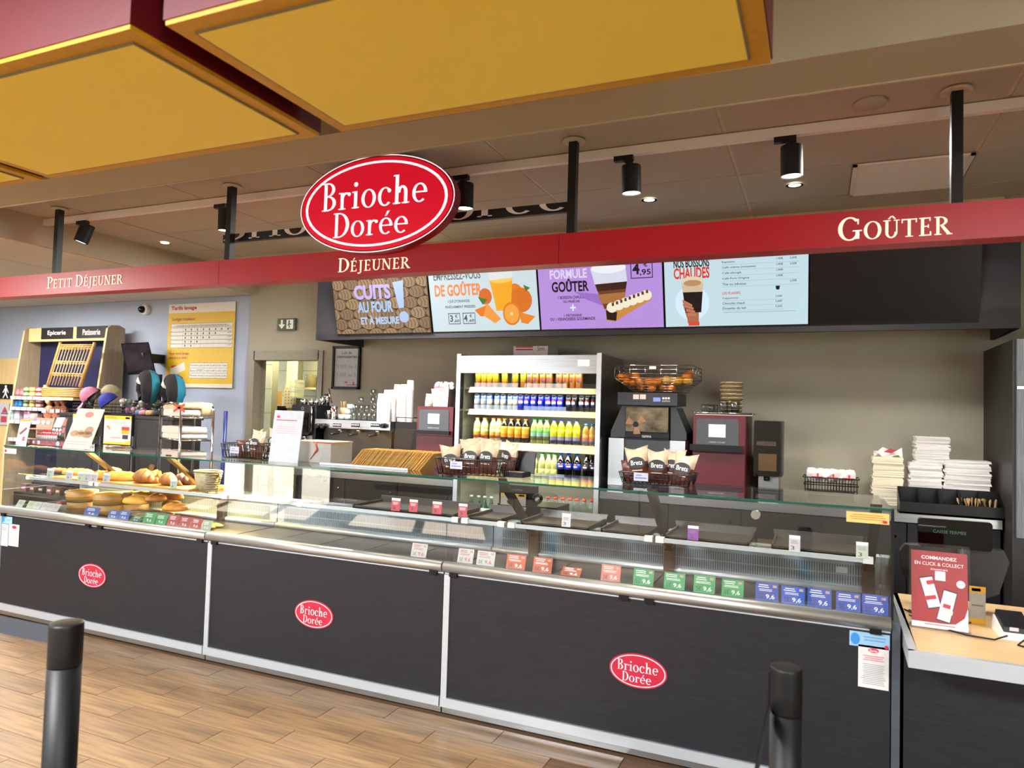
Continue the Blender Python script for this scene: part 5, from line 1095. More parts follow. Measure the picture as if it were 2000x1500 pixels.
MB().tube([(xb-.12, 3.618, zb-.004), (xb-.1, 3.615, zb-.05), (xb-.15, 3.615, zb-.11)], [.006, .008, .002], 5).rect((xb-.06, 3.6165, zb-.005), EX, EZ, .15, .008).build('ribbon_print', ink('#a8402c'), bx)
p = base(690, 905); sd_ = thing('sleeve_dispenser', (p.x+.15, 3.6, TOPZ), 'clear acrylic holder packed with amber paper sleeves on the glass top', 'dispenser')
xa, xb = at(628, 900, 3.55).x, at(800, 915, 3.55).x
MB().obox(((xa+xb)/2, 3.56, TOPZ+.12), EX, V((0, .25, .97)), V((0, -.97, .25)), xb-xa, .24, .004).build('acrylic_front', m_acryl, sd_)
MB().box(xa, xb, 3.54, 3.74, TOPZ+.001, TOPZ+.006).build('acrylic_base', m_acryl, sd_)
MB().box(xa+.002, xb, 3.53, 3.538, TOPZ+.001, TOPZ+.012).build('front_lip', m_trim, sd_)
m_slv = mat('amber_sleeve', '#cfa04a', .5, noise=.8, nscale=(60, 60, 60), c2='#b07d2c'); s0 = None; nsl = 60
xs0, xs1 = at(690, 900, 3.62).x, at(842, 905, 3.62).x
for k in range(nsl):
    if s0 is None: s0 = o = MB().obox((0, 0, .058), V((.75, 0, -.66)), V((0, 1, 0)), V((.66, 0, .75)), .0035, .16, .14).build('sleeve', m_slv, None, loc=(0, 0, 0))
    else: o = s0.copy(); col.objects.link(o)
    o.parent = sd_; o.location = V((xs0+(xs1-xs0-.05)*k/nsl+.06, 3.64+R.uniform(-.004, .004), TOPZ-.005+R.uniform(-.002, .002)))-V(sd_['_o'])
p = base(985, 926); tm = thing('card_tray', (p.x, p.y, TOPZ), 'small black payment tray with raised lid right of the middle chips basket', 'tray')
xa, xb, za, zb = span(984, 914, 1022, 930, 3.55); MB().box(xa, xb, 3.54, 3.66, TOPZ+.001, TOPZ+.028).build('body', m_black, tm); MB().obox(((xa+xb)/2+.02, 3.67, TOPZ+.075), EX, V((0, .2, .98)), V((0, -.98, .2)), xb-xa, .12, .012).build('lid', m_black, tm)
MB().rect(((xa+xb)/2, 3.58, TOPZ+.0295), EX, V((0, 1, 0)), .09, .04).build('print', ink('#9a8a72'), tm)
p = base(290, 874); o = MB().box(p.x-.09, p.x+.09, 3.62, 3.7, TOPZ+.001, TOPZ+.008).obox((p.x+.03, 3.66, TOPZ+.013), EX, V((0, 1, 0)), EZ, .14, .05, .006).build('tongs', m_steel, None, loc=(p.x, 3.66, TOPZ)); tag(o, 'flat steel tongs lying on the glass top in front of the towel trolley', 'tongs')
# ================================================================== breads and pastries in the left counter
def Z2(x, y, Y): return at(200+x*.12, 860+y*.12, Y)
def Z1(x, y, Y): return at(x*.12, 860+y*.12, Y)
m_crust = mat('golden_crust', '#d8962f', .5, noise=.9, nscale=(18, 18, 18), c2='#b06a1c', bump=.3); m_crust2 = mat('pale_bread_crust', '#e2b24a', .55, noise=.9, nscale=(14, 14, 14), c2='#c98a2a', bump=.3)
m_crois = mat('croissant_crust', '#b3722e', .5, noise=1, nscale=(24, 24, 24), c2='#7c4a1c', bump=.3); m_wood = mat('pale_beech_board', '#c79b56', .5, noise=.8, nscale=(4, 60, 60), c2='#a97d3e'); m_choc = mat('chocolate_crust', '#5e3520', .5, noise=.8, nscale=(20, 20, 20), c2='#3c2013')
xa, xb = at(100, 930, 3.52).x, at(372, 952, 3.52).x
for k, (a, c) in enumerate(((xa, xa+.46), (xa+.47, xb))): tag(MB().box(a, c, 3.505, 3.85, 1.0, 1.018).build('serving_board', m_wood, loc=((a+c)/2, 3.68, 1.0)), ('wooden board under the baguettes and rolls', 'wooden board under the loaves and croissants')[k], 'board', 'boards on the bread shelf')
def loaf(name, c, L, r, ang, m_, label, group, cuts=3, flat=.75):
    rows, n = [], 12
    for i in range(n+1):
        t = -1+2*i/n; e = max(.03, (1-abs(t)**2.6))**.5; rows.append([V((t*L/2, r*e*math.cos(2*PI*j/12), max(-.4, math.sin(2*PI*j/12))*r*e*flat)) for j in range(12)])
    g = MB().grid(rows, 0, True, True, True, True)
    for i in range(n):
        for j in (7, 8, 9, 10): g.m[i*12+j] = 1
    o = g.build(name, [m_, m_crois], None, loc=(0, 0, 0))
    for k in range(cuts):
        x = (-.5+(k+.5)/cuts)*L*.7; e = (1-abs(x/L*2)**2.6)**.5; MB().tube([(x-.022, -r*.6*e, r*e*flat*.8), (x, 0, r*e*flat), (x+.022, r*.6*e, r*e*flat*.8)], [.002, .0065, .002], 6).build('score', m_crust2 if m_ is not m_crust2 else m_crust, o)
    o.location = V(c)+V((0, 0, r*flat*.4)); o.rotation_euler = (0, 0, ang); return tag(o, label, 'bread', group)
S_ = 1.018
def onshelf(x, y, Y): p = Z2(x, y, Y); return V((p.x, Y, S_))
p1 = lambda x, Y: V((Z1(x, 480, Y).x, Y, S_))
loaf('filled_baguette', p1(960, 3.74), .2, .03, .15, m_crois, 'dark filled baguette at the left end of the bread shelf', 'baguettes'); loaf('filled_baguette', p1(1180, 3.66), .26, .034, -.1, m_crust, 'seeded baguette behind the shelf tags', 'baguettes', 5); loaf('filled_baguette', p1(1280, 3.76), .3, .036, .2, m_crust, 'baguette lying at the back of the bread shelf', 'baguettes', 4); loaf('filled_baguette', p1(1450, 3.62), .22, .034, -.2, m_crust2, 'pale baguette just left of the glass joint', 'baguettes')
loaf('bread_roll', onshelf(20, 500, 3.6), .19, .05, .5, m_crust2, 'plump bread roll right of the glass joint', 'rolls', 2, .9); loaf('bread_roll', onshelf(200, 450, 3.78), .2, .05, -.3, m_crust2, 'pale floury roll behind the big loaf', 'rolls', 2, .95); loaf('bread_roll', onshelf(300, 520, 3.62), .27, .055, .4, m_crust2, 'large pointed loaf in the middle of the bread shelf', 'rolls', 3, .85)
loaf('bread_roll', onshelf(500, 510, 3.78), .22, .032, .1, m_crust, 'flat orange loaf behind the croissants', 'rolls', 3); loaf('bread_roll', onshelf(540, 550, 3.7), .2, .03, -.1, m_crust2, 'flat pale loaf just left of the croissants', 'rolls', 2)
def croissant(c, L, ang, m_, label, up=0):
    rows = []; n = 28
    for i in range(n+1):
        t = -1+2*i/n; a = t*1.05; r = (.01+.036*(1-abs(t)**1.4))*(1.16 if (i % 4) in (1, 2) else .84)*L/.2; cx = V((math.sin(a)*L*.52, (1-math.cos(a))*L*.42, r*.8)); d = V((math.cos(a), math.sin(a), 0)); s = V((-d.y, d.x, 0))
        rows.append([cx+s*r*math.cos(2*PI*j/10)+EZ*r*.85*math.sin(2*PI*j/10) for j in range(10)])
    o = MB().grid(rows, 0, True, True, True, True).build('croissant', m_, None, loc=(0, 0, 0)); o.location = V(c)+V((0, 0, up)); o.rotation_euler = (0, 0, ang); return tag(o, label, 'croissant', 'croissants on the bread shelf')
croissant(onshelf(670, 600, 3.6), .24, 0, m_crois, 'large croissant in front, leftmost of the croissants'); croissant(onshelf(880, 560, 3.76), .19, .4, m_crois, 'croissant at the back behind the two front ones'); croissant(onshelf(1070, 620, 3.6), .21, -.1, m_crois, 'croissant in front above the shelf tag'); croissant(onshelf(1310, 590, 3.68), .2, .3, m_choc, 'dark brown croissant beside the woven basket'); croissant(onshelf(1400, 560, 3.78), .17, -.4, m_crust, 'orange glazed croissant left of the woven basket')
c = Z2(1710, 780, 3.66); wbk = thing('woven_basket', (c.x, 3.66, 1.0), 'pale woven basket on the bread shelf near the middle counter', 'basket')
b = MB()
for k in range(9): f_ = k/8; b.tube([(c.x+(.07+.03*f_)*math.cos(a), 3.66+(.06+.02*f_)*math.sin(a), 1.004+.125*f_) for a in [i*2*PI/20 for i in range(21)]], .007, 5)
b.build('weave', m_wick, wbk); MB().lathe([(0, 0), (.068, .0), (.09, .12)], (c.x, 3.66, 1.003), 18).build('lining', mat('basket_lining', '#cbbd96', .8, noise=.6, nscale=(60, 60, 60)), wbk)
b = MB()
for s in (-1, 1): b.tube([(c.x+s*.1, 3.66, 1.12), (c.x+s*.115, 3.66, 1.09), (c.x+s*.1, 3.66, 1.06)], .006, 5)
b.build('handle', m_wick, wbk)
# round wooden boxes on the deck
m_rbox = mat('thin_wood_box', '#b58f55', .5, noise=.8, nscale=(6, 6, 60), c2='#9b7540'); m_rlid = mat('golden_pie', '#d9a33a', .5, noise=.9, nscale=(40, 40, 40), c2='#c08a28', bump=.3)
for k, (x, f_, lb) in enumerate(((1340, Z1, 'round wooden pie box at the left of the deck'), (120, Z2, 'round wooden pie box right of the glass joint'), (510, Z2, 'round wooden pie box behind the sandwiches'))):
    p = f_(x, 900, 3.66 if k < 2 else 3.8); t = thing('round_wooden_box', (p.x, p.y, .751), lb, 'box', 'round wooden boxes')
    for q in range(2): bd = MB().lathe([(0, 0), (.108, 0), (.108, .078), (.1, .078), (.098, .07)], (p.x, p.y, .752+q*.082), 28).build('ring', m_rbox, t); MB().lathe([(.1085, .034), (.1098, .036), (.1098, .042), (.1085, .044)], (p.x, p.y, .752+q*.082), 28).build('band', m_crust, bd)
    MB().lathe([(.1, 0), (.09, .012), (0, .02)], (p.x, p.y, .752+.15), 28).build('pie', m_rlid, t)
p = Z1(1010, 950, 3.5); o = MB().lathe([(0, 0), (.026, 0), (.034, .07), (.032, .07), (0, .06)], (p.x, p.y, .752), 16).build('dessert_cup', m_porc, None, loc=(p.x, p.y, .752)); tag(o, 'white dessert cup with a red topping in the left counter', 'cup'); MB().lathe([(.032, 0), (.03, .02), (0, .026)], (p.x, p.y, .82), 16).build('topping', mat('red_topping', '#9c3a32', .3, noise=.5, nscale=(60, 60, 60)), o)
# dark snack packs at the far left back and a green box
lsx0, lsx1 = at(45, 950, 4.35).x, at(140, 950, 4.35).x; lsz = at(90, 966, 4.3).z; lst = thing('low_stand', ((lsx0+lsx1)/2, 4.4, 0), 'low dark stand of snack packs seen through the left end glass', 'stand')
MB().box(lsx0-.02, lsx1+.02, 4.28, 4.62, 0, lsz).build('body', m_cab, lst); MB().box(lsx0-.02, lsx1+.02, 4.44, 4.62, lsz, lsz+.08).build('upper_step', m_cab, lst)
for k in range(12):
    i, j = k % 6, k//6; p = V((lsx0+.04+(lsx1-lsx0-.08)*i/5, 4.36+.17*(1-j), 0)); sz = lsz+.081*(1-j)
    o = MB().box(p.x-.035, p.x+.035, p.y-.03, p.y+.03, sz, sz+.07).build('snack_pack', mat(('snack_purple', 'snack_brown', 'snack_black')[k % 3], ('#4a2a35', '#3b2a22', '#1d1a1d')[k % 3], .35, noise=.8, nscale=(50, 50, 50), c2=('#8a5a62', '#6d4a34', '#3a3238')[k % 3]), None, loc=(p.x, p.y, sz))
    MB().rect((p.x, p.y-.031, sz+.035), EX, EZ, .045, .02).build('label', ink('#b8b0ac'), o); tag(o, ('leftmost', 'second', 'third', 'fourth', 'fifth', 'rightmost')[i]+' dark snack pack on the %s step of the low stand' % ('upper', 'lower')[j], 'snack pack', 'dark snack packs')
p = Z1(400, 930, 3.55); p.x = max(p.x, -5.46); o = MB().box(p.x-.06, p.x+.06, 3.52, 3.6, .752, .8).build('green_box', mat('lime_card', '#8f9f3a', .5, noise=.4, nscale=(20, 20, 20)), None, loc=(p.x, 3.55, .752)); tag(o, 'lime green box at the far left of the counter deck', 'box'); MB().rect((p.x-.03, 3.5185, .775), EX, EZ, .04, .03).build('label', ink('#33352c'), o)
# wicker tray of sandwiches
c = Z2(690, 1150, 3.56); wt = thing('wicker_tray', (c.x, 3.58, .751), 'shallow wicker tray heaped with sandwiches', 'tray'); b = MB()
for k in range(5): b.tube([(c.x+(.17+.01*k)*math.cos(a), 3.58+(.1+.008*k)*math.sin(a), .757+.014*k) for a in [i*2*PI/24 for i in range(25)]], .007, 5)
b.lathe([(0, 0), (.17, .0)], (c.x, 3.58, .754), 20, sy=.62); b.build('weave', m_wick, wt)
for k, (x, y, Y, L, a, m_, lb) in enumerate(((545, 1010, 3.54, .2, .1, m_crust2, 'sandwich at the front left of the wicker tray'), (690, 930, 3.66, .24, -.1, m_crust2, 'long pale sandwich on top at the back of the heap'), (640, 970, 3.6, .2, .15, m_crust2, 'sandwich in the middle of the heap'), (870, 970, 3.58, .13, 1.0, m_crois, 'short sandwich end on in the heap'), (930, 950, 3.66, .15, .8, m_crust, 'golden sandwich end in the heap'), (1110, 930, 3.72, .2, .1, m_crust2, 'sandwich with a red filling at the back right'), (1140, 1070, 3.66, .2, -.2, m_crois, 'brown sandwich right of the heap'), (1190, 1120, 3.52, .17, .3, m_crust, 'seeded roll in front, right of the heap'))):
    p = Z2(x, y, Y); loaf('sandwich', (p.x, Y, max(.765, p.z-.012)), L*1.12, .046, a, m_, lb, 'sandwiches', 2, .8)
for k, (x, y, Y, lb) in enumerate(((1440, 1190, 3.62, 'thin golden pastry right of the heap'), (1400, 1240, 3.52, 'thin golden pastry in front, nearest the red cards'), (1640, 1170, 3.6, 'flat golden pastry at the glass joint'), (1790, 1150, 3.68, 'flat golden pastry just behind the glass joint'))):
    p = Z2(x, y, Y); loaf('flat_pastry', (p.x, Y, .757), .19, .035, R.uniform(-.3, .3), m_rlid, lb, 'flat pastries', 2, .4)
# ================================================================== cards and sweets on the left glass top
sheet('leaflet', (32, 819, 52, 869), 3.45, 'narrow white leaflet at the far left of the glass top', 'leaflet', '#d5d0d4', [('r', 0, 0, 1, .08, '#d98f3a'), ('p', .15, .3, .85, .62, '#7a4038', [(0, .8), (.8, 0), (1, .2), (.2, 1)]), ('r', .55, .68, .8, .85, '#b84a58')], tilt=.15, base=TOPZ, thick=.004)
sheet('brochure', (124, 796, 176, 880), 3.42, 'tall leaning pink card showing walnuts on the left glass top', 'card', '#cfb7aa', [('o', .36, .08, .68, .22, '#bd5a50'), ('o', .08, .55, .4, .7, '#8f6a42'), ('o', .58, .44, .9, .64, '#8a6238'), ('o', .55, .56, .92, .72, '#7d5a36'), ('o', .3, .53, .66, .71, '#a97f50'), ('o', .38, .57, .58, .67, '#7a5632'), ('r', .05, .82, .85, .83, '#a8606a'), ('r', .1, .88, .8, .89, '#a8606a')], tilt=.35, base=TOPZ, thick=.004)
p = base(88, 874); cdx = thing('sweets_display', (p.x, 3.6, TOPZ), 'counter display box of red sweet tubes at the left', 'sweets display')
xa, xb, za, zb = span(50, 848, 128, 874, 3.5); MB().box(xa, xb, 3.5, 3.68, TOPZ+.001, TOPZ+.04).build('tray', mat('dark_display_card', '#2c2426', .5, noise=.3), cdx)
MB().box(xa, xb, 3.498, 3.5, TOPZ+.004, TOPZ+.038).rect(((xa+xb)/2, 3.4968, TOPZ+.02), EX, EZ, .0, .0).build('front_print', mat('display_print', '#3a3436', .5, noise=1.0, nscale=(60, 60, 60), c2='#b05060'), cdx)
b = MB()
for k in range(3): b.oval((xa+.04+.06*k, 3.4965, TOPZ+.022), EX, EZ, .014, .013, 0)
b.oval((xb-.08, 3.4965, TOPZ+.022), EX, EZ, .02, .017, 1).build('roundels', [ink('#cfd6da'), ink('#8fb0d8')], cdx)
xa2, xb2, za2, zb2 = span(56, 818, 104, 838, 3.62); MB().box(xa2, xb2+.05, 3.68, 3.685, TOPZ+.04, TOPZ+.2).build('back_card', mat('back_card_peach', '#c9a58a', .6, noise=.3), cdx)
b = MB().box(xa2, xb2, 3.6, 3.68, TOPZ+.11, TOPZ+.118)
for k in range(3): b.oval((xa2+.03+k*.06, 3.676, TOPZ+.165), EX, EZ, .026, .016, 1)
b.build('upper_card', [mat('salmon_card', '#c98a78', .6, noise=.3), ink('#c3ccd8')], cdx)
s0 = None
for k in range(16):
    i, j = k % 8, k//8
    if s0 is None: s0 = o = MB().lathe([(.013, 0), (.013, .035), (.012, .036), (.012, .05), (0, .05)], (0, 0, 0), 10, [0, 1, 1, 1]).build('sweet_tube', [mat('tube_white', '#d0c9c9', .4, noise=.2), mat('tube_red', '#b5283a', .35, noise=.3)], None, loc=(0, 0, 0))
    else: o = s0.copy(); col.objects.link(o)
    o.location = (xa+.07+i*.028, 3.55+j*.045, TOPZ+.04+j*.022); tag(o, ('first', 'second', 'third', 'fourth', 'fifth', 'sixth', 'seventh', 'eighth')[i]+' red capped sweet tube from the left in the %s row of the counter display' % ('front', 'back')[j], 'sweet tube', 'sweet tubes')
sheet('display_topper', (98, 826, 124, 866), 3.58, 'black and white topper card with red phones behind the sweet tubes', 'card', '#3b4540', [('p', .05, 0, .8, .5, '#d6cfc9', [(.2, 0), (1, 0), (.8, 1), (0, 1)]), ('r', .68, .05, .95, .4, '#c25a48'), ('o', .05, .55, .25, .72, '#cfd6d0'), ('o', .3, .55, .5, .72, '#cfd6d0'), ('o', .55, .55, .75, .72, '#cfd6d0'), ('r', .8, .5, .98, .75, '#c9584a')], tilt=.2, base=TOPZ+.06)
# ================================================================== the shop on the left
m_oak = mat('greyed_oak', '#a39276', .55, noise=.9, nscale=(50, 50, 4), c2='#8b7a60'); m_ply = mat('pale_ply', '#d8bd88', .5, noise=.6, nscale=(30, 30, 3), c2='#c9ab74'); m_navy = mat('navy_panel', '#1a1a48', .5, noise=.3)
GXL, GXR = -8.958, -7.513
gd = thing('grocery_gondola', ((GXL+GXR)/2, 5.6, 0), 'tall oak sided grocery shelf unit with two black name boards', 'shelf unit')
for x, s in ((GXL, -1), (GXR, 1)):
    out = [(5.4, 0), (5.4, 1.0), (5.56, 2.42), (5.6, 2.46), (5.7, 2.47), (5.78, 2.44), (5.78, 0)]
    MB().prism(out, (x, 0, 0), V((0, 1, 0)), EZ, EX, .03*s).build('side_panel', m_oak, gd)
    MB().prism([(5.398, .0), (5.398, 1.0), (5.558, 2.42), (5.562, 2.42), (5.404, 1.0), (5.404, 0)], (x+.03*s, 0, 0), V((0, 1, 0)), EZ, EX, -.03*s).build('edge_strip', m_ply, gd)
MB().box(GXL, GXR, 5.76, 5.78, .2, 2.3).build('back_panel', m_navy, gd)
zs0, zs1 = at(140, 666, 5.6).z, at(140, 639, 5.6).z
hd = MB().box(GXL+.01, GXR-.01, 5.6, 5.63, zs0, zs1).build('header_board', m_ply, gd)
for bx, tx in (((81, 640, 142, 662), 'Epicerie'), ((150, 637, 211, 660), 'Patisserie')):
    xa, xb, za, zb = span(*bx, 5.595); xb = min(xb, GXR-.03); k = MB().box(xa, xb, 5.592, 5.6, za, zb).build('name_board', mat('slate_board', '#17120f', .6, noise=.3), hd)
    MB().text(tx, ((xa+xb)/2, 5.5905, (za+zb)/2), EX, EZ, (xb-xa)*.58, (zb-za)*.5, 0, .015).build('lettering', ink('#e8e4dc'), k)
# shelves with price strips and goods
m_tag = mat('price_strip', '#c3ccd6', .5, noise=.3, nscale=(30, 30, 30))
SHZ = [at(50, y, 5.45).z for y in (776, 797, 823, 858)]
for k, z in enumerate(SHZ):
    s = MB().box(GXL+.01, GXR-.01, 5.42, 5.76, z, z+.012).build('shelf', m_oak, gd); b = MB()
    for q in range(9): b.box(GXL+.03+q*.105, GXL+.12+q*.105, 5.412, 5.42, z-.028, z+.012)
    b.build('price_strip', m_tag, s)
def tin(label, cols, r, h, x, shelf, Y=5.5, lay=0, grp='tins on the grocery shelf', name='food_tin'):
    z = SHZ[shelf]+.013+lay*(h+.001)
    o = MB().lathe([(r, 0), (r, h*.25), (r, h*.75), (r, h), (0, h)], (0, 0, 0), 14, [0, 1, 0, 2]).build(name, [mat('tin_'+c.strip('#'), c, .4, .2, noise=.4, nscale=(40, 40, 40)) for c in cols], None, loc=(0, 0, 0))
    o.location = (x, Y, z); return tag(o, label, 'tin', grp)
def SX(px_): return at(px_, 775, 5.47).x
for lay in (0, 1):
    w_ = ('lower', 'upper')[lay]
    for px_, cl, nm in ((48, ('#5f8a4a', '#cfc9a2', '#9aa070'), 'green'), (60, ('#d0a83a', '#d9d0a8', '#b5993a'), 'yellow'), (73, ('#b8404a', '#d9cdc4', '#a8787a'), 'red')):
        tin(w_+' '+nm+' labelled tin on the upper grocery shelf', cl, .042, .055, SX(px_), 0, lay=lay); tin(w_+' '+nm+' labelled tin on the second grocery shelf', cl, .042, .05, SX(px_)+.01, 1, lay=lay)
for px_, nm in ((31, 'left'), (39, 'right')): tin(nm+' pink lidded jar on the upper grocery shelf', ('#c2566a', '#c98a8f', '#6a6fa8'), .032, .085, SX(px_), 0, name='jar'); tin(nm+' bright blue jar on the second grocery shelf', ('#2a78c8', '#3f8fd8', '#2a68b0'), .035, .08, SX(px_-1), 1, name='jar')
for k in range(4): tin('small silver tin in the column beside the wicker rack', ('#a8a8a0', '#c9c4b4', '#8d8d88'), .03, .034, SX(84), 0, lay=k, grp='small silver tins')
for k, (px_, c1, c2_, nm) in enumerate(((26, '#9fb8bd', '#5f8a9a', 'pale blue tea boxes'), (38, '#b07a8a', '#9ab0c8', 'pink and blue biscuit boxes'), (57, '#b8a8b8', '#c05a6a', 'lilac biscuit boxes'))):
    x = SX(px_); o = MB().box(x-.05, x+.05, 5.45, 5.56, SHZ[2]+.013, SHZ[2]+.12).build('biscuit_box', mat('box_%d' % k, c1, .5, noise=1.2, nscale=(6, 6, 60), c2=c2_), None, loc=(x, 5.5, SHZ[2])); tag(o, 'pile of '+nm+' on the third grocery shelf', 'box'); MB().rect((x, 5.4485, SHZ[2]+.06), EX, EZ, .07, .02).build('print', ink('#dfe2e6'), o)
x = SX(72); o = MB().box(x-.075, x+.075, 5.44, 5.5, SHZ[2]+.013, SHZ[2]+.1).build('cake_pack', mat('yellow_pack', '#c9a23a', .35, noise=.9, nscale=(14, 14, 14), c2='#3a58a8'), None, loc=(x, 5.47, SHZ[2])); tag(o, 'yellow and blue cake pack on the third grocery shelf', 'cake pack'); MB().oval((x-.02, 5.4385, SHZ[2]+.07), EX, EZ, .04, .018).build('logo', ink('#dfe4ea'), o)
m_bri = mat('red_print_wrap', '#8a2838', .25, noise=1.4, nscale=(16, 16, 16), c2='#c99a6a', bump=.4)
for k, (px_, lb) in enumerate(((92, 'left'), (108, 'middle'), (119, 'right'))):
    p = at(px_, 808, 5.3); o = MB().ball((0, 0, .09), .065, .055, .09, 12, 8).cyl((0, 0, .17), (0, 0, .23), .015, .05, 10).build('brioche_bag', m_bri, None, loc=(0, 0, 0)); o.location = (p.x, 5.32, p.z-.08); tag(o, lb+' red printed brioche bag below the wicker rack', 'bread bag', 'brioche bags'); MB().rect((0, -.06, .11), EX, EZ, .07, .04).build('label', ink('#d6cdc9'), o)
p = at(108, 835, 5.3); MB().box(at(84, 822, 5.3).x, at(130, 822, 5.3).x, 5.25, 5.4, at(100, 822, 5.3).z-.02, at(100, 822, 5.3).z).build('bread_ledge', m_oak, gd)
# wicker display rack leaning in front of the gondola
YR = 5.3
def Q(x, y, Y=YR): return at(x*.17333, 620+y*.17333, Y)
m_cane = mat('honey_cane', '#b98a48', .5, noise=.9, nscale=(30, 30, 60), c2='#946a30', bump=.4)
wr = thing('wicker_display_rack', Q(720, 880), 'honey coloured wicker display rack in front of the grocery unit', 'wicker rack')
TL, TR, BL, BR = Q(680, 300, 5.36), Q(1065, 300, 5.36), Q(535, 770, 5.22), Q(905, 790, 5.22)
for a, c in ((TL, BL), (TR, BR)): MB().tube([a+V((0, 0, .02)), a, c], [.018, .019, .017], 8).build('upright', m_cane, wr)
for f_, r in ((.07, .03), (.42, .014), (.7, .014)):
    b = MB()
    for k in range(3 if r > .02 else 2): o_ = V((0, 0, (k-1)*.022)); b.tube([TL.lerp(BL, f_)+o_, TL.lerp(TR, .5).lerp(BL.lerp(BR, .5), f_)+o_+V((0, .01, 0)), TR.lerp(BR, f_)+o_], .011, 6)
    b.build('cross_band', m_cane, wr)
for k in range(11): f_ = (k+.6)/11.2; MB().tube([TL.lerp(TR, f_), BL.lerp(BR, f_)+V((0, 0, .01))], .0065, 5).build('rib', mat('peeled_willow', '#c9ac78', .5, noise=.5, nscale=(30, 30, 10)), wr)
A, B = Q(510, 800, 5.2), Q(900, 890, 5.2); b = MB()
for k in range(5): b.tube(rim(A.x, B.x, 5.17, 5.36, B.z+(A.z-B.z)*k/4), .013, 6)
b.box(A.x, B.x, 5.17, 5.36, B.z-.01, B.z).build('tray', m_cane, wr)
A, B = Q(450, 895, 5.18), Q(840, 935, 5.18); MB().box(A.x, B.x, 5.16, 5.39, B.z, A.z).build('price_ledge', m_ply, wr)
# wood panelled wall piece, toilet sign and leaflet at the far left
xw = at(38, 800, 5.84).x; zw = at(10, 700, 5.84).z
struct(MB().box(-13, xw, 5.845, 5.879, 0, zw).build('trim_4', m_ply))
sheet('toilet_sign', (-6, 750, 24, 779), 5.83, 'black plate with a white standing figure at the left edge', 'sign', '#14110f', [('o', .5, .08, .64, .24, '#efeae2'), ('p', .38, .25, .78, .95, '#efeae2', [(.35, 0), (.65, 0), (1, .45), (.9, .5), (.68, .25), (.65, .55), (.95, 1), (.8, 1), (.5, .62), (.2, 1), (.05, 1), (.35, .55), (.32, .25), (.1, .5), (0, .45)])])
sheet('wall_leaflet', (-4, 787, 17, 830), 5.83, 'white leaflet with a red sail shape under the toilet sign', 'leaflet', '#cfccd0', [('p', .35, .15, .9, .5, '#a8384a', [(.5, 0), (1, .8), (0, .8)]), ('r', .3, .45, .95, .5, '#3a3a58'), ('r', .3, .6, .85, .88, '#b03a4c')])
# dark cabinet carrying baskets, its posters
YC = 4.8; cx0, cx1, cz = at(112, 840, YC).x, at(335, 850, YC).x, at(250, 811, YC).z
dc = thing('dark_cabinet', ((cx0+cx1)/2, 5.0, 0), 'tall dark wood cabinet behind the bread counter', 'cabinet')
MB().box(cx0, cx1, YC+.02, 5.14, 0, cz-.03).build('body', m_lamv, dc); MB().box(cx0-.01, cx1+.01, YC, 5.16, cz-.03, cz).build('top', m_lamv, dc)
for k in range(3): a = cx0+(cx1-cx0)*k/3; MB().box(a+.004, a+(cx1-cx0)/3-.004, YC+.003, YC+.02, .1, cz-.035).build('door', m_lamv, dc)
for x in (197, 260): xx = at(x, 860, YC-.02).x; MB().box(xx-.008, xx+.008, YC-.03, YC, .6, at(x, 852, YC).z).build('poster_rail', m_chrome, dc)
sheet('promo_poster', (203, 812, 256, 868), YC-.02, 'yellow edged offer poster in a black frame on the dark cabinet', 'poster', '#d5d3d2', [('r', 0, 0, 1, .13, '#dcb62a'), ('t', .06, .03, .46, .1, '#7a5a18', 'OFFRE SPECIALE'), ('r', .78, .04, .94, .1, '#b8323c'), ('p', 0, .9, 1, 1, '#dcb62a', [(0, .3), (.8, .2), (1, -.6), (1, 1), (0, 1)]), ('l', .1, .2, .9, .28, '#a9a5b8', 2), ('r', .66, .38, .94, .5, '#b03a34'), ('r', .66, .5, .94, .62, '#d9a02a'), ('r', .7, .66, .9, .8, '#2c2c2a'), ('p', .08, .35, .25, .5, '#b08a3a', [(0, .1), (.6, 0), (1, .8), (.7, 1)]), ('l', .25, .74, .65, .8, '#b86a70', 2)])
xa, xb, za, zb = span(200, 809, 259, 873, YC-.012); MB().box(xa, xb, YC-.016, YC-.003, za, zb).build('poster_frame', m_black, dc)
sheet('promo_poster', (142, 809, 187, 848), YC-.02, 'poster with a blue cap drawing, partly behind the walnut card', 'poster', '#cfcdd3', [('r', 0, 0, 1, .16, '#dcb62a'), ('r', .78, .04, .92, .11, '#b8323c'), ('p', .45, .45, .75, .95, '#3f6fc0', [(0, 1), (.1, .3), (.5, 0), (.9, .2), (1, .9)])]+[('r', .8+.1*(k % 2), .45+.16*(k//2), .86+.1*(k % 2), .52+.16*(k//2), '#2f3138') for k in range(6)])
# towel trolley
tr = thing('towel_trolley', at(360, 880, 4.45), 'chrome tube trolley with folded towels', 'trolley')
def T(x, y, Y): return at(140+x*.15, 720+y*.15, Y)
ps = [(1165, 4.42), (1425, 4.3), (1600, 4.62), (1845, 4.5)]
for (x1_, Y1), (x2_, Y2) in ((ps[0], ps[1]), (ps[2], ps[3])):
    a, c = T(x1_, 600, Y1), T(x2_, 600, Y2); zt = T((x1_+x2_)/2, 447 if x1_ < 1500 else 462, (Y1+Y2)/2).z
    MB().tube([(a.x, Y1, 0), (a.x, Y1, zt-.05), (a.x+(c.x-a.x)*.12, Y1+(Y2-Y1)*.12, zt-.01), (a.x+(c.x-a.x)*.5, (Y1+Y2)/2, zt), (a.x+(c.x-a.x)*.88, Y1+(Y2-Y1)*.88, zt-.01), (c.x, Y2, zt-.05), (c.x, Y2, 0)], .012, 8).build('end_frame', m_chrome, tr)
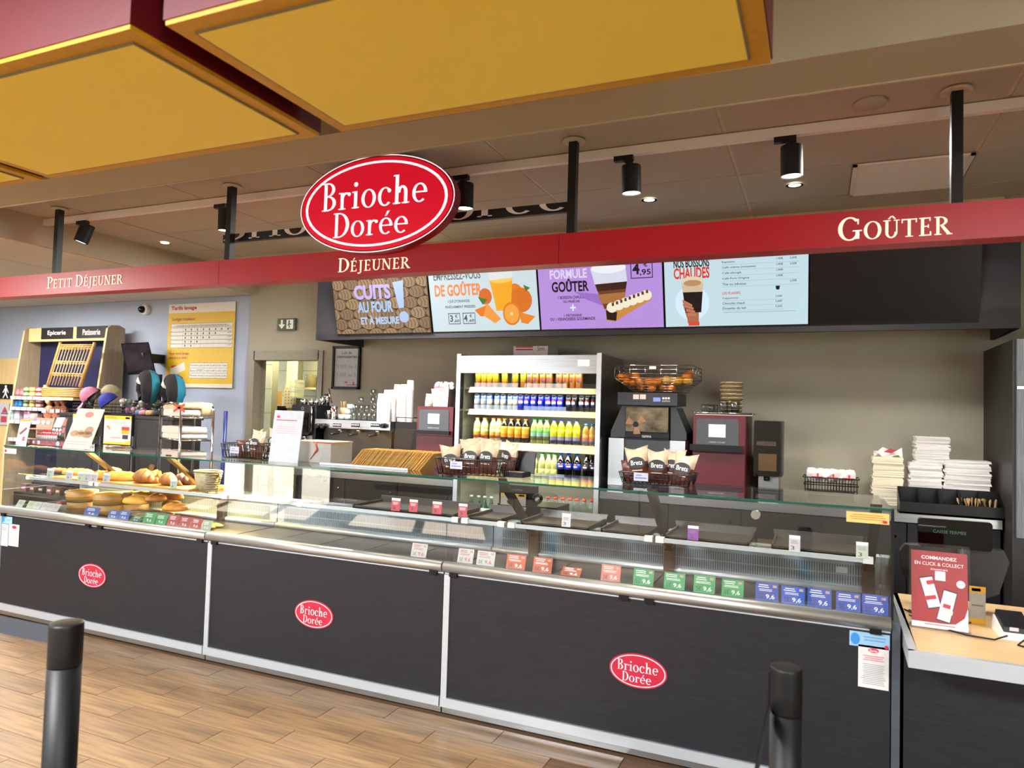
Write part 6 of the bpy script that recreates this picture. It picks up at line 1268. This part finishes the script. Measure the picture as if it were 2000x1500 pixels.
C4 = [T(x, 600, Y) for x, Y in ps]; C4 = [C4[0], C4[1], C4[3], C4[2]]
zs = [T(1500, 632, 4.45).z, T(1500, 922, 4.45).z]
for z in zs:
    f = MB()
    for i in range(4): f.tube([(C4[i].x, C4[i].y, z), (C4[(i+1) % 4].x, C4[(i+1) % 4].y, z)], .008, 6)
    f.face([(p.x, p.y, z) for p in C4]).build('shelf', m_chrome, tr)
m_twl = mat('white_towel', '#d3cdc4', .95, noise=.8, nscale=(60, 60, 60), c2='#bfb8ad', bump=.4); m_twc = mat('cream_towel', '#c4b896', .95, noise=.8, nscale=(60, 60, 60), c2='#aca07e', bump=.4)
cen = sum(C4, V((0, 0, 0)))/4
def towel(u0, u1, z, h, m_, label, dy=0):
    rows = []; n = 7
    a, b_ = C4[0].lerp(C4[1], .5), C4[3].lerp(C4[2], .5)
    p0, p1_ = a.lerp(b_, u0), a.lerp(b_, u1); d = (p1_-p0); s = (C4[1]-C4[0])*.42
    for i in range(n+1):
        q = p0+d*(i/n); zz = h*(1+.06*math.sin(i*2.1+z*40)); rows.append([V((q.x+s.x*u, q.y+s.y*u, z+w__*zz)) for u, w__ in ((-1, .02), (-1.04, .5), (-.95, .95), (0, 1), (.95, .95), (1.04, .5), (1, .02))])
    o = MB().grid(rows, 0, True, True, True, True).build('folded_towel', m_, None, loc=p0); return tag(o, label, 'towel', 'folded towels on the trolley')
z = zs[0]+.008; t0 = towel(.02, .62, z, .06, m_twl, 'white folded towel at the bottom of the upper trolley shelf'); towel(.0, .66, z+.062, .05, m_twc, 'cream towel with a red cross print on the upper trolley shelf'); towel(.66, 1.0, z, .12, m_twc, 'thick cream towel at the right of the upper trolley shelf')
z = zs[1]+.008; towel(.02, .86, z, .045, m_twl, 'lower white towel on the lower trolley shelf'); towel(0, .84, z+.046, .06, m_twl, 'upper white towel on the lower trolley shelf')
p = T(1400, 510, 4.27); k = MB()
for s in (1, -1): k.obox(p, V((.9, 0, .43*s)), V((0, 1, 0)), V((-.43*s, 0, .9)), .14, .002, .022)
k.build('red_cross_print', ink('#b5402e'), bpy.data.objects['folded_towel.001'])
p = at(436, 850, 4.9); o = MB().cyl((p.x, 4.9, .5), (p.x+.02, 4.9, at(437, 803, 4.9).z), .018, n=10).build('broom_handle', mat('blue_handle', '#1f2f78', .35, noise=.2), None, loc=(p.x, 4.9, .5)); tag(o, 'dark blue broom handle standing beside the towel trolley', 'broom'); MB().box(p.x-.03, p.x+.1, 4.87, 4.93, .0, .5).build('brush_head', m_black, o)
# baskets, caps and pillows on the dark cabinet
def wirebox(box, Y, dep, label, nm='merchandise_basket'):
    xa, xb, za, zb = span(*box, Y); t = thing(nm, ((xa+xb)/2, Y, cz), label, 'basket', 'wire baskets on the dark cabinet'); b = MB()
    for f_ in (0, .33, .66, 1): b.tube(rim(xa, xb, Y, Y+dep, cz+.006+(zb-cz)*f_), .003, 5)
    for k in range(13): x = xa+(xb-xa)*k/12; b.tube([(x, Y, cz+.006), (x, Y, zb)], .002, 4).tube([(x, Y+dep, cz+.006), (x, Y+dep, zb)], .002, 4)
    b.build('wire_frame', m_wire, t); return xa, xb, zb
w1 = wirebox((142, 789, 190, 809), YC+.04, .3, 'wire basket holding the caps'); w2 = wirebox((218, 788, 312, 806), YC+.04, .3, 'wire basket of small wrapped toys')
def cap(c, m1, label, rz, tilt):
    rows = []
    for i in range(7):
        t = i/6*PI/2; rows.append([V((.09*math.cos(t)*math.cos(2*PI*j/16), .1*math.cos(t)*math.sin(2*PI*j/16), .11*math.sin(t))) for j in range(16)])
    o = MB().grid(rows, 0, True, True).build('baseball_cap', m1, None, loc=(0, 0, 0))
    r2 = [[V((x*.085, -.09-.1*d*(1-x*x*.55), .004-.02*d-.02*x*x)) for x in (-1, -.6, -.2, .2, .6, 1)] for d in (0, .5, 1)]
    MB().grid(r2).build('visor', m1, o); MB().ball((0, 0, .11), .008, n=8, k=5).build('button', m1, o)
    o.location = c; o.rotation_euler = (tilt, 0, rz); o.scale = (.95, .95, .95); return tag(o, label, 'cap', 'caps in the basket')
c = at(168, 778, YC+.05); cap(V((c.x, YC+.1, c.z+.02)), mat('pink_cotton', '#d0809c', .8, noise=.3, nscale=(60, 60, 60)), 'pink cap at the front of the cap basket', -.75, .75)
c = at(182, 775, YC+.2); cap(V((c.x, YC+.2, c.z)), m_black, 'black cap behind the pink one', -.7, .8); c = at(190, 776, YC+.28); cap(V((c.x, YC+.28, c.z)), mat('grey_cotton', '#a5a49a', .8, noise=.3), 'pale grey cap behind the black one', -.7, .8)
c = at(206, 784, YC+.08); cap(V((c.x, YC+.12, c.z-.01)), mat('royal_blue_cotton', '#25309a', .8, noise=.3, nscale=(60, 60, 60)), 'royal blue cap right of the pink cap', -.75, .7); c = at(217, 770, YC+.3); cap(V((c.x, YC+.3, c.z)), mat('sand_cotton', '#a59878', .8, noise=.3), 'sand coloured cap at the back', -.6, .5)
m_pt = mat('teal_plush', '#1f7f9c', .9, noise=.4, nscale=(60, 60, 60), bump=.2); m_pk = mat('black_plush', '#101013', .9, noise=.3, nscale=(60, 60, 60), bump=.2)
def pillow(px_, py_, rz, label):
    c = at(px_, py_, YC+.12); rows = []; n = 18
    for i in range(n+1):
        a = math.radians(-50+280*i/n); r = .062*(1 if 2 < i < n-2 else .82); cx = V((.105*math.cos(a), 0, .105*math.sin(a))); d = V((math.cos(a), 0, math.sin(a)))
        rows.append([cx+d*r*math.cos(2*PI*j/12)+V((0, 1, 0))*r*1.25*math.sin(2*PI*j/12) for j in range(12)])
    o = bpy.data.objects.new('neck_pillow', None); col.objects.link(o); o.location = c; o['_o'] = tuple(c); tag(o, label, 'neck pillow', 'neck pillows')
    for s, m_ in ((0, m_pt), (1, m_pk)):
        q = [[V(c)+p for p in r[6*s:6*s+7]] if s == 0 else [V(c)+p for p in (r[6:]+r[:1])] for r in rows]; MB().grid(q).build(('teal_half', 'dark_half')[s], m_, o)
    e = [V(c)+V((1.06*p.x, 1.06*p.y, 1.06*p.z)) for p in rows[9]]; e2 = [V(c)+V((1.06*p.x, 1.06*p.y, 1.06*p.z)) for p in rows[12]]; MB().grid([e+[e[0]], e2+[e2[0]]]).build('paper_band', m_paper, o)
    o.rotation_euler = (0, 0, rz); o.scale = (1.12, 1.12, 1.12); return o
pillow(289, 762, -.5, 'black and teal neck pillow with paper band, left one'); pillow(338, 770, -.5, 'black and teal neck pillow, right one')
xa, xb, zb = w2; cols = ('#c98aa0', '#d6d0c4', '#4a3a44', '#8fa89a', '#d9a9b8')
for k in range(22):
    x = xa+.03+(xb-xa-.06)*((k*7) % 22)/22; c = V((x, YC+.08+.2*R.random(), cz+.04+.075*(k//11)+.02*R.random())); m_ = mat('toy_%d' % (k % 5), cols[k % 5], .4, noise=1.0, nscale=(40, 40, 40))
    o = MB().ball((0, 0, 0), .035, .03, .028, 8, 6).ball((.02, -.02, .02), .017, n=8, k=5).build('wrapped_toy', m_, None, loc=(0, 0, 0)); o.location = c; o.rotation_euler = (R.random()*3, R.random()*3, R.random()*3)
    tag(o, ('pink', 'cream', 'dark brown', 'sage green', 'light rose')[k % 5]+' small wrapped toy in the merchandise basket', 'toy', 'wrapped toys '+str(k % 5))
for k, (x, cc) in enumerate(((265, '#5a6fa0'), (272, '#c9909a'), (285, '#c2a578'), (300, '#201c2c'))):
    c = at(x, 798, YC+.0); o = MB().cyl((c.x, YC+.015, cz+.03), (c.x+.07, YC+.02, cz+.036), .024, n=12).build('rolled_blanket', mat('roll_'+cc.strip('#'), cc, .8, noise=.4), None, loc=(c.x, YC, cz)); tag(o, ('blue', 'pink', 'tan', 'dark navy')[k]+' small roll lying in front of the toy basket', 'roll'); MB().oval((c.x-.001, YC+.015, cz+.03), V((0, 1, 0)), EZ, .012, .012).build('core', m_paper, o)
# wall mounted television, little framed screen, dome camera, car wash price poster
tv = thing('wall_television', at(270, 700, 5.6), 'black television tilted down on the pale blue wall', 'television')
pts = [at(236, 671, 5.5), at(290, 668, 5.68), at(303, 724, 5.62), at(249, 728, 5.44)]; n_ = (pts[1]-pts[0]).cross(pts[3]-pts[0]).normalized(); n_ = n_ if n_.y < 0 else -n_
MB().hexa([p-n_*.05 for p in (pts[3], pts[2], pts[1], pts[0])]+[p for p in (pts[3], pts[2], pts[1], pts[0])]).build('case', m_black, tv)
ce = sum(pts, V((0, 0, 0)))/4; MB().face([ce+(p-ce)*.92+n_*.002 for p in pts]).build('panel', mat('dark_glossy_panel', '#1b1a20', .12, noise=1, nscale=(6, 6, 6), c2='#3a3440'), tv)
MB().box(ce.x-.04, ce.x+.04, ce.y+.03, 5.88, ce.z-.05, ce.z+.05).build('bracket', m_blackm, tv)
fs = thing('framed_screen', at(292, 760, 5.08), 'small black framed screen above the neck pillows', 'screen')
xa, xb, za, zb = span(271, 731, 311, 790, 5.08); MB().box(xa, xb, 5.08, 5.11, cz, zb).build('frame', m_black, fs); MB().rect(((xa+xb)/2, 5.078, zb-.1), EX, EZ, xb-xa-.05, .13).build('panel', mat('dim_panel', '#5a5f58', .3, noise=1, nscale=(9, 9, 9), c2='#2c302c'), fs)
c = at(283, 605, 5.84); dm = thing('dome_camera', (c.x, 5.88, c.z), 'white dome security camera high on the pale blue wall', 'camera')
MB().cyl((c.x, 5.88, c.z), (c.x, 5.82, c.z), .062, .056, 24).build('base', m_white, dm); MB().ball((c.x-.012, 5.815, c.z), .042, .05, .042, 18, 10).build('dome', MATS['gloss_black'], dm)
tp = [('r', 0, 0, 1, .11, '#d9d5cc'), ('t', .04, .025, .43, .085, '#b03038', 'Tarifs lavage', .035), ('t', .06, .16, .44, .215, '#a8502a', 'Lavage rouleaux :', .03), ('r', .05, .24, .97, .53, '#d9d6cb'), ('t', .04, .58, .34, .62, '#a8402a', 'Pour votre lavage', .03), ('t', .04, .63, .33, .67, '#a8502a', 'pensez à la carte !', .03), ('p', .06, .7, .3, .88, '#d9d2c4', [(0, .45), (.9, 0), (1, .5), (.08, 1)]), ('r', .08, .74, .16, .78, '#b8303a'), ('r', .36, .71, .92, .89, '#d9d6cb'), ('r', 0, .955, 1, 1, '#d9d2bc')]
tp += [('r', .05, .24+.29*k/6-.002, .97, .24+.29*k/6+.002, '#6a665a') for k in range(7)]+[('r', .05+.92*k/10-.0015, .24, .05+.92*k/10+.0015, .53, '#6a665a') for k in range(11) if k != 1]
for r_, n_c in enumerate((8, 6, 5, 3, 2)): tp += [('o', .05+.92*(c_+2.4)/10.2, .3+.048*r_, .05+.92*(c_+2.6)/10.2, .326+.048*r_, '#2c2a28') for c_ in range(n_c)]
tp += [('r', .36, .71+.18*k/3-.002, .92, .71+.18*k/3+.002, '#6a665a') for k in range(4)]+[('r', x_-.0015, .71, x_+.0015, .89, '#6a665a') for x_ in (.36, .58, .665, .75, .835, .92)]
tp += [('t', .37, .725+.06*k, .57, .755+.06*k, '#3a3834', s_) for k, s_ in enumerate(('Montant payé', 'Bonus OFFERT', 'Montant chargé'))]+[('l', .06, .255, .96, .28, '#5a564c', 2)]
tp += [('t', .585+.085*j, .73+.06*i, .655+.085*j, .752+.06*i, '#3a3834', s_) for i, rw in enumerate((('15,00€', '25,00€', '50,00€', '75,00€'), ('+2€', '+5€', '+12€', '+20€'), ('17,00€', '30,00€', '62,00€', '95,00€'))) for j, s_ in enumerate(rw)]+[('t', .9, .295+.048*k, .96, .32+.048*k, '#3a3834', s_) for k, s_ in enumerate(('11,50€', '9,50€', '7,50€', '5,50€', '3,50€'))]
sheet('wash_price_poster', (327, 592, 457, 757), 5.86, 'large yellow car wash price poster on the pale blue wall', 'poster', '#eec20a', tp, thick=.004)
# ================================================================== kitchen bits seen through the doorway
sheet('kitchen_notice', (536, 764, 551, 792), 7.47, 'amber sheet taped to the cream tiles in the kitchen', 'notice', '#c9962a', [('l', .1, .1, .9, .9, '#a87820', 6)])
sheet('kitchen_notice', (554, 756, 578, 797), 7.47, 'printed chart with rows of small pictures in the kitchen', 'notice', '#c9b98a', [('l', .1, .06, .7, .1, '#5a4a3a', 1)]+[('o', .12+.24*(k % 4), .18+.14*(k//4), .22+.24*(k % 4), .25+.14*(k//4), '#6a4a3a') for k in range(20)])
p = at(542, 800, 7.4); o = MB().box(p.x-.08, p.x+.08, 7.38, 7.49, p.z-.07, p.z+.05).build('soap_dispenser', MATS['gloss_black'], None, loc=p); tag(o, 'black dispenser on the kitchen tiles below the amber sheet', 'dispenser'); MB().box(p.x-.06, p.x+.06, 7.36, 7.38, p.z-.09, p.z-.05).build('lever', m_chrome, o)
ks = thing('kitchen_shelf', at(605, 755, 7.9), 'narrow kitchen shelf with a jug at the right of the doorway', 'shelf'); xa, xb, za, zb = span(586, 757, 640, 761, 7.9); MB().box(xa, xb+.3, 7.85, 8.09, za, zb).build('board', m_ply, ks)
p = at(605, 757, 7.95); o = MB().lathe([(0, 0), (.07, 0), (.085, .16), (.08, .18), (0, .17)], (p.x, 7.96, zb), 16).build('jug', mat('clear_jug', '#b5ab78', .2, noise=.3), None, loc=(p.x, 7.96, zb)); tag(o, 'clear jug on the kitchen shelf', 'jug'); MB().tube([(p.x+.08, 7.96, zb+.15), (p.x+.14, 7.96, zb+.12), (p.x+.08, 7.96, zb+.03)], .008, 6).build('handle', MATS['clear_jug'], o)
p = at(584, 760, 7.45); o = MB().box(p.x-.03, p.x+.05, 7.3, 7.49, p.z-.12, p.z+.12).build('ticket_rack', mat('blue_rack', '#2f5f9a', .4, noise=.8, nscale=(4, 4, 90), c2='#c2b23a'), None, loc=p); tag(o, 'blue and yellow ticket rack on the kitchen corner', 'rack')
# ================================================================== cash desk on the right
m_lw = mat('pale_maple_top', '#cbae83', .4, noise=.7, nscale=(4, 50, 50), c2='#b99a6c')
cdk = thing('cash_desk', (1.2, 3.5, 0), 'cash desk with pale wood top and steel edge at the right', 'cash desk')
MB().box(.345, 2.6, 3.085, 4.05, .735, .752).build('top', m_lw, cdk); MB().box(.313, 2.6, 3.06, 3.085, .69, .752).build('front_edge', m_trim, cdk)
MB().hexa([(.313, 3.06, .69), (.345, 3.06, .69), (.365, 4.05, .69), (.335, 4.05, .69), (.313, 3.06, .752), (.345, 3.085, .752), (.365, 4.05, .752), (.335, 4.05, .752)]).build('side_edge', m_trim, cdk)
MB().box(.325, 2.6, 3.34, 4.0, 0, .735).build('front_panel', m_lam, cdk)
st_ = thing('sign_holder', (.465, 3.42, .752), 'clear acrylic stand with a red order poster on the cash desk', 'sign holder')
UT = V((0, math.sin(.12), math.cos(.12))); NT = V((0, -math.cos(.12), math.sin(.12))); ux = V((1, -.03, 0)).normalized()
wd, ht = at(1893, 1160, 3.43).x-at(1773, 1160, 3.43).x, .345; bo = V(((at(1775, 1200, 3.43).x+at(1897, 1200, 3.43).x)/2, 3.42, .754)); ce = bo+UT*ht/2
MB().obox(ce, ux, UT, NT, wd, ht, .004).build('acrylic', m_acryl, st_); MB().box(bo.x-wd/2, bo.x+wd/2, 3.42, 3.52, .752, .756).build('foot', m_acryl, st_)
c2_ = bo+UT*(ht*.46)-NT*.0; hs = ht*.9; sh_ = MB().obox(c2_-NT*.004, ux, UT, NT, wd*.92, hs, .001).build('sheet', mat('poster_red', '#b8323a', .4, noise=.15), st_)
b = MB(); inks_ = ['#f2ecec', '#f4f1f0', '#2c3038', '#d9d9de', '#c2323c', '#e4ddd2']
def sp(u, v, l=0): return c2_+ux*((u-.5)*wd*.92)+UT*((.5-v)*hs)-NT*.0032+NT*.00015*l
b.text('COMMANDEZ', sp(.5, .085), ux, UT, wd*.58, hs*.045, 1, .02).text('EN CLICK & COLLECT', sp(.5, .165), ux, UT, wd*.8, hs*.045, 1).text('SCANNEZ-MOI', sp(.5, .235), ux, UT, wd*.28, hs*.022, 1, .01).rect(sp(.52, .315), ux, UT, wd*.17, wd*.17, 0)
for k, (u, v, rr) in enumerate(((.34, .54, .26), (.63, .7, -.22))):
    a_ = ux*math.cos(rr)+UT*math.sin(rr)*-1 if False else (ux*math.cos(rr)-UT*math.sin(-rr)); t_ = (UT*math.cos(rr)+ux*math.sin(-rr)); b.rect(sp(u, v, 1), a_, t_, wd*.235, hs*.42, 2).rect(sp(u, v, 2), a_, t_, wd*.21, hs*.39, 3).rect(sp(u, v-.13 if k == 0 else v, 3), a_, t_, wd*.12, hs*.05, 4).rect(sp(u, v+.07, 3), a_, t_, wd*.19, hs*.05, 4 if k == 0 else 5)
b.oval(sp(.88, .4, 1), ux, UT, wd*.07, wd*.07, 0).text('NEW', sp(.88, .4, 2), ux, UT, wd*.09, hs*.02, 4).rect(sp(.5, .965, 1), ux, UT, wd*.92, hs*.07, 1).flat([[(.46*wd*.92*x, hs*y) for x, y in ((1.08, -.43), (1.08, -.2), (.95, -.33), (.6, -.42), (.2, -.43))]], sp(.5, .5, 1), ux, UT, 1)
b.rect(sp(.5, .955, 2), ux, UT, wd*.5, hs*.01, 4).build('print', [ink(c) for c in inks_], st_)
sheet('yellow_card', (1893, 1143, 1925, 1217), 3.6, 'grey and yellow card standing behind the red order poster', 'card', '#b9b4a6', [('r', 0, 0, 1, .17, '#d9a51e'), ('r', .15, .05, .7, .13, '#b04a2a'), ('r', 0, .84, 1, 1, '#d9a51e'), ('l', .1, .45, .9, .55, '#6a675f', 1)], base=.753)
pt_ = thing('payment_terminal', (at(1985, 1225, 3.45).x, 3.45, .752), 'white and black card terminal at the right edge of the cash desk', 'card terminal')
xa, xb, za, zb = span(1950, 1196, 2010, 1240, 3.45); MB().hexa([(xa, 3.4, .753), (xb, 3.4, .753), (xb, 3.58, .753), (xa, 3.58, .753), (xa+.005, 3.405, .78), (xb, 3.405, .78), (xb, 3.575, .81), (xa+.005, 3.575, .81)]).build('base', m_white, pt_); MB().hexa([(xa+.01, 3.41, .78), (xb, 3.41, .78), (xb, 3.57, .81), (xa+.01, 3.57, .81), (xa+.012, 3.415, .8), (xb, 3.415, .8), (xb, 3.565, .835), (xa+.012, 3.565, .835)]).build('body', m_black, pt_)
MB().rect((xa+.045, 3.412, .795), EX, EZ, .03, .014).build('badge', ink('#d8c0c4'), pt_)
b = MB(); b.tube([(xa+.02, 3.4, .77), (xa-.03, 3.36, .758), (xa-.12, 3.38, .757), (xa-.22, 3.46, .757), (xa-.3, 3.6, .757)], .0035, 5).tube([(xa+.08, 3.39, .77), (xa+.04, 3.33, .757), (xa+.1, 3.28, .757), (xa+.2, 3.26, .757)], .0035, 5); tag(b.build('cable', m_black, None, loc=(xa, 3.4, .757)), 'thin black cable looping over the cash desk from the terminal', 'cable')
b = MB()
for k in range(3): b.tube([(.36+.02*k, 3.7, .757), (.4, 3.62-.03*k, .758), (.5, 3.56-.03*k, .757), (.6, 3.6, .757)], .004, 5)
tag(b.build('cable', m_black, None, loc=(.4, 3.6, .757)), 'bundle of black cables behind the red order poster', 'cable')
# till screen seen from behind, customer display
YT = 3.82; tl = thing('till_screen', (at(1870, 1150, YT).x, YT, .752), 'large black till screen seen from behind on the cash desk', 'till')
xa, xb, za, zb = span(1758, 1068, 1972, 1165, YT); out = [(xa+.02, zb-.01), (xa, zb-.04), (xa+.01, za+.08), (xa+.08, za+.005), (xb-.1, za), (xb-.04, za+.03), (xb, zb-.05), (xb-.02, zb)]
MB().prism(out, (0, YT, 0), EX, EZ, V((0, 1, 0)), .06).build('housing', mat('gloss_till_plastic', '#0c0d0f', .35, noise=.2), tl); MB().box((xa+xb)/2-.06, (xa+xb)/2+.06, YT+.02, YT+.1, .752, za+.05).build('stand', m_black, tl)
xa, xb, za, zb = span(1793, 1016, 1939, 1072, YT-.06); cdp = thing('customer_display', ((xa+xb)/2, YT-.05, za), 'black customer display with dim green lettering above the till', 'display')
r = .014; out = [(xa+r-r*math.cos(a), zb-r+r*math.sin(a)) for a in (0, PI/4, PI/2)]+[(xb-r+r*math.sin(a), zb-r+r*math.cos(a)) for a in (0, PI/4, PI/2)]+[(xb-r+r*math.cos(a), za+r-r*math.sin(a)) for a in (0, PI/4, PI/2)]+[(xa+r-r*math.sin(a), za+r-r*math.cos(a)) for a in (0, PI/4, PI/2)]
MB().prism(out, (0, YT-.06, 0), EX, EZ, V((0, 1, 0)), .03).build('case', MATS['gloss_black'], cdp); MB().text('CAISSE FERMEE', ((xa+xb)/2-.02, YT-.0612, (za+zb)/2+.008), EX, EZ, (xb-xa)*.45, .014).build('lettering', mat('dim_green_led', '#3a5a3c', .5, emit=.12), cdp)
MB().cyl(((xa+xb)/2+.03, YT-.045, za-.08), ((xa+xb)/2+.03, YT-.045, za+.005), .016).build('neck', m_opan, cdp)
# cutlery organiser on the rear worktop
xa, xb, za, zb = span(1757, 968, 1965, 1008, 5.22); co = thing('cutlery_organiser', ((xa+xb)/2, 5.3, WT), 'black compartment box of wooden cutlery in front of the napkins', 'organiser')
MB().box(xa, xb, 5.21, 5.36, WT+.001, WT+.012).box(xa, xb, 5.21, 5.222, WT, WT+.075).build('front', m_black, co); MB().box(xa, xb, 5.37, 5.385, WT, WT+.16).build('back', m_black, co)
for k in range(6): x = xa+(xb-xa-.012)*k/5; MB().hexa([(x, 5.222, WT), (x+.012, 5.222, WT), (x+.012, 5.37, WT), (x, 5.37, WT), (x, 5.222, WT+.075), (x+.012, 5.222, WT+.075), (x+.012, 5.37, WT+.16), (x, 5.37, WT+.16)]).build('divider', m_black, co)
fk = MB().tube([(0, 0, 0), (0, .01, .06), (0, .012, .085), (0, .01, .1)], [.004, .004, .008, .003], 6); f0 = None
for k in range(22):
    u = .6+.02*k if k < 14 else .8+.018*(k-14)
    if f0 is None: f0 = o = fk.build('wooden_fork', mat('birch_cutlery', '#b8945e', .6, noise=.5, nscale=(20, 20, 40)), None, loc=(0, 0, 0))
    else: o = f0.copy(); col.objects.link(o)
    o.location = (xa+(xb-xa)*u, 5.25+R.uniform(0, .08), WT+.02); o.rotation_euler = (R.uniform(-.3, .1), R.uniform(-.3, .3), 0); tag(o, 'wooden fork in the black cutlery organiser', 'cutlery', 'wooden cutlery')
# small till behind the middle counter, seen through the glass
YS = 4.35; xa, xb, za, zb = span(975, 948, 1046, 985, YS); sm = thing('small_till', ((xa+xb)/2, YS, .9), 'small black till monitor behind the glass below the drinks fridge', 'till')
MB().box(xa, xb, YS, YS+.05, za, zb).build('screen', m_black, sm); MB().text('VariPOS', ((xa+xb)/2, YS-.001, zb-.03), EX, EZ, .07, .014).build('lettering', ink('#5f6468'), sm); MB().box(xa, xb+.15, YS-.02, YS+.25, .86, za).build('base', m_black, sm); MB().box(xa, xb+.15, YS, YS+.3, 0, .86).build('stand', m_cab, sm)
sheet('till_card', (978, 964, 1027, 987), YS-.03, 'yellow topped card with a pen loop in front of the small till', 'card', '#c9c4b8', [('r', 0, 0, 1, .25, '#d9b53a'), ('r', .72, .05, .95, .2, '#8a3a34'), ('o', .25, .45, .6, .98, '#55585c'), ('o', .28, .5, .57, .93, '#c9c4b8')])
p = at(1052, 973, YS+.0); o = MB().lathe([(.0, 0), (.035, 0), (.035, .03), (0, .03)], (0, 0, 0), 16).build('tape_roll', m_black, None, loc=(0, 0, 0)); o.location = (p.x, YS-.02, p.z); o.rotation_euler = (PI/2, 0, .3); tag(o, 'black tape roll on the small till', 'roll'); MB().lathe([(0, .031), (.016, .031)], (0, 0, 0), 14).build('core', m_paper, o)
# tall cabinet at the right end of the rear counter
tc_ = thing('tall_cabinet', (1.5, 5.4, 0), 'tall cabinet with dark side and grey brushed front at the right', 'cabinet')
zt = 2.115; MB().box(1.045, 2.4, 5.03, YW-.01, 0, zt).build('carcass', m_lamv, tc_)
zj = at(1990, 757, 5.0).z; MB().box(1.062, 2.4, 5.0, 5.028, zj+.008, zt).build('upper_door', m_greyl, tc_); MB().box(1.062, 2.4, 5.0, 5.028, .95, zj-.008).build('lower_door', m_greyl, tc_); MB().box(1.062, 2.4, 5.004, 5.028, zj-.007, zj+.007).build('joint_strip', m_chrome, tc_)
# ================================================================== queue barriers close to the viewer
m_stan = mat('black_barrier_metal', '#0d0e0f', .5, spec=.3, noise=.3, nscale=(30, 30, 30), c2='#090a0a'); m_belt = mat('dark_grey_belt', '#2b2f36', .8, noise=.4, nscale=(80, 80, 80))
def barrier(x, y, zt, r, label, belt):
    t = thing('queue_barrier_post', (x, y, 0), label, 'barrier post', 'queue barrier posts')
    MB().lathe([(.17, 0), (.17, .012), (.05, .03), (0, .03)], (x, y, 0), 28).build('base', m_stan, t); MB().cyl((x, y, .03), (x, y, zt-.12), r*.995, n=28).build('pole', m_stan, t)
    h = MB().lathe([(r*.95, zt-.12), (r, zt-.115), (r, zt-.06), (r, zt-.016), (r, zt-.007), (r*.97, zt-.001), (r*.9, zt), (0, zt)], (x, y, 0), 28).build('head', m_stan, t)
    MB().box(x-r-.004, x-r+.012, y-.006, y+.006, zt-.11, zt-.02).build('belt_slot', m_black, t)
    bl = MB(); pts, hh = belt; bl.grid([[V(p)+V((0, 0, -hh)) for p in pts], [V(p) for p in pts]], 0, False); bl.grid([[V(p)+V((.0015, .0015, -hh)) for p in pts], [V(p)+V((.0015, .0015, 0)) for p in pts]], 0, False).build('belt', m_belt, t)
barrier(-1.943, 1.364, .97, .0435, 'black queue barrier post at the lower left', ([(-1.98, 1.364, .95), (-2.4, 1.37, .94), (-2.9, 1.38, .93), (-3.6, 1.39, .93)], .05))
barrier(-.073, 2.02, .955, .04, 'black queue barrier post at the lower right', ([(-.115, 2.0, .86), (-.125, 1.6, .83), (-.13, 1.2, .8), (-.14, .5, .78)], .05))
for o in bpy.data.objects:
    if '_o' in o: del o['_o']
